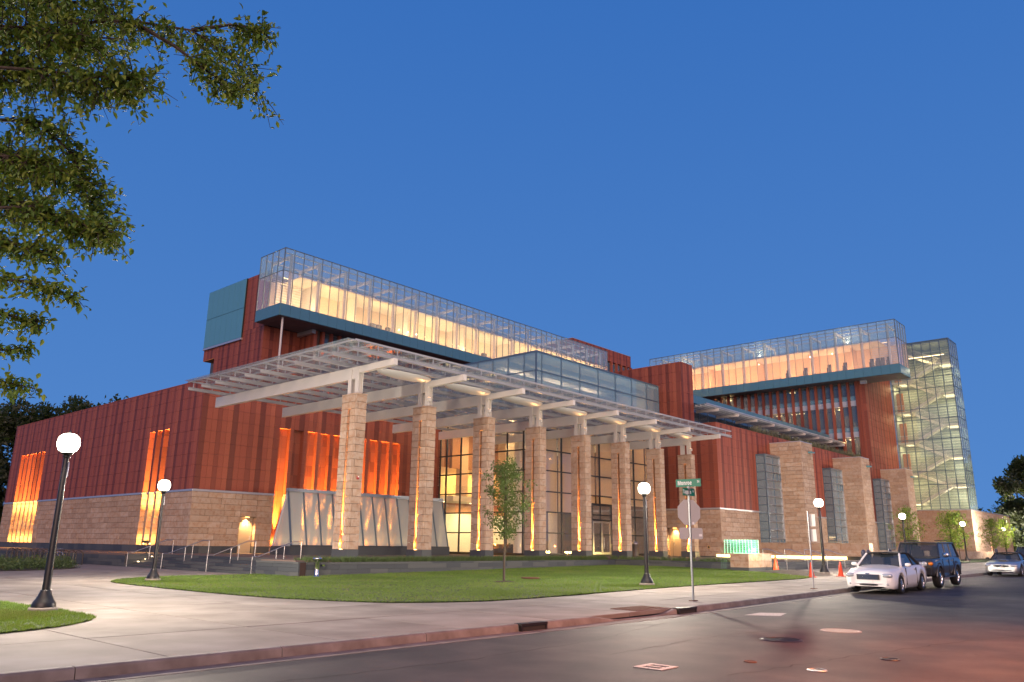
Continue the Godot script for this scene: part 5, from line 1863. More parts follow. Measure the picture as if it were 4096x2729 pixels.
func build_skylight() -> void:
	var xa := 30.75
	var xb := 45.25
	var t := thing("skylight", "wedge shaped glass skylight glowing on the terrace behind the columns", "skylight", Vector3(xa, TERRACE, -47.0))
	var o := origin(t)
	var f0 := Vector3(0, 1.34, -47.0)
	var ap := Vector3(0, 5.0, -47.88)
	var bk := Vector3(0, 1.34, -49.25)
	# dark kerb
	bx2(t, "base_front", Vector3(xa - 0.1, TERRACE, -47.25), Vector3(xb + 0.1, 1.34, -46.9), granite_mats[0])
	bx2(t, "base_back", Vector3(xa - 0.1, TERRACE, -49.35), Vector3(xb + 0.1, 1.34, -49.0), granite_mats[0])
	bx2(t, "base_side", Vector3(xa - 0.098, TERRACE, -49.0), Vector3(xa + 0.2, 1.338, -47.25), granite_mats[2])
	bx2(t, "base_side", Vector3(xb - 0.2, TERRACE, -49.0), Vector3(xb + 0.098, 1.338, -47.25), granite_mats[2])
	bx2(t, "base_rail", Vector3(xa - 0.06, 1.34, -46.99), Vector3(xb + 0.06, 1.41, -46.88), M.dark_frame)
	var n := 12
	var at := func(p: Vector3, x: float) -> Vector3: return Vector3(x, p.y, p.z) - o
	for i in n:
		var a := lerpf(xa, xb, float(i) / n) + 0.035
		var b := lerpf(xa, xb, float(i + 1) / n) - 0.035
		for e in [[f0, ap], [ap, bk]]:
			var st := stb()
			quad(st, at.call(e[0], a), at.call(e[1], a), at.call(e[1], b), at.call(e[0], b))
			put(t, "glass_pane", done(st), M.sky_glass)
	for i in n + 1:
		var x := lerpf(xa, xb, float(i) / n)
		for e in [[f0, ap], [bk, ap]]:
			var st := stb()
			var a: Vector3 = at.call(e[0], x)
			var b: Vector3 = at.call(e[1], x)
			bar_into(st, a, b, 0.06, 0.16)
			put(t, "rib", done(st), M.blue_frame if e[0] == f0 else M.grey_steel)
	for x in [xa, xb]:
		var st := stb()
		for v in [at.call(f0, x), at.call(bk, x), at.call(ap, x)]:
			st.add_vertex(v)
		put(t, "end_pane", done(st), M.sky_glass)
	bx2(t, "ridge_cap", Vector3(xa - 0.04, 4.98, -48.05), Vector3(xb + 0.04, 5.20, -47.72), M.ridge_metal)
	bx2(t, "stairwell_wall", Vector3(xa + 0.3, 0.8, -48.95), Vector3(xb - 0.3, 1.3, -48.9), M.white_wall)
	for i in 4:
		var x := xa + 1.8 + i * 3.6
		bx(t, "hidden_floor_light", Vector3(x, 0.82, -48.1), Vector3(2.6, 0.03, 0.5), M.strip_glow)
		area(t, "hidden_floor_lamp", Vector3(x, 0.86, -48.1), Vector3(x, 5, -48.2), Vector2(2.6, 0.5), Color(1, 0.80, 0.50), 4.0)


# ------------------------------------------------------------------ bench wall and glass sign on the right

func build_bench_wall() -> void:
	var t := thing("bench_wall", "low sandstone wall with a stone bench lit from below by a bright strip", "wall", Vector3(OX, TERRACE, -28.2))
	bx2(t, "core", Vector3(OX + 0.26, 0.3, -34.5), Vector3(OX + 0.6, 2.02, -21.9), M.stone_joint)
	var out := []
	clad(out, "x", OX, -34.58, -21.75, 1.05, 2.03, 0.49, ASHLAR, [], 0.26, 0.012, true, 0.004, 6)
	clad(out, "z", -21.75, OX + 0.262, OX + 0.88, 0.25, 2.03, 0.445, ASHLAR, [], 0.2, 0.012, true, 0.004, 6)
	commit_pieces(t, "stone_block", "stone_blocks", out, stone_mats, stone_colors, 120, M.sandstone_rest)
	var z := -34.55
	while z < -21.8:
		var zz := minf(z + 1.9, -21.75)
		piece(t, "coping_stone", Vector3(OX + 0.42, 2.06, (z + zz) * 0.5), Vector3(0.9, 0.06, zz - z - 0.01), stone_mats[rng.randi_range(0, 5)])
		piece(t, "bench_slab", Vector3(OX - 0.16, 1.12, (z + zz) * 0.5), Vector3(0.34, 0.15, zz - z - 0.01), stone_mats[rng.randi_range(0, 5)])
		z = zz
	bx2(t, "right_face", Vector3(OX + 0.6, 0.3, -34.5), Vector3(OX + 0.88, 2.02, -21.96), stone_mats[2])
	bx2(t, "light_strip", Vector3(OX - 0.02, 0.80, -35.2), Vector3(OX + 0.05, 1.02, -23.6), M.strip_glow)
	for i in 4:
		area(t, "strip_lamp", Vector3(OX - 0.05, 0.91, -33.2 + i * 2.8), Vector3(OX - 2.0, 0.75, -33.2 + i * 2.8), Vector2(2.7, 0.2), Color(1, 0.86, 0.52), 12.0)
	for p in [[0.62, -22.6], [0.50, -22.05]]:
		step_light(t, Vector3(OX - 0.02, p[0], p[1]), Vector3(-1, 0, 0))
	bx2(t, "footing", Vector3(OX + 0.02, 0.2, -23.5), Vector3(OX + 0.3, 1.04, -21.8), granite_mats[1])
	# socket boxes low on the wing
	var sb := thing("socket_box", "small brass socket box low on the sandstone, left of the bench", "socket box", Vector3(OX, 1.5, -35.9))
	bx2(sb, "plate", Vector3(OX - 0.03, 1.5, -36.05), Vector3(OX + 0.01, 1.78, -35.8), M.brass)
	bx2(sb, "cover", Vector3(OX - 0.045, 1.56, -36.0), Vector3(OX - 0.028, 1.72, -35.85), M.plastic)
	# stone block carrying the glass sign
	var s := thing("sign_plinth", "sandstone block with dark granite foot at the end of the planter, under the glass sign", "plinth", Vector3(44.44, 0.27, -21.06))
	bx2(s, "core", Vector3(44.55, 0.2, -22.2), Vector3(47.5, 1.20, -21.16), M.stone_joint)
	for k in 2:
		var ya := 0.50 + k * 0.375
		piece(s, "stone_block", Vector3(44.495, ya + 0.18, -21.64), Vector3(0.11, 0.36, 1.14), stone_mats[4])
		for e in [[44.44, 46.0 + k * 0.3], [46.0 + k * 0.3, 47.6]]:
			piece(s, "stone_block", Vector3((e[0] + e[1]) * 0.5, ya + 0.18, -21.11), Vector3(e[1] - e[0] - 0.012, 0.36, 0.10), stone_mats[rng.randi_range(0, 5)])
	bx2(s, "top_stone", Vector3(44.44, 1.245, -22.25), Vector3(47.6, 1.29, -21.05), stone_mats[2])
	bx2(s, "granite_foot", Vector3(44.45, 0.1, -22.24), Vector3(47.59, 0.49, -21.07), granite_mats[1])
	var g := thing("glass_sign", "sign of green glass sheets with bright edges on the stone block", "glass sign", Vector3(45.3, 1.29, -21.8))
	for i in 10:
		var zc := -22.75 + i * 0.19
		var gm := piece(g, "glass_sheet", Vector3(45.35, 1.68, zc), Vector3(0.9, 0.80, 0.012), M.glass_sign)
		piece(g, "sheet_edge", Vector3(44.89, 1.68, zc), Vector3(0.014, 0.80, 0.016), M.green_glow)
		piece(g, "sheet_edge", Vector3(45.81, 1.68, zc), Vector3(0.014, 0.80, 0.016), M.green_glow)
		for k in 7:
			piece(g, "etched_line", Vector3(45.35, 1.36 + k * 0.11, zc + 0.012), Vector3(0.86, 0.014, 0.006), M.green_edge)
	for i in 3:
		piece(g, "glass_sheet", Vector3(44.40, 1.0, -22.75 + i * 0.14), Vector3(0.05, 1.2, 0.012), M.glass_sign)
	bx2(g, "foot_light", Vector3(44.92, 1.295, -22.2), Vector3(45.8, 1.32, -21.1), M.green_glow)
	omni(g, "sign_lamp", Vector3(45.36, 1.5, -20.98), Color(0.35, 1.0, 0.65), 0.8, 0.1)


# ------------------------------------------------------------------ street furniture

const LAMP_E := 76.0


func street_lamp(x: float, z: float, label: String, h := 3.8, e := LAMP_E) -> void:
	var at := Vector3(x, gy(x), z)
	var t := thing("street_lamp", label, "street lamp", at, "black lamp posts with glowing globes")
	put(t, "footing", lathe([[0.0, -0.05], [0.30, -0.05], [0.30, 0.09], [0.285, 0.115], [0.0, 0.115]], 28), M.concrete_c)
	put(t, "base", lathe([[0.25, 0.115], [0.25, 0.17], [0.235, 0.215], [0.225, 0.235], [0.20, 0.27], [0.145, 0.37], [0.125, 0.43], [0.115, 0.455], [0.115, 0.48], [0.085, 0.49]], 28), M.black_paint)
	put(t, "shaft", lathe([[0.085, 0.48], [0.075, 1.6], [0.062, h - 0.36], [0.062, h - 0.34], [0.085, h - 0.33], [0.085, h - 0.30], [0.06, h - 0.29]], 20), M.black_paint)
	put(t, "fitter", lathe([[0.06, h - 0.29], [0.13, h - 0.25], [0.14, h - 0.22], [0.10, h - 0.205]], 20), M.black_paint)
	var globe := put(t, "lamp_globe", lathe([[0.10, -0.215], [0.195, -0.17], [0.24, -0.06], [0.243, 0.03], [0.215, 0.14], [0.14, 0.21], [0.0, 0.24]], 24), M.lamp_glow, Vector3(0, h, 0))
	put(t, "finial", lathe([[0.05, 0.225], [0.03, 0.26], [0.02, 0.30], [0.0, 0.31]], 12), M.black_paint, Vector3(0, h, 0))
	bx(t, "shaft_glint", at + Vector3(0.055, h - 0.62, 0.035), Vector3(0.03, 0.34, 0.05), M.flashing)  # bright reflection on the shaft, built in as a pale strip
	omni(t, "globe_lamp", at + Vector3(0, h, 0), Color(1.0, 0.93, 0.84), e, 0.2)


func text_part(par: Node, s: String, size: float, depth: float, m: Material, local: Vector3, bold := false) -> MeshInstance3D:
	var tm := TextMesh.new()
	var f := SystemFont.new()
	f.font_names = PackedStringArray(["Droid Sans"])
	if bold:
		f.font_weight = 700
	tm.font = f
	tm.text = s
	tm.font_size = 64
	tm.pixel_size = size / 64.0
	tm.depth = depth
	var o := MeshInstance3D.new()
	o.name = "lettering"
	o.mesh = tm
	o.material_override = m
	o.position = local
	par.add_child(o, true)
	return o


func octagon(r: float, th: float) -> ArrayMesh:
	var st := stb()
	var p := []
	for i in 8:
		var a := TAU * (i + 0.5) / 8
		p.append(Vector3(cos(a) * r, sin(a) * r, 0))
	for i in range(1, 7):
		for v in [p[0], p[i + 1], p[i]]:
			st.add_vertex(v + Vector3(0, 0, th * 0.5))
		for v in [p[0], p[i], p[i + 1]]:
			st.add_vertex(v - Vector3(0, 0, th * 0.5))
	for i in 8:
		var a: Vector3 = p[i]
		var b: Vector3 = p[(i + 1) % 8]
		var d := Vector3(0, 0, th * 0.5)
		quad(st, a + d, b + d, b - d, a - d)
	return done(st)


func plate_mesh(w: float, h: float, th: float, r: float) -> ArrayMesh:
	var st := stb()
	var p := []
	for c in [[w * 0.5 - r, h * 0.5 - r, 0.0], [-w * 0.5 + r, h * 0.5 - r, PI / 2], [-w * 0.5 + r, -h * 0.5 + r, PI], [w * 0.5 - r, -h * 0.5 + r, 3 * PI / 2]]:
		for k in 4:
			var a: float = c[2] + PI / 2 * k / 3.0
			p.append(Vector3(c[0] + cos(a) * r, c[1] + sin(a) * r, 0))
	var n := p.size()
	var d := Vector3(0, 0, th * 0.5)
	for i in range(1, n - 1):
		for v in [p[0], p[i + 1], p[i]]:
			st.add_vertex(v + d)
		for v in [p[0], p[i], p[i + 1]]:
			st.add_vertex(v - d)
	for i in n:
		quad(st, p[i] + d, p[(i + 1) % n] + d, p[(i + 1) % n] - d, p[i] - d)
	return done(st)


func build_street_things() -> void:
	street_lamp(6.92, -20.2, "nearest street lamp, on the small grass island at the far left")
	street_lamp(15.05, -32.6, "street lamp on the left tip of the lawn, before the left steps")
	street_lamp(27.8, -17.5, "street lamp on the near edge of the lawn before the columns")
	street_lamp(44.5, -16.75, "street lamp by the orange cones and the mulch bed")
	street_lamp(68.4, -19.2, "street lamp behind the white convertible, below the farthest stone tower")
	street_lamp(94.5, -20.7, "street lamp among the young trees, left of the silver convertible")
	street_lamp(124.3, -22.4, "far street lamp above the silver convertible", 3.8, 80.0)
	street_lamp(160.0, -28.2, "farthest and smallest street lamp at the right edge", 3.8, 70.0)
	# sodium street light across the road, which reddens the near asphalt and kerb
	var so := thing("road_light", "tall road light across the street with an orange lamp", "street light", Vector3(17.5, -0.15, 5.8))
	put(so, "mast", lathe([[0.16, 0.0], [0.10, 1.0], [0.07, 9.0], [0.0, 9.02]], 16), M.galvanised)
	put(so, "arm", tube_mesh([Vector3(0, 8.8, 0), Vector3(-0.2, 9.2, -2.0), Vector3(-0.4, 9.3, -4.2)], [0.05, 0.045, 0.04], 8), M.galvanised)
	bx(so, "lamp_housing", Vector3(17.1, 9.19, 1.2), Vector3(0.30, 0.12, 0.7), M.grey_steel)
	bx(so, "lamp_lens", Vector3(17.1, 9.10, 1.15), Vector3(0.22, 0.05, 0.4), M.sodium_glow)
	spot(so, "sodium_lamp", Vector3(17.1, 9.04, 1.15), Vector3(15.8, 0, -1.6), Color(1.0, 0.56, 0.30), SODIUM, 52.0, 0.15)

	# street name signs above a stop sign, seen from behind
	var sx := 22.3
	var sz := -12.42
	var t := thing("street_sign", "two green street name signs over the grey back of a stop sign", "sign post", Vector3(sx, gy(sx), sz))
	var st := stb()
	for e in [[-0.024, 0.0, 0.006, 0.05], [0.024, 0.0, 0.006, 0.05], [0.0, -0.024, 0.05, 0.006]]:
		box_into(st, Vector3(e[0], 1.63, e[1]), Vector3(e[2], 3.26, e[3]))
	put(t, "post", done(st), M.galvanised)
	var holes := stb()
	for i in 60:
		box_into(holes, Vector3(0, 0.4 + i * 0.047, -0.0275), Vector3(0.012, 0.016, 0.003))
		box_into(holes, Vector3(-0.0275, 0.4 + i * 0.047, 0.0), Vector3(0.003, 0.016, 0.012))
	put(t, "post_holes", done(holes), M.crack)
	bx(t, "foot_plate", origin(t) + Vector3(0, 0.01, 0), Vector3(0.28, 0.02, 0.16), M.rust)
	var turn := deg_to_rad(-33.0)
	var face := Node3D.new()
	face.name = "stop_sign"
	face.position = Vector3(0, 2.62, 0)
	face.rotation.y = turn
	t.add_child(face)
	put(face, "back", octagon(0.415, 0.006), M.sign_back, Vector3(0, 0, -0.035))
	for y in [-0.22, 0.22]:
		put(face, "bolt", sphere(0.012, 8), M.steel, Vector3(0, y, -0.028))
	put(face, "sticker", plate_mesh(0.07, 0.07, 0.002, 0.01), M.sign_white, Vector3(0.13, -0.33, -0.030))
	var lower := Node3D.new()
	lower.name = "lower_plate"
	lower.position = Vector3(0, 1.98, 0)
	lower.rotation.y = turn
	t.add_child(lower)
	put(lower, "back", plate_mesh(0.80, 0.34, 0.006, 0.05), M.sign_back, Vector3(0.04, 0, -0.035))
	put(lower, "sticker", plate_mesh(0.10, 0.07, 0.002, 0.01), M.sign_white, Vector3(0.36, -0.05, -0.030))
	# the two name plates, crossed
	for e in [["Monroe", 3.52, 0.86, 0.24, deg_to_rad(-88.0), 0.155, 0.27, 0.09], ["Tappan", 3.24, 0.66, 0.23, deg_to_rad(-4.0), 0.150, 0.20, 0.085]]:
		var p := Node3D.new()
		p.name = "street_name_plate"
		p.position = Vector3(0, e[1], 0)
		p.rotation.y = e[4]
		t.add_child(p, true)
		put(p, "plate", plate_mesh(e[2], e[3], 0.008, 0.015), M.sign_green, Vector3(0.0, 0, 0.0))
		var w: float = e[2]
		var l1 := text_part(p, e[0], e[5], 0.004, M.sign_white, Vector3(-w * 0.5 + 0.05 + e[6] * 0.95, 0.0, 0.006), true)
		l1.scale = Vector3(0.85, 1.15, 1)
		text_part(p, "St", e[7], 0.004, M.sign_white, Vector3(w * 0.5 - 0.085, 0.03, 0.006), true)
	put(t, "bracket", lathe([[0.03, 3.24], [0.03, 3.28], [0.05, 3.29], [0.05, 3.36]], 12), M.galvanised)
	put(t, "bracket", lathe([[0.04, 3.345], [0.04, 3.42]], 12), M.galvanised)

	# thin parking sign post, its signs seen edge on
	var pp := thing("sign_post", "thin grey sign post at the kerb with narrow signs seen edge on", "sign post", Vector3(31.2, gy(31.2), -12.2))
	put(pp, "post", tube_mesh([Vector3.ZERO, Vector3(0, 2.9, 0)], [0.03, 0.03], 8), M.galvanised)
	bx(pp, "sign_edge", origin(pp) + Vector3(0.045, 2.55, 0.10), Vector3(0.01, 0.46, 0.31), M.sign_back)
	bx(pp, "sign_edge", origin(pp) + Vector3(0.045, 1.98, 0.10), Vector3(0.01, 0.46, 0.31), M.sign_back)
	bx(pp, "foot_plate", origin(pp) + Vector3(0, 0.01, 0), Vector3(0.22, 0.02, 0.2), M.rust)
	# cones
	for e in [[46.4, -20.3, 0.92, false, "tall orange traffic cone standing in the mulch beside the sign plinth"], [40.4, -15.85, 0.72, true, "orange traffic cone with white collar next to the lamp footing"], [42.6, -15.2, 0.72, false, "plain orange traffic cone on the pavement before the white convertible"]]:
		var at := Vector3(e[0], gy(e[0]) + 0.005, e[1])
		var c := thing("traffic_cone", e[4], "traffic cone", at, "orange traffic cones")
		var h: float = e[2]
		put(c, "base", plate_flat(0.36 * h / 0.72, 0.03), M.cone_orange)
		put(c, "cone", lathe([[0.14 * h / 0.72, 0.03], [0.035, h], [0.02, h], [0.02, h - 0.02]], 20), M.cone_orange)
		if e[3]:
			put(c, "collar", lathe([[0.105, h * 0.36], [0.069, h * 0.66]], 20), M.sign_white)
	# parking meters
	for e in [[36.9, -12.0, "double headed parking meter behind the white convertible"], [40.2, -12.0, "parking meter between the white convertible and the dark off-roader"], [63.2, -12.0, "parking meter behind the silver convertible"]]:
		var pm := thing("parking_meter", e[2], "parking meter", Vector3(e[0], gy(e[0]), e[1]), "parking meters along the kerb")
		put(pm, "pole", tube_mesh([Vector3.ZERO, Vector3(0, 1.02, 0)], [0.03, 0.03], 8), M.galvanised)
		for s in ([-0.11, 0.11] if e[0] < 38 else [0.0]):
			put(pm, "meter_head", lathe([[0.0, 0.98], [0.06, 0.99], [0.085, 1.05], [0.095, 1.24], [0.10, 1.30], [0.07, 1.38], [0.0, 1.42]], 14), M.meter_blue, Vector3(0, 0, s))
	# litter bin by the doors and drinking fountain at the planter
	var lb := thing("litter_bin", "round steel litter bin with domed lid beside the entrance doors", "litter bin", Vector3(62.7, TERRACE, -40.6))
	put(lb, "drum", lathe([[0.0, 0.02], [0.29, 0.02], [0.30, 0.06], [0.30, 1.05], [0.31, 1.06]], 24), M.steel)
	put(lb, "lid", lathe([[0.31, 1.06], [0.30, 1.13], [0.22, 1.24], [0.10, 1.29], [0.0, 1.30]], 24), M.steel)
	var df := thing("drinking_fountain", "shiny steel pedestal drinking fountain before the planter wall", "drinking fountain", Vector3(22.35, 0.05, -31.9))
	put(df, "pedestal", lathe([[0.0, 0.0], [0.24, 0.0], [0.24, 0.03], [0.13, 0.05], [0.11, 0.12], [0.11, 0.66], [0.13, 0.72]], 24), M.chrome)
	put(df, "bowl", lathe([[0.13, 0.72], [0.19, 0.75], [0.22, 0.80], [0.22, 0.86], [0.19, 0.87], [0.13, 0.82], [0.0, 0.81]], 24), M.chrome)
	put(df, "spout", tube_mesh([Vector3(0.12, 0.84, 0), Vector3(0.12, 0.93, 0), Vector3(0.06, 0.95, 0)], [0.02, 0.016, 0.012], 8), M.chrome)
	var mk := thing("service_box", "upright black service panel with a tap on the end of the planter wall", "service box", Vector3(22.75, 0.05, -32.45))
	put(mk, "panel", plate_mesh(0.22, 0.62, 0.06, 0.08), M.plastic, Vector3(0, 0.33, 0))
	bx(mk, "tap", origin(mk) + Vector3(0.28, 0.50, 0.05), Vector3(0.16, 0.07, 0.08), M.chrome)
	# grate in the lawn
	var gr := thing("lawn_drain", "rusty round drain grate in the lawn right of the young tree", "drain", Vector3(28.0, gy(28.0) + 0.05, -23.7))
	var gs := stb()
	for i in 10:
		var u := -0.36 + i * 0.08
		var hw := sqrt(maxf(0.01, 0.16 - u * u))
		box_into(gs, Vector3(u, 0.04, 0), Vector3(0.04, 0.05, hw * 2))
	put(gr, "bars", done(gs), M.rust)
	put(gr, "rim", lathe([[0.36, 0.0], [0.42, 0.03], [0.42, 0.06], [0.36, 0.06]], 24), M.rust)
	# bicycle stands and bicycles by the low wall
	for i in 12:
		var z := -55.1 - i * 1.15
		var bs := thing("bicycle_stand", stand_label(i), "bicycle stand", Vector3(20.45, 0, z), "hoop bicycle stands")
		var pts := [Vector3(-0.30, 0, 0), Vector3(-0.30, 0.62, 0)]
		for k in 9:
			var a := PI - PI * k / 8.0
			pts.append(Vector3(cos(a) * 0.30, 0.62 + sin(a) * 0.28, 0))
		pts.append(Vector3(0.30, 0, 0))
		var rr := []
		for p in pts:
			rr.append(0.03)
		put(bs, "hoop", tube_mesh(pts, rr, 8), M.stand_metal)
	bicycle(Vector3(20.3, 0, -66.4), 0.25, "dark bicycle leaning at the stands farther from the street lamp pole", M.plastic)
	bicycle(Vector3(20.4, 0, -61.6), 0.15, "dark bicycle right behind the nearest lamp pole", M.paint_grey)
	bicycle(Vector3(20.2, 0, -57.4), 0.3, "silver bicycle at the stand right of the nearest lamp pole", M.alloy)


func stand_label(i: int) -> String:
	if i == 0:
		return "dark hoop bicycle stand standing alone at the right end of the row"
	if i == 11:
		return "dark hoop bicycle stand at the far left end of the row"
	return "dark hoop bicycle stand, one of the middle ones in the row below the retaining wall"


const SODIUM := 330.0


func plate_flat(s: float, h: float) -> ArrayMesh:
	var st := stb()
	box_into(st, Vector3(0, h * 0.5, 0), Vector3(s, h, s))
	return done(st)


func ring_mesh(r: float, tube: float) -> TorusMesh:
	var t := TorusMesh.new()
	t.inner_radius = r - tube
	t.outer_radius = r + tube
	t.rings = 24
	t.ring_segments = 6
	return t


func bicycle(at: Vector3, lean: float, label: String, paint: Material) -> void:
	var b := thing("bicycle", label, "bicycle", at, "bicycles at the stands", PI / 2 + 0.25)
	b.rotation.x = 0.0
	for x in [-0.52, 0.52]:
		var w := put(b, "wheel", ring_mesh(0.33, 0.02), M.tyre, Vector3(x, 0.34, 0))
		w.rotation.x = PI / 2
		var sp := stb()
		for k in 8:
			var a := TAU * k / 8
			bar_into(sp, Vector3(0, 0, 0), Vector3(cos(a) * 0.32, 0, sin(a) * 0.32), 0.006, 0.006)
		put(w, "spokes", done(sp), M.alloy)
	var st := stb()
	for e in [[Vector3(-0.52, 0.34, 0), Vector3(-0.12, 0.30, 0)], [Vector3(-0.12, 0.30, 0), Vector3(-0.22, 0.80, 0)], [Vector3(-0.52, 0.34, 0), Vector3(-0.20, 0.74, 0)], [Vector3(-0.20, 0.76, 0), Vector3(0.36, 0.80, 0)], [Vector3(-0.12, 0.30, 0), Vector3(0.38, 0.74, 0)], [Vector3(0.34, 0.95, 0), Vector3(0.52, 0.34, 0)]]:
		tube_into(st, e, [0.02, 0.02], 6)
	put(b, "frame", done(st), paint)
	put(b, "handlebar", tube_mesh([Vector3(0.28, 1.0, -0.28), Vector3(0.36, 0.98, -0.1), Vector3(0.36, 0.98, 0.1), Vector3(0.28, 1.0, 0.28)], [0.015, 0.015, 0.015, 0.015], 6), M.alloy)
	put(b, "saddle", plate_flat(0.18, 0.05), M.plastic, Vector3(-0.24, 0.84, 0))


# ------------------------------------------------------------------ parked cars

# Stations along the car: [x, bottom y, bottom half width, waist y, waist half width, shoulder y, shoulder half width, top y]. x = 0 at the nose.
func car_body(sta: Array, wheels: Array, wr: float) -> ArrayMesh:
	var xs := []
	for s in sta:
		xs.append(s[0])
	for w in wheels:
		for k in 13:
			xs.append(w + (wr + 0.07) * cos(PI * k / 12.0))
	for i in sta.size() - 1:
		xs.append((sta[i][0] + sta[i + 1][0]) * 0.5)
	xs.sort()
	var rings := []
	for x in xs:
		if rings.size() and x - rings[rings.size() - 1][0].x < 0.004:
			continue
		var i := 0
		while i < sta.size() - 2 and sta[i + 1][0] < x:
			i += 1
		var a: Array = sta[i]
		var b: Array = sta[i + 1]
		var t := clampf((x - a[0]) / (b[0] - a[0]), 0.0, 1.0)
		var v := []
		for k in 8:
			v.append(lerpf(a[k], b[k], t))
		var yb: float = v[1]
		for w in wheels:
			var d := absf(x - w)
			if d < wr + 0.07:
				yb = maxf(yb, wr + sqrt(maxf(0.0, (wr + 0.07) * (wr + 0.07) - d * d)) - 0.0)
		yb = minf(yb, v[3] + 0.12)
		var waist_y := maxf(v[3], yb + 0.02)
		rings.append([Vector3(x, yb, v[2] * 0.82), Vector3(x, yb, v[2]), Vector3(x, lerpf(yb, waist_y, 0.45), lerpf(v[2], v[4], 0.7)), Vector3(x, waist_y, v[4]), Vector3(x, lerpf(waist_y, v[5], 0.6), lerpf(v[4], v[6], 0.35)), Vector3(x, v[5], v[6]), Vector3(x, lerpf(v[5], v[7], 0.55), v[6] * 0.72), Vector3(x, lerpf(v[5], v[7], 0.9), v[6] * 0.36), Vector3(x, v[7], 0.0)])
	var st := stb()
	st.set_smooth_group(0)
	var n := rings.size()
	var m: int = rings[0].size()
	for side in [1.0, -1.0]:
		var f := Vector3(1, 1, side)
		for i in n - 1:
			for k in m - 1:
				var p0: Vector3 = rings[i][k] * f
				var p1: Vector3 = rings[i][k + 1] * f
				var q0: Vector3 = rings[i + 1][k] * f
				var q1: Vector3 = rings[i + 1][k + 1] * f
				if side > 0:
					quad(st, p0, p1, q1, q0)
				else:
					quad(st, p0, q0, q1, p1)
		st.set_smooth_group(-1)
		for e in [0, n - 1]:
			var c := Vector3(rings[e][0].x, (rings[e][0].y + rings[e][m - 1].y) * 0.5, 0)
			var flip: bool = (side > 0) != (e == 0)
			for k in m - 1:
				var p0: Vector3 = rings[e][k] * f
				var p1: Vector3 = rings[e][k + 1] * f
				for v in ([c, p0, p1] if flip else [c, p1, p0]):
					st.add_vertex(v)
			var p2: Vector3 = rings[e][0] * f
			var p3 := Vector3(c.x, rings[e][0].y, 0)
			for v in ([c, p3, p2] if flip else [c, p2, p3]):
				st.add_vertex(v)
		st.set_smooth_group(0)
	return done(st)


func patch(par: Node, n: String, pts: Array, m: Material) -> void:      # four corners, a little bowed outwards
	var st := stb()
	st.set_smooth_group(0)
	var g := 6
	var nrm: Vector3 = (pts[1] - pts[0]).cross(pts[3] - pts[0]).normalized()
	var bow: float = pts[4] if pts.size() > 4 else 0.0
	var grid := []
	for i in g + 1:
		var row := []
		for k in g + 1:
			var u := float(i) / g
			var v := float(k) / g
			var p: Vector3 = (pts[0] as Vector3).lerp(pts[1], u).lerp((pts[3] as Vector3).lerp(pts[2], u), v)
			row.append(p + nrm * bow * 4.0 * (u * (1 - u)))
		grid.append(row)
	for i in g:
		for k in g:
			quad(st, grid[i][k], grid[i + 1][k], grid[i + 1][k + 1], grid[i][k + 1])
	put(par, n, done(st), m)


# cabin: [cowl x, roof front x, roof rear x, rear base x, base y, rear base y, roof y, base half width, roof half width]
func cabin(par: Node, c: Array, roof_m: Material, pillar_m: Material, posts: Array) -> void:
	var y0: float = c[4]
	var y1: float = c[5]
	var yr: float = c[6]
	var w: float = c[7]
	var r: float = c[8]
	patch(par, "windscreen", [Vector3(c[0], y0, w), Vector3(c[0], y0, -w), Vector3(c[1], yr - 0.04, -r), Vector3(c[1], yr - 0.04, r), 0.06], M.car_glass)
	patch(par, "rear_window", [Vector3(c[3], y1, -w), Vector3(c[3], y1, w), Vector3(c[2], yr - 0.04, r), Vector3(c[2], yr - 0.04, -r), 0.04], M.car_glass if posts.size() > 1 else roof_m)
	patch(par, "roof", [Vector3(c[1], yr - 0.03, r + 0.01), Vector3(c[1], yr - 0.03, -r - 0.01), Vector3(c[2], yr - 0.02, -r - 0.01), Vector3(c[2], yr - 0.02, r + 0.01), -0.05], roof_m)
	for s in [1.0, -1.0]:
		patch(par, "side_window", [Vector3(c[0] + 0.12, y0, s * w), Vector3(c[1] + 0.02, yr - 0.06, s * r), Vector3(c[2], yr - 0.06, s * r), Vector3(c[3] - 0.1, y1, s * w), 0.0], M.car_glass)
		var st := stb()
		tube_into(st, [Vector3(c[0], y0, s * w), Vector3(c[1], yr - 0.04, s * r), Vector3((c[1] + c[2]) * 0.5, yr - 0.015, s * r), Vector3(c[2], yr - 0.04, s * r), Vector3(c[3], y1, s * w)], [0.04, 0.035, 0.032, 0.04, 0.06], 6)
		for p in posts:
			tube_into(st, [Vector3(p, lerpf(y0, y1, 0.5), s * w), Vector3(p + 0.04, yr - 0.04, s * r)], [0.03, 0.03], 6)
		put(par, "roof_frame", done(st), pillar_m)
	var sh := stb()
	tube_into(sh, [Vector3(c[1], yr - 0.035, r), Vector3(c[1] - 0.02, yr - 0.01, 0), Vector3(c[1], yr - 0.035, -r)], [0.035, 0.035, 0.035], 6)
	put(par, "screen_frame", done(sh), pillar_m)
	# seats and steering wheel behind the glass
	for s in [0.38, -0.38]:
		var st := stb()
		box_into(st, Vector3(lerpf(c[1], c[2], 0.45), y0 - 0.02, s), Vector3(0.16, 0.62, 0.48))
		box_into(st, Vector3(lerpf(c[1], c[2], 0.45), y0 + 0.36, s), Vector3(0.10, 0.18, 0.26))
		put(par, "seat", done(st), M.seat_cloth)
	bx(par, "dashboard", origin(par) + Vector3(c[0] + 0.22, y0 - 0.05, 0), Vector3(0.4, 0.16, w * 1.9), M.plastic)


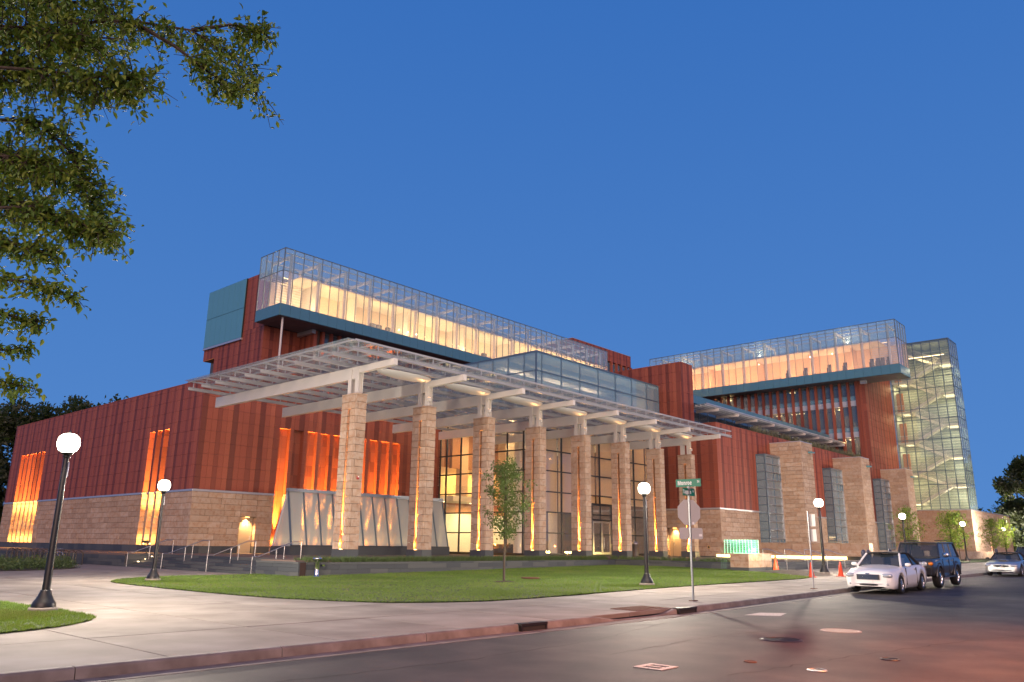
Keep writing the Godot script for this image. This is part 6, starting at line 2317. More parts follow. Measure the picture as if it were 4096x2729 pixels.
func wheels_of(par: Node, xs: Array, zhalf: float, r: float, wdt: float, rim_m: Material, spokes: int) -> void:
	for x in xs:
		for s in [1.0, -1.0]:
			var w := Node3D.new()
			w.name = "wheel"
			w.position = Vector3(x, r, s * zhalf)
			w.rotation.x = PI / 2 * s
			par.add_child(w, true)
			put(w, "tyre", lathe([[r * 0.62, -wdt * 0.5], [r * 0.93, -wdt * 0.5], [r, -wdt * 0.36], [r, wdt * 0.36], [r * 0.93, wdt * 0.5], [r * 0.66, wdt * 0.5], [r * 0.64, wdt * 0.42]], 28), M.tyre)
			var st := stb()
			for k in spokes:
				var a := TAU * k / spokes
				var d := Vector3(cos(a), 0, sin(a))
				bar_into(st, d * r * 0.10 + Vector3(0, wdt * 0.40, 0), d * r * 0.62 + Vector3(0, wdt * 0.34, 0), r * 0.17, 0.03)
			put(w, "rim", done(st), rim_m)
			put(w, "rim_ring", lathe([[r * 0.56, wdt * 0.2], [r * 0.60, wdt * 0.42], [r * 0.66, wdt * 0.47], [r * 0.66, wdt * 0.2]], 28), rim_m)
			put(w, "hub", lathe([[r * 0.16, wdt * 0.2], [r * 0.16, wdt * 0.43], [0.0, wdt * 0.46]], 14), rim_m)
			put(w, "brake", lathe([[0.0, wdt * 0.08], [r * 0.5, wdt * 0.08]], 18), M.iron)


func ell(par: Node, n: String, at: Vector3, s: Vector3, m: Material) -> MeshInstance3D:
	var st := stb()
	st.set_smooth_group(0)
	var a := 12
	var b := 8
	for i in a:
		for k in b:
			var f := func(u: int, v: int) -> Vector3:
				var th := TAU * u / a
				var ph := PI * v / b
				var p := Vector3(cos(th) * sin(ph), cos(ph), sin(th) * sin(ph))
				# squarer than an ellipsoid
				p = Vector3(signf(p.x) * pow(absf(p.x), 0.75), signf(p.y) * pow(absf(p.y), 0.75), signf(p.z) * pow(absf(p.z), 0.75))
				return p * s
			quad(st, f.call(i, k), f.call(i + 1, k), f.call(i + 1, k + 1), f.call(i, k + 1))
	return put(par, n, done(st), m, at)


func build_cars() -> void:
	# ---- white convertible with black soft top
	var x := 32.0
	var c := thing("convertible_car", "white convertible with closed black soft top, nearest of the parked cars", "car", Vector3(x, gy(x + 2.0) - 0.15, -10.42), "cars parked along the kerb")
	c.rotation.z = 0.0107
	put(c, "body", car_body([[0.0, 0.26, 0.62, 0.48, 0.66, 0.66, 0.60, 0.71], [0.05, 0.21, 0.74, 0.48, 0.77, 0.71, 0.70, 0.76], [0.16, 0.18, 0.83, 0.50, 0.86, 0.75, 0.78, 0.82], [0.42, 0.18, 0.86, 0.55, 0.90, 0.80, 0.81, 0.88], [0.95, 0.18, 0.87, 0.62, 0.92, 0.88, 0.82, 0.96], [1.45, 0.18, 0.87, 0.60, 0.915, 0.94, 0.83, 1.02], [2.4, 0.18, 0.87, 0.60, 0.915, 0.965, 0.85, 0.94], [3.6, 0.18, 0.87, 0.62, 0.915, 0.985, 0.85, 0.98], [4.2, 0.20, 0.86, 0.65, 0.90, 0.995, 0.80, 1.05], [4.65, 0.26, 0.80, 0.68, 0.84, 0.96, 0.74, 1.02], [4.86, 0.34, 0.70, 0.66, 0.74, 0.84, 0.66, 0.90], [4.92, 0.42, 0.55, 0.62, 0.60, 0.72, 0.52, 0.76]], [0.97, 3.74], 0.33), M.paint_white)
	cabin(c, [1.40, 2.02, 3.15, 3.75, 0.97, 1.00, 1.47, 0.80, 0.60], M.soft_top, M.soft_top, [2.95])
	for s in [1.0, -1.0]:
		var a := stb()
		tube_into(a, [Vector3(1.38, 0.955, s * 0.81), Vector3(2.0, 1.42, s * 0.615)], [0.045, 0.04], 6)
		put(c, "screen_pillar", done(a), M.paint_white)
	wheels_of(c, [0.97, 3.74], 0.80, 0.33, 0.215, M.alloy, 7)
	bx(c, "underbody", origin(c) + Vector3(2.5, 0.34, 0), Vector3(4.5, 0.24, 1.36), M.plastic)
	bx(c, "grille_back", origin(c) + Vector3(0.03, 0.595, 0), Vector3(0.10, 0.19, 0.82), M.plastic)
	for k in 5:
		ell(c, "grille_bar", Vector3(-0.022, 0.515 + k * 0.040, 0), Vector3(0.018, 0.009, 0.42), M.chrome)
	ell(c, "badge", Vector3(-0.02, 0.715, 0), Vector3(0.02, 0.022, 0.09), M.chrome)
	for s in [1.0, -1.0]:
		ell(c, "headlight", Vector3(0.095, 0.650, s * 0.655), Vector3(0.125, 0.085, 0.20), M.lens)
		ell(c, "fog_lamp", Vector3(0.045, 0.345, s * 0.66), Vector3(0.05, 0.045, 0.06), M.lens)
		ell(c, "mirror", Vector3(1.62, 1.02, s * 1.00), Vector3(0.09, 0.075, 0.12), M.paint_white)
		ell(c, "side_marker", Vector3(0.42, 0.55, s * 0.882), Vector3(0.06, 0.02, 0.012), M.tail_red)
		ell(c, "tail_light", Vector3(4.80, 0.80, s * 0.62), Vector3(0.10, 0.08, 0.16), M.tail_red)
		bx(c, "door_handle", origin(c) + Vector3(2.82, 0.84, s * 0.91), Vector3(0.2, 0.03, 0.02), M.chrome)
		for xx in [1.62, 2.98]:
			bx(c, "door_gap", origin(c) + Vector3(xx, 0.60, s * 0.905), Vector3(0.010, 0.62, 0.03), M.crack)
	bx(c, "number_plate", origin(c) + Vector3(-0.008, 0.435, 0), Vector3(0.02, 0.10, 0.32), M.paint_white)
	ell(c, "air_intake", Vector3(0.01, 0.315, 0), Vector3(0.04, 0.035, 0.36), M.plastic)
	ell(c, "lower_trim", Vector3(-0.004, 0.355, 0), Vector3(0.02, 0.008, 0.56), M.chrome)

	# ---- dark boxy off-roader
	x = 37.25
	var h := thing("off_roader", "dark grey boxy off-road car parked behind the white convertible", "car", Vector3(x, gy(x + 2.0) - 0.15, -10.40), "cars parked along the kerb")
	h.rotation.z = 0.0107
	put(h, "body", car_body([[0.0, 0.55, 0.80, 0.80, 0.84, 1.06, 0.84, 1.08], [0.06, 0.50, 0.86, 0.80, 0.90, 1.12, 0.88, 1.15], [0.5, 0.46, 0.90, 0.85, 0.96, 1.16, 0.90, 1.19], [1.3, 0.46, 0.90, 0.85, 0.96, 1.19, 0.90, 1.23], [1.6, 0.46, 0.90, 0.85, 0.95, 1.22, 0.88, 1.24], [4.2, 0.46, 0.90, 0.85, 0.95, 1.24, 0.88, 1.24], [4.66, 0.50, 0.90, 0.85, 0.95, 1.22, 0.88, 1.22], [4.74, 0.55, 0.84, 0.85, 0.90, 1.18, 0.84, 1.18]], [0.93, 3.77], 0.42), M.paint_grey)
	cabin(h, [1.42, 1.80, 4.35, 4.68, 1.22, 1.22, 1.86, 0.86, 0.76], M.paint_grey, M.paint_grey, [2.55, 3.45])
	wheels_of(h, [0.93, 3.77], 0.84, 0.42, 0.28, M.chrome, 6)
	bx(h, "underbody", origin(h) + Vector3(2.37, 0.60, 0), Vector3(4.3, 0.3, 1.4), M.plastic)
	for s in [1.0, -1.0]:
		for xx in [0.93, 3.77]:
			var st := stb()
			var pts := []
			var rr := []
			for k in 11:
				var a := PI * (0.04 + 0.92 * k / 10.0)
				pts.append(Vector3(xx + cos(a) * 0.52, 0.40 + sin(a) * 0.52, s * 0.95))
				rr.append(0.055)
			tube_into(st, pts, rr, 6)
			put(h, "wheel_arch", done(st), M.paint_grey)
		bx(h, "side_step", origin(h) + Vector3(2.35, 0.42, s * 0.92), Vector3(1.8, 0.06, 0.14), M.chrome)
		ell(h, "mirror", Vector3(1.72, 1.33, s * 1.06), Vector3(0.08, 0.10, 0.13), M.chrome)
		ell(h, "headlight", Vector3(0.03, 0.98, s * 0.60), Vector3(0.06, 0.10, 0.12), M.lens)
		ell(h, "indicator", Vector3(0.06, 0.99, s * 0.84), Vector3(0.08, 0.07, 0.10), M.amber)
		for xx in [1.60, 2.62, 3.40]:
			bx(h, "door_gap", origin(h) + Vector3(xx, 0.84, s * 0.945), Vector3(0.012, 0.66, 0.02), M.crack)
		for xx in [2.45, 3.25]:
			bx(h, "door_handle", origin(h) + Vector3(xx, 1.08, s * 0.95), Vector3(0.16, 0.03, 0.03), M.chrome)
	bx(h, "grille", origin(h) + Vector3(-0.005, 0.98, 0), Vector3(0.06, 0.2, 1.0), M.chrome)
	for k in 7:
		bx(h, "grille_slot", origin(h) + Vector3(-0.035, 0.98, -0.39 + k * 0.13), Vector3(0.02, 0.16, 0.07), M.plastic)
	bx(h, "bumper", origin(h) + Vector3(-0.03, 0.66, 0), Vector3(0.16, 0.22, 1.72), M.plastic)
	put(h, "roof_rack", tube_mesh([Vector3(2.0, 1.93, 0.62), Vector3(4.2, 1.93, 0.62)], [0.02, 0.02], 6), M.plastic)
	put(h, "roof_rack", tube_mesh([Vector3(2.0, 1.93, -0.62), Vector3(4.2, 1.93, -0.62)], [0.02, 0.02], 6), M.plastic)

	# ---- silver convertible further on
	x = 54.9
	var m := thing("convertible_car", "silver convertible with bonnet scoop and closed dark top, third parked car", "car", Vector3(x, gy(x + 2.0) - 0.15, -10.30), "cars parked along the kerb")
	put(m, "body", car_body([[0.0, 0.27, 0.64, 0.48, 0.68, 0.62, 0.62, 0.66], [0.06, 0.22, 0.76, 0.50, 0.79, 0.67, 0.70, 0.71], [0.30, 0.18, 0.84, 0.55, 0.87, 0.74, 0.80, 0.78], [0.95, 0.18, 0.86, 0.62, 0.92, 0.83, 0.82, 0.88], [1.5, 0.18, 0.86, 0.60, 0.91, 0.89, 0.83, 0.95], [2.4, 0.18, 0.86, 0.60, 0.91, 0.91, 0.84, 0.90], [3.6, 0.18, 0.86, 0.62, 0.92, 0.95, 0.82, 0.97], [4.3, 0.24, 0.82, 0.66, 0.88, 0.95, 0.76, 1.0], [4.58, 0.34, 0.70, 0.66, 0.78, 0.86, 0.68, 0.90], [4.65, 0.42, 0.60, 0.62, 0.66, 0.74, 0.58, 0.78]], [0.93, 3.50], 0.325), M.paint_silver)
	cabin(m, [1.48, 2.05, 3.05, 3.65, 0.90, 0.96, 1.35, 0.78, 0.58], M.soft_top, M.soft_top, [2.9])
	wheels_of(m, [0.93, 3.50], 0.79, 0.325, 0.22, M.alloy, 5)
	bx(m, "underbody", origin(m) + Vector3(2.4, 0.34, 0), Vector3(4.2, 0.24, 1.36), M.plastic)
	ell(m, "grille", Vector3(-0.01, 0.575, 0), Vector3(0.05, 0.06, 0.42), M.plastic)
	ell(m, "grille_badge", Vector3(-0.06, 0.575, 0), Vector3(0.02, 0.03, 0.08), M.chrome)
	ell(m, "bonnet_scoop", Vector3(0.95, 0.90, 0), Vector3(0.30, 0.055, 0.26), M.paint_silver)
	bx(m, "scoop_mouth", origin(m) + Vector3(0.66, 0.905, 0), Vector3(0.04, 0.04, 0.40), M.plastic)
	ell(m, "air_intake", Vector3(0.005, 0.33, 0), Vector3(0.05, 0.03, 0.55), M.plastic)
	bx(m, "number_plate", origin(m) + Vector3(-0.008, 0.45, 0), Vector3(0.02, 0.11, 0.32), M.sign_white)
	for s in [1.0, -1.0]:
		ell(m, "headlight", Vector3(0.065, 0.60, s * 0.66), Vector3(0.12, 0.065, 0.18), M.lens)
		ell(m, "mirror", Vector3(1.72, 0.98, s * 0.98), Vector3(0.09, 0.07, 0.11), M.plastic)
		for xx in [1.70, 2.95]:
			bx(m, "door_gap", origin(m) + Vector3(xx, 0.58, s * 0.905), Vector3(0.010, 0.56, 0.03), M.crack)

	# ---- black car cut by the right edge of the picture
	x = 62.2
	var k4 := thing("dark_car", "black car cut off by the right edge of the photo, behind the silver convertible", "car", Vector3(x, gy(x + 2.0) - 0.15, -10.2), "cars parked along the kerb")
	put(k4, "body", car_body([[0.0, 0.40, 0.60, 0.62, 0.66, 0.80, 0.60, 0.84], [0.08, 0.30, 0.78, 0.62, 0.82, 0.88, 0.74, 0.93], [0.5, 0.26, 0.86, 0.66, 0.91, 0.98, 0.82, 1.05], [1.3, 0.26, 0.87, 0.70, 0.92, 1.06, 0.84, 1.12], [2.4, 0.26, 0.87, 0.70, 0.92, 1.10, 0.84, 1.10], [4.4, 0.28, 0.86, 0.72, 0.90, 1.10, 0.82, 1.10], [4.7, 0.40, 0.76, 0.72, 0.82, 1.0, 0.74, 1.02]], [0.92, 3.65], 0.36), M.paint_black)
	cabin(k4, [1.25, 1.95, 4.1, 4.6, 1.08, 1.10, 1.70, 0.82, 0.64], M.paint_black, M.paint_black, [2.4, 3.4])
	wheels_of(k4, [0.92, 3.65], 0.80, 0.36, 0.23, M.alloy, 6)
	bx(k4, "underbody", origin(k4) + Vector3(2.4, 0.42, 0), Vector3(4.2, 0.24, 1.36), M.plastic)
	for s in [1.0, -1.0]:
		ell(k4, "headlight", Vector3(0.14, 0.80, s * 0.64), Vector3(0.14, 0.10, 0.17), M.lens)
		ell(k4, "mirror", Vector3(1.52, 1.14, s * 1.0), Vector3(0.09, 0.08, 0.12), M.paint_black)
	ell(k4, "grille", Vector3(0.03, 0.72, 0), Vector3(0.05, 0.10, 0.34), M.plastic)


# ------------------------------------------------------------------ plants

func leaf_mesh(l: float, w: float) -> ArrayMesh:
	var st := stb()
	var a := Vector3(0, 0, 0)
	var t := Vector3(0, -l * 0.18, l)
	var m := Vector3(0, 0, l * 0.5)
	for s in [1.0, -1.0]:
		var b := Vector3(s * w * 0.5, l * 0.10, l * 0.38)
		var c := Vector3(s * w * 0.36, l * 0.02, l * 0.74)
		for f in [[a, b, m], [b, c, m], [c, t, m]]:
			for v in f:
				st.add_vertex(v)
	return done(st)


func oak_leaf_mesh(l: float) -> ArrayMesh:       # lobed
	var st := stb()
	var prof := [[0.0, 0.03], [0.18, 0.16], [0.28, 0.07], [0.42, 0.30], [0.52, 0.11], [0.66, 0.30], [0.76, 0.12], [0.88, 0.16], [1.0, 0.0]]
	for s in [1.0, -1.0]:
		for i in prof.size() - 1:
			var a := Vector3(0, -0.12 * l * prof[i][0] * prof[i][0], prof[i][0] * l)
			var b := Vector3(0, -0.12 * l * prof[i + 1][0] * prof[i + 1][0], prof[i + 1][0] * l)
			var c := a + Vector3(s * prof[i][1] * l, 0.05 * l, 0)
			var d := b + Vector3(s * prof[i + 1][1] * l, 0.05 * l, 0)
			for v in [a, c, d, a, d, b]:
				st.add_vertex(v)
	return done(st)


func clump_mesh(n: int, r: float, leaf: float) -> ArrayMesh:
	var st := stb()
	for i in n:
		var p := Vector3(rng.randfn(0, 0.5), rng.randfn(0, 0.4), rng.randfn(0, 0.5)) * r
		var b := Basis.from_euler(Vector3(rng.randf_range(-0.9, 0.9), rng.randf() * TAU, rng.randf_range(-0.9, 0.9)))
		var l := leaf * rng.randf_range(0.7, 1.3)
		var q := [p + b * Vector3(0, 0, -l), p + b * Vector3(l * 0.55, l * 0.1, 0), p + b * Vector3(0, -l * 0.15, l), p + b * Vector3(-l * 0.55, l * 0.1, 0)]
		for v in [q[0], q[1], q[2], q[0], q[2], q[3]]:
			st.add_vertex(v)
	return done(st)


func scatter(par: Node, n: String, mesh: Mesh, list: Array, m: Material) -> void:
	var mm := MultiMesh.new()
	mm.transform_format = MultiMesh.TRANSFORM_3D
	mm.mesh = mesh
	mm.instance_count = list.size()
	for i in list.size():
		mm.set_instance_transform(i, list[i])
	var o := MultiMeshInstance3D.new()
	o.name = n
	o.multimesh = mm
	o.material_override = m
	par.add_child(o, true)
	o.set_meta("kind", "stuff")


func rand_basis(s: float) -> Basis:
	return Basis.from_euler(Vector3(rng.randf_range(-1.2, 1.2), rng.randf() * TAU, rng.randf_range(-0.8, 0.8))).scaled(Vector3.ONE * s)


# leaves along twigs, the largest as parts of their own
func leafy(t: Node3D, mesh: Mesh, mats: Array, spots: Array, most: int) -> void:
	var o := origin(t)
	spots.sort_custom(func(a, b): return (a.origin + o).distance_squared_to(eye) < (b.origin + o).distance_squared_to(eye))
	var rest := [[], []]
	for i in spots.size():
		if i < most:
			var l := MeshInstance3D.new()
			l.name = "leaf"
			l.mesh = mesh
			l.material_override = mats[i % mats.size()]
			l.transform = spots[i]
			t.add_child(l, true)
		else:
			rest[i % 2].append(spots[i])
	scatter(t, "crown", mesh, rest[0], mats[0])
	scatter(t, "crown", mesh, rest[1], mats[mats.size() - 1])


func young_tree(x: float, z: float, h: float, clear: float, rad: float, leaves: int, label: String, mats: Array, leaf := 0.11, singles := 0, group := "") -> void:
	var at := Vector3(x, gy(x) + 0.02, z)
	var t := thing("young_tree", label, "tree", at, group)
	var trunk := []
	var rr := []
	for i in 8:
		var u := i / 7.0
		trunk.append(Vector3(sin(u * 3.1 + x) * 0.04, u * h * 0.97, cos(u * 2.3 + z) * 0.04 - 0.02 * u))
		rr.append(lerpf(0.055, 0.008, pow(u, 0.8)) * h / 5.2 + 0.004)
	put(t, "trunk", tube_mesh(trunk, rr, 9), M.bark)
	put(t, "mulch", lathe([[0.55, -0.02], [0.5, 0.03], [0.25, 0.06], [0.05, 0.07]], 18), M.soil)
	var st := stb()
	var spots := []
	var nb := 30
	var tips := []
	for i in nb:
		var u := lerpf(clear / h, 0.95, (i + rng.randf()) / nb)
		var a := i * 2.4 + rng.randf_range(-0.4, 0.4)
		var p0 := Vector3(0, u * h, 0)
		var prof := sin(clampf((u - clear / h) / (1.0 - clear / h), 0.0, 1.0) * PI * 0.78 + 0.62)
		var ln := rad * maxf(0.25, prof) * rng.randf_range(0.65, 1.1)
		var d := Vector3(cos(a), rng.randf_range(0.25, 0.75), sin(a)).normalized()
		var p1 := p0 + d * ln * 0.55
		var p2 := p1 + (d + Vector3(rng.randf_range(-0.4, 0.4), rng.randf_range(-0.3, 0.3), rng.randf_range(-0.4, 0.4))).normalized() * ln * 0.5
		tube_into(st, [p0, p1, p2], [0.016, 0.010, 0.004], 5, false)
		for k in 4:
			tips.append(p0.lerp(p1, 0.5) if k == 0 else (p1 if k == 1 else p2))
			if k == 3:
				var p3 := p1 + Vector3(rng.randf_range(-1, 1), rng.randf_range(-0.5, 0.6), rng.randf_range(-1, 1)).normalized() * ln * 0.4
				tube_into(st, [p1, p3], [0.007, 0.003], 4, false)
				tips.append(p3)
	put(t, "limbs", done(st), M.bark)
	while spots.size() < leaves:
		var c: Vector3 = tips[rng.randi_range(0, tips.size() - 1)]
		var off := Vector3(rng.randfn(0, 0.14), rng.randfn(0, 0.11), rng.randfn(0, 0.14)) * rad / 1.1
		spots.append(Transform3D(rand_basis(rng.randf_range(0.7, 1.25)), c + off))
	leafy(t, oak_leaf_mesh(leaf), mats, spots, singles)


func big_tree(at: Vector3, label: String, h: float, blobs: Array, n: int, trunk_r: float) -> void:
	var t := thing("big_tree", label, "tree", at, "")
	var st := stb()
	tube_into(st, [Vector3(0, -0.5, 0), Vector3(0.2, h * 0.3, 0), Vector3(-0.2, h * 0.55, 0.1)], [trunk_r, trunk_r * 0.75, trunk_r * 0.4], 10)
	for b in blobs:
		var c := Vector3(b[0], b[1], b[2])
		tube_into(st, [Vector3(0, h * 0.35, 0), c * Vector3(0.5, 0.7, 0.5) + Vector3(0, h * 0.05, 0), c], [trunk_r * 0.45, trunk_r * 0.25, 0.05], 6, false)
	put(t, "trunk", done(st), M.bark)
	var mesh := clump_mesh(9, 0.62, 0.26)
	var list := []
	var total := 0.0
	for b in blobs:
		total += b[3] * b[3]
	for b in blobs:
		var k := int(n * b[3] * b[3] / total)
		# smaller knots of leaves inside each mass, so that the outline is uneven
		var knots := []
		for j in 26:
			var d := Vector3(rng.randfn(0, 1), rng.randfn(0, 0.8), rng.randfn(0, 1)).normalized()
			knots.append([Vector3(b[0], b[1], b[2]) + d * b[3] * rng.randf_range(0.35, 1.0) * Vector3(1, 0.75, 1), b[3] * rng.randf_range(0.16, 0.34)])
		for i in k:
			var kn: Array = knots[i % knots.size()]
			var d2 := Vector3(rng.randfn(0, 0.55), rng.randfn(0, 0.45), rng.randfn(0, 0.55))
			list.append(Transform3D(rand_basis(rng.randf_range(0.7, 1.5)), kn[0] + d2 * kn[1]))
	scatter(t, "crown", mesh, list, M.leaf_dark)


func overhanging_tree() -> void:
	var at := Vector3(-0.3, 0.0, -11.0)
	var t := thing("street_tree", "near tree whose leafy branches hang into the upper left of the picture", "tree", at)
	put(t, "trunk", tube_mesh([Vector3(0, -0.1, 0), Vector3(0.05, 1.2, 0.05), Vector3(-0.02, 3.0, 0.3), Vector3(0.1, 5.0, 0.6), Vector3(0.2, 8.0, 0.8)], [0.26, 0.20, 0.17, 0.13, 0.06], 12), M.bark)
	# each branch: points, then how far leaves stray from it and how many
	var br := [
		[[[0.0, 5.6, -10.3], [1.23, 5.86, -7.6], [1.81, 5.95, -6.9], [2.22, 6.05, -6.55], [2.67, 6.10, -6.34], [3.10, 6.0, -6.32], [3.44, 5.80, -6.37]], 0.24, 700],
		[[[2.22, 6.05, -6.55], [2.53, 5.85, -6.32], [2.80, 5.68, -6.2], [3.10, 5.56, -6.13]], 0.17, 330],
		[[[2.67, 6.10, -6.34], [2.95, 6.25, -6.2], [3.25, 6.32, -6.1]], 0.22, 240],
		[[[0.0, 5.0, -10.3], [1.26, 5.3, -7.0], [1.67, 5.32, -6.67], [2.00, 5.34, -6.46], [2.26, 5.40, -6.32]], 0.27, 900],
		[[[0.0, 5.8, -10.3], [1.2, 5.75, -7.2], [1.6, 5.75, -6.8], [1.95, 5.70, -6.6]], 0.30, 900],
		[[[0.0, 4.8, -10.4], [1.45, 5.15, -7.67], [1.83, 5.18, -7.31], [2.10, 4.92, -7.15], [2.32, 4.56, -7.14], [2.46, 4.30, -7.18]], 0.23, 900],
		[[[0.0, 4.3, -10.5], [1.40, 4.70, -7.4], [1.75, 4.72, -7.1], [2.05, 4.62, -7.0]], 0.26, 620],
		[[[0.0, 3.8, -10.5], [1.49, 4.19, -7.21], [1.80, 4.22, -6.89], [2.10, 4.14, -6.71], [2.28, 4.05, -6.57]], 0.19, 640],
		[[[0.0, 5.2, -10.3], [1.0, 5.55, -8.0], [1.35, 5.60, -7.5], [1.70, 5.55, -7.1]], 0.34, 1100],
		[[[0.0, 4.6, -10.3], [1.1, 4.95, -8.2], [1.45, 4.95, -7.8], [1.80, 4.85, -7.5]], 0.32, 1000],
		[[[0.0, 6.0, -10.3], [0.9, 6.2, -8.0], [1.3, 6.25, -7.4], [1.7, 6.2, -7.0], [2.1, 6.25, -6.8]], 0.32, 1000],
		[[[0.0, 4.1, -10.4], [1.25, 4.42, -7.9], [1.55, 4.42, -7.5], [1.90, 4.36, -7.2]], 0.24, 700],
		[[[0.0, 3.7, -10.5], [1.50, 3.95, -7.3], [1.80, 3.92, -7.0], [2.0, 3.84, -6.85]], 0.16, 340],
		[[[0.0, 3.3, -10.6], [1.57, 3.6, -7.16], [1.82, 3.59, -6.88], [2.16, 3.50, -6.7]], 0.10, 240],
		[[[0.0, 3.1, -10.6], [1.70, 3.40, -7.4], [1.92, 3.38, -7.23], [2.06, 3.33, -7.1]], 0.09, 150],
		[[[0.0, 2.9, -10.6], [1.78, 3.15, -7.64], [1.98, 3.14, -7.48], [2.12, 3.19, -7.43]], 0.07, 100],
		[[[0.0, 2.7, -10.7], [1.80, 2.90, -7.62], [1.98, 2.86, -7.43], [2.15, 2.82, -7.29]], 0.07, 110]]
	var spots := []
	var st := stb()
	for b in br:
		var pts := []
		var rr := []
		var n: int = b[0].size()
		for i in n:
			pts.append(Vector3(b[0][i][0], b[0][i][1], b[0][i][2]) - at)
			rr.append(lerpf(0.022, 0.003, float(i) / (n - 1)))
		tube_into(st, pts, rr, 6)
		# twigs
		var twigs := []
		for k in int(b[2] / 6):
			var u := rng.randf_range(0.30, 1.0) if n > 5 else rng.randf_range(0.45, 1.0)
			var f := u * (n - 1)
			var i := mini(int(f), n - 2)
			var p: Vector3 = pts[i].lerp(pts[i + 1], f - i)
			var d := Vector3(rng.randf_range(-0.3, 1), rng.randf_range(-1.0, 0.35), rng.randf_range(-0.6, 0.9)).normalized()
			var q := p + d * float(b[1]) * rng.randf_range(0.6, 1.5)
			tube_into(st, [p, p.lerp(q, 0.5) + Vector3(0, 0.02, 0), q], [0.005, 0.004, 0.002], 4, false)
			twigs.append([p, q])
		for k in int(b[2] * 1.7):
			var tw: Array = twigs[k % twigs.size()]
			var p: Vector3 = (tw[0] as Vector3).lerp(tw[1], rng.randf_range(0.25, 1.05))
			p += Vector3(rng.randfn(0, 0.035), rng.randfn(0, 0.035), rng.randfn(0, 0.035))
			spots.append(Transform3D(rand_basis(rng.randf_range(0.65, 1.2)), p))
	put(t, "branches", done(st), M.bark)
	leafy(t, leaf_mesh(0.066, 0.032), [M.leaf_b, M.leaf_gold], spots, 300)


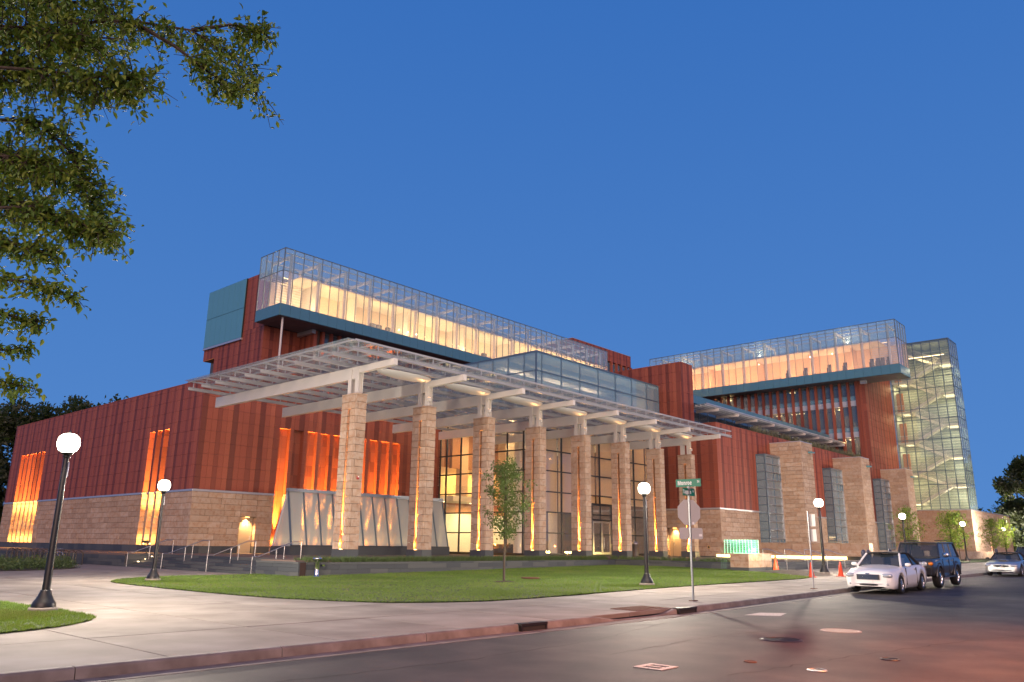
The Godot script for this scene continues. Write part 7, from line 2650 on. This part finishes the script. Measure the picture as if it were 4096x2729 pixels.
func build_planting() -> void:
	overhanging_tree()
	young_tree(25.36, -22.9, 5.15, 1.70, 1.15, 3600, "young oak with a slim trunk standing alone on the lawn", [M.leaf_a, M.leaf_oak], 0.12, 300)
	var where := ["young tree before the glass stair tower, left one of the pair", "young tree with sparse crown beside the far street lamp", "young tree right of the stair tower base", "bright green young tree under the farther lamps", "young tree at the right edge of the picture"]
	var spots := [[80.5, -22.2, 5.0], [88.5, -20.6, 4.8], [100.0, -22.5, 5.3], [112.0, -21.5, 4.8], [122.0, -22.0, 5.2]]
	for i in 5:
		young_tree(spots[i][0], spots[i][1], spots[i][2], 1.2, 1.5, 1300, where[i], [M.leaf_b, M.leaf_gold], 0.20, 0, "young trees along the far pavement")
	# dark big trees behind the building
	big_tree(Vector3(38, 0, -124), "dark mass of old trees rising behind the far end of the left wing", 20.0, [[-6, 15.5, 0, 4.5], [-2.5, 17.5, 1, 4.0], [1.5, 16.5, 0, 4.2], [5.5, 18.8, 0, 3.8], [9.5, 19.6, 1, 3.6], [12.5, 19.4, 2, 3.4], [8, 14, 0, 5.0], [-8, 10, 0, 5.0], [-3, 9, 2, 5.0], [2, 9, 1, 5.0], [-9, 4.5, 0, 4.5], [-5, 4, 1, 4.5]], 5200, 0.6)
	big_tree(Vector3(166, 0, -22), "big dark oak with wide limbs at the right edge of the picture", 18.0, [[-4.5, 12.5, -5, 2.4], [-2, 15.5, -3, 3.0], [1, 16.8, 1, 3.2], [3, 15.0, 6, 3.5], [2, 11, 3, 3.0], [0, 8.0, -6, 3.4], [3, 7.0, 0, 4.0], [2, 5, 7, 4.0], [0, 3.0, -4, 3.2], [0, 3.0, 4, 3.2], [2, 12, 10, 4.0]], 5600, 0.7)
	big_tree(Vector3(178, 0, -46), "dark trees behind the glass stair tower on the right", 11.0, [[-4, 6.5, 0, 3.6], [1, 7.5, 4, 3.6], [5, 6.5, 8, 4.0], [-2, 3, 6, 4.0], [4, 3, 12, 4.0], [-6, 3, -4, 3.6]], 2600, 0.5)
	# shrubs in the bed before the bicycle stands
	var bed := PackedVector2Array([Vector2(2, -46.3), Vector2(13.68, -46.4), Vector2(14.8, -46.8), Vector2(15.98, -47.2), Vector2(17.42, -48.2), Vector2(18.5, -49.6), Vector2(19.0, -52.3), Vector2(19.0, -54.0), Vector2(17.0, -56.0), Vector2(2, -66)])
	var sm := thing("shrub_bed", "low dark green shrubs in the bed before the bicycle stands", "shrubs", Vector3(12, 0, -52))
	var so := put(sm, "soil", sheet_mesh(bed, 0.03, 0.02), M.soil, -origin(sm))
	var list := []
	while list.size() < 3800:
		var p := Vector2(rng.randf_range(8, 19), rng.randf_range(-62, -46.3))
		if Geometry2D.is_point_in_polygon(p, bed):
			var hh := rng.randf_range(0.05, 0.62) * (0.75 + 0.35 * sin(p.x * 2.1) * cos(p.y * 1.7))
			list.append(Transform3D(rand_basis(rng.randf_range(0.4, 0.8)), Vector3(p.x, hh, p.y) - origin(sm)))
	scatter(sm, "leaves", clump_mesh(12, 0.34, 0.07), list, M.shrub_leaf)
	# ornamental grass in the long planter and on the roof terrace
	reeds("planter_grass", "thin green ornamental grass growing along the long planter", 22.3, 47.4, -33.7, -32.9, 0.60, 4200, 0.42, false)
	reeds("planter_grass", "thin green grass in the planter beside the glass sign", 47.65, 47.95, -33.0, -22.5, 0.62, 700, 0.40, false)
	var ledge := bx2(self, "roof_soil", Vector3(77.5, 12.9, -36.6), Vector3(112.0, 13.12, -35.2), M.soil)
	struct(ledge, "planting bed on the roof edge of the right wing")
	reeds("roof_grass", "tall pale grasses growing on the roof edge of the right wing", 78.0, 111.5, -36.5, -35.3, 13.05, 480, 1.15, true)
	# mulch with a cone
	var mulch := put(self, "mulch_bed", mound(PackedVector2Array([Vector2(44.0, -20.7), Vector2(46.4, -20.9), Vector2(47.6, -20.6), Vector2(45.6, -17.4), Vector2(43.2, -15.8), Vector2(41.6, -15.75), Vector2(41.6, -16.6), Vector2(42.6, -18.4)])), M.soil)
	struct(mulch, "heap of dark mulch at the end of the lawn")
	# low wall and hedge line far right
	var lw := thing("garden_wall", "low pale stone garden wall behind the far street lamps", "wall", Vector3(76.0, 0.4, -24.6))
	var out := []
	clad(out, "z", -24.4, 74.0, 150.0, 0.45, 1.55, 0.55, ASHLAR, [], 0.3, 0.012, true, 0.004, 6)
	commit_pieces(lw, "stone_block", "stone_blocks", out, stone_mats, stone_colors, 80, M.sandstone_rest)


func mound(poly: PackedVector2Array) -> ArrayMesh:
	var st := stb()
	st.set_smooth_group(0)
	var c := Vector2.ZERO
	for p in poly:
		c += p / poly.size()
	var f := func(p: Vector2, k: float) -> Vector3:
		var q := c.lerp(p, k)
		return Vector3(q.x, gy(q.x) + 0.02 + (1.0 - k * k) * 0.16 + sin(q.x * 7.0) * cos(q.y * 6.0) * 0.03 * (1.0 - k), q.y)
	var n := poly.size()
	for i in n:
		for s in 6:
			for h in 3:
				var a := poly[i].lerp(poly[(i + 1) % n], h / 3.0)
				var b := poly[i].lerp(poly[(i + 1) % n], (h + 1) / 3.0)
				quad(st, f.call(a, s / 6.0), f.call(b, s / 6.0), f.call(b, (s + 1) / 6.0), f.call(a, (s + 1) / 6.0))
	return done(st)


func reeds(n: String, label: String, x0: float, x1: float, z0: float, z1: float, y: float, count: int, h: float, thick: bool) -> void:
	var mm := MultiMesh.new()
	mm.transform_format = MultiMesh.TRANSFORM_3D
	var st := stb()
	for i in 7:
		var a := rng.randf() * TAU
		var d := Vector3(cos(a), 0, sin(a))
		var s := Vector3(-d.z, 0, d.x) * (0.012 if thick else 0.006)
		var hh := h * rng.randf_range(0.5, 1.0)
		var o := d * rng.randf() * 0.06
		var mid := o + Vector3(0, hh * 0.6, 0) + d * hh * 0.10
		var tip := o + Vector3(0, hh, 0) + d * hh * 0.32
		quad(st, o - s, mid - s, mid + s, o + s)
		for v in [mid - s * (3.0 if thick else 1.0), tip, mid + s * (3.0 if thick else 1.0)]:
			st.add_vertex(v)
	mm.mesh = done(st)
	mm.instance_count = count
	for i in count:
		mm.set_instance_transform(i, Transform3D(Basis(Vector3.UP, rng.randf() * TAU).scaled(Vector3.ONE * rng.randf_range(0.6, 1.15)), Vector3(rng.randf_range(x0, x1), y, rng.randf_range(z0, z1))))
	var o := MultiMeshInstance3D.new()
	o.name = numbered(n)
	o.multimesh = mm
	o.material_override = M.roof_reed if thick else M.reed
	add_child(o)
	tag(o, label, "grass", "", "stuff")
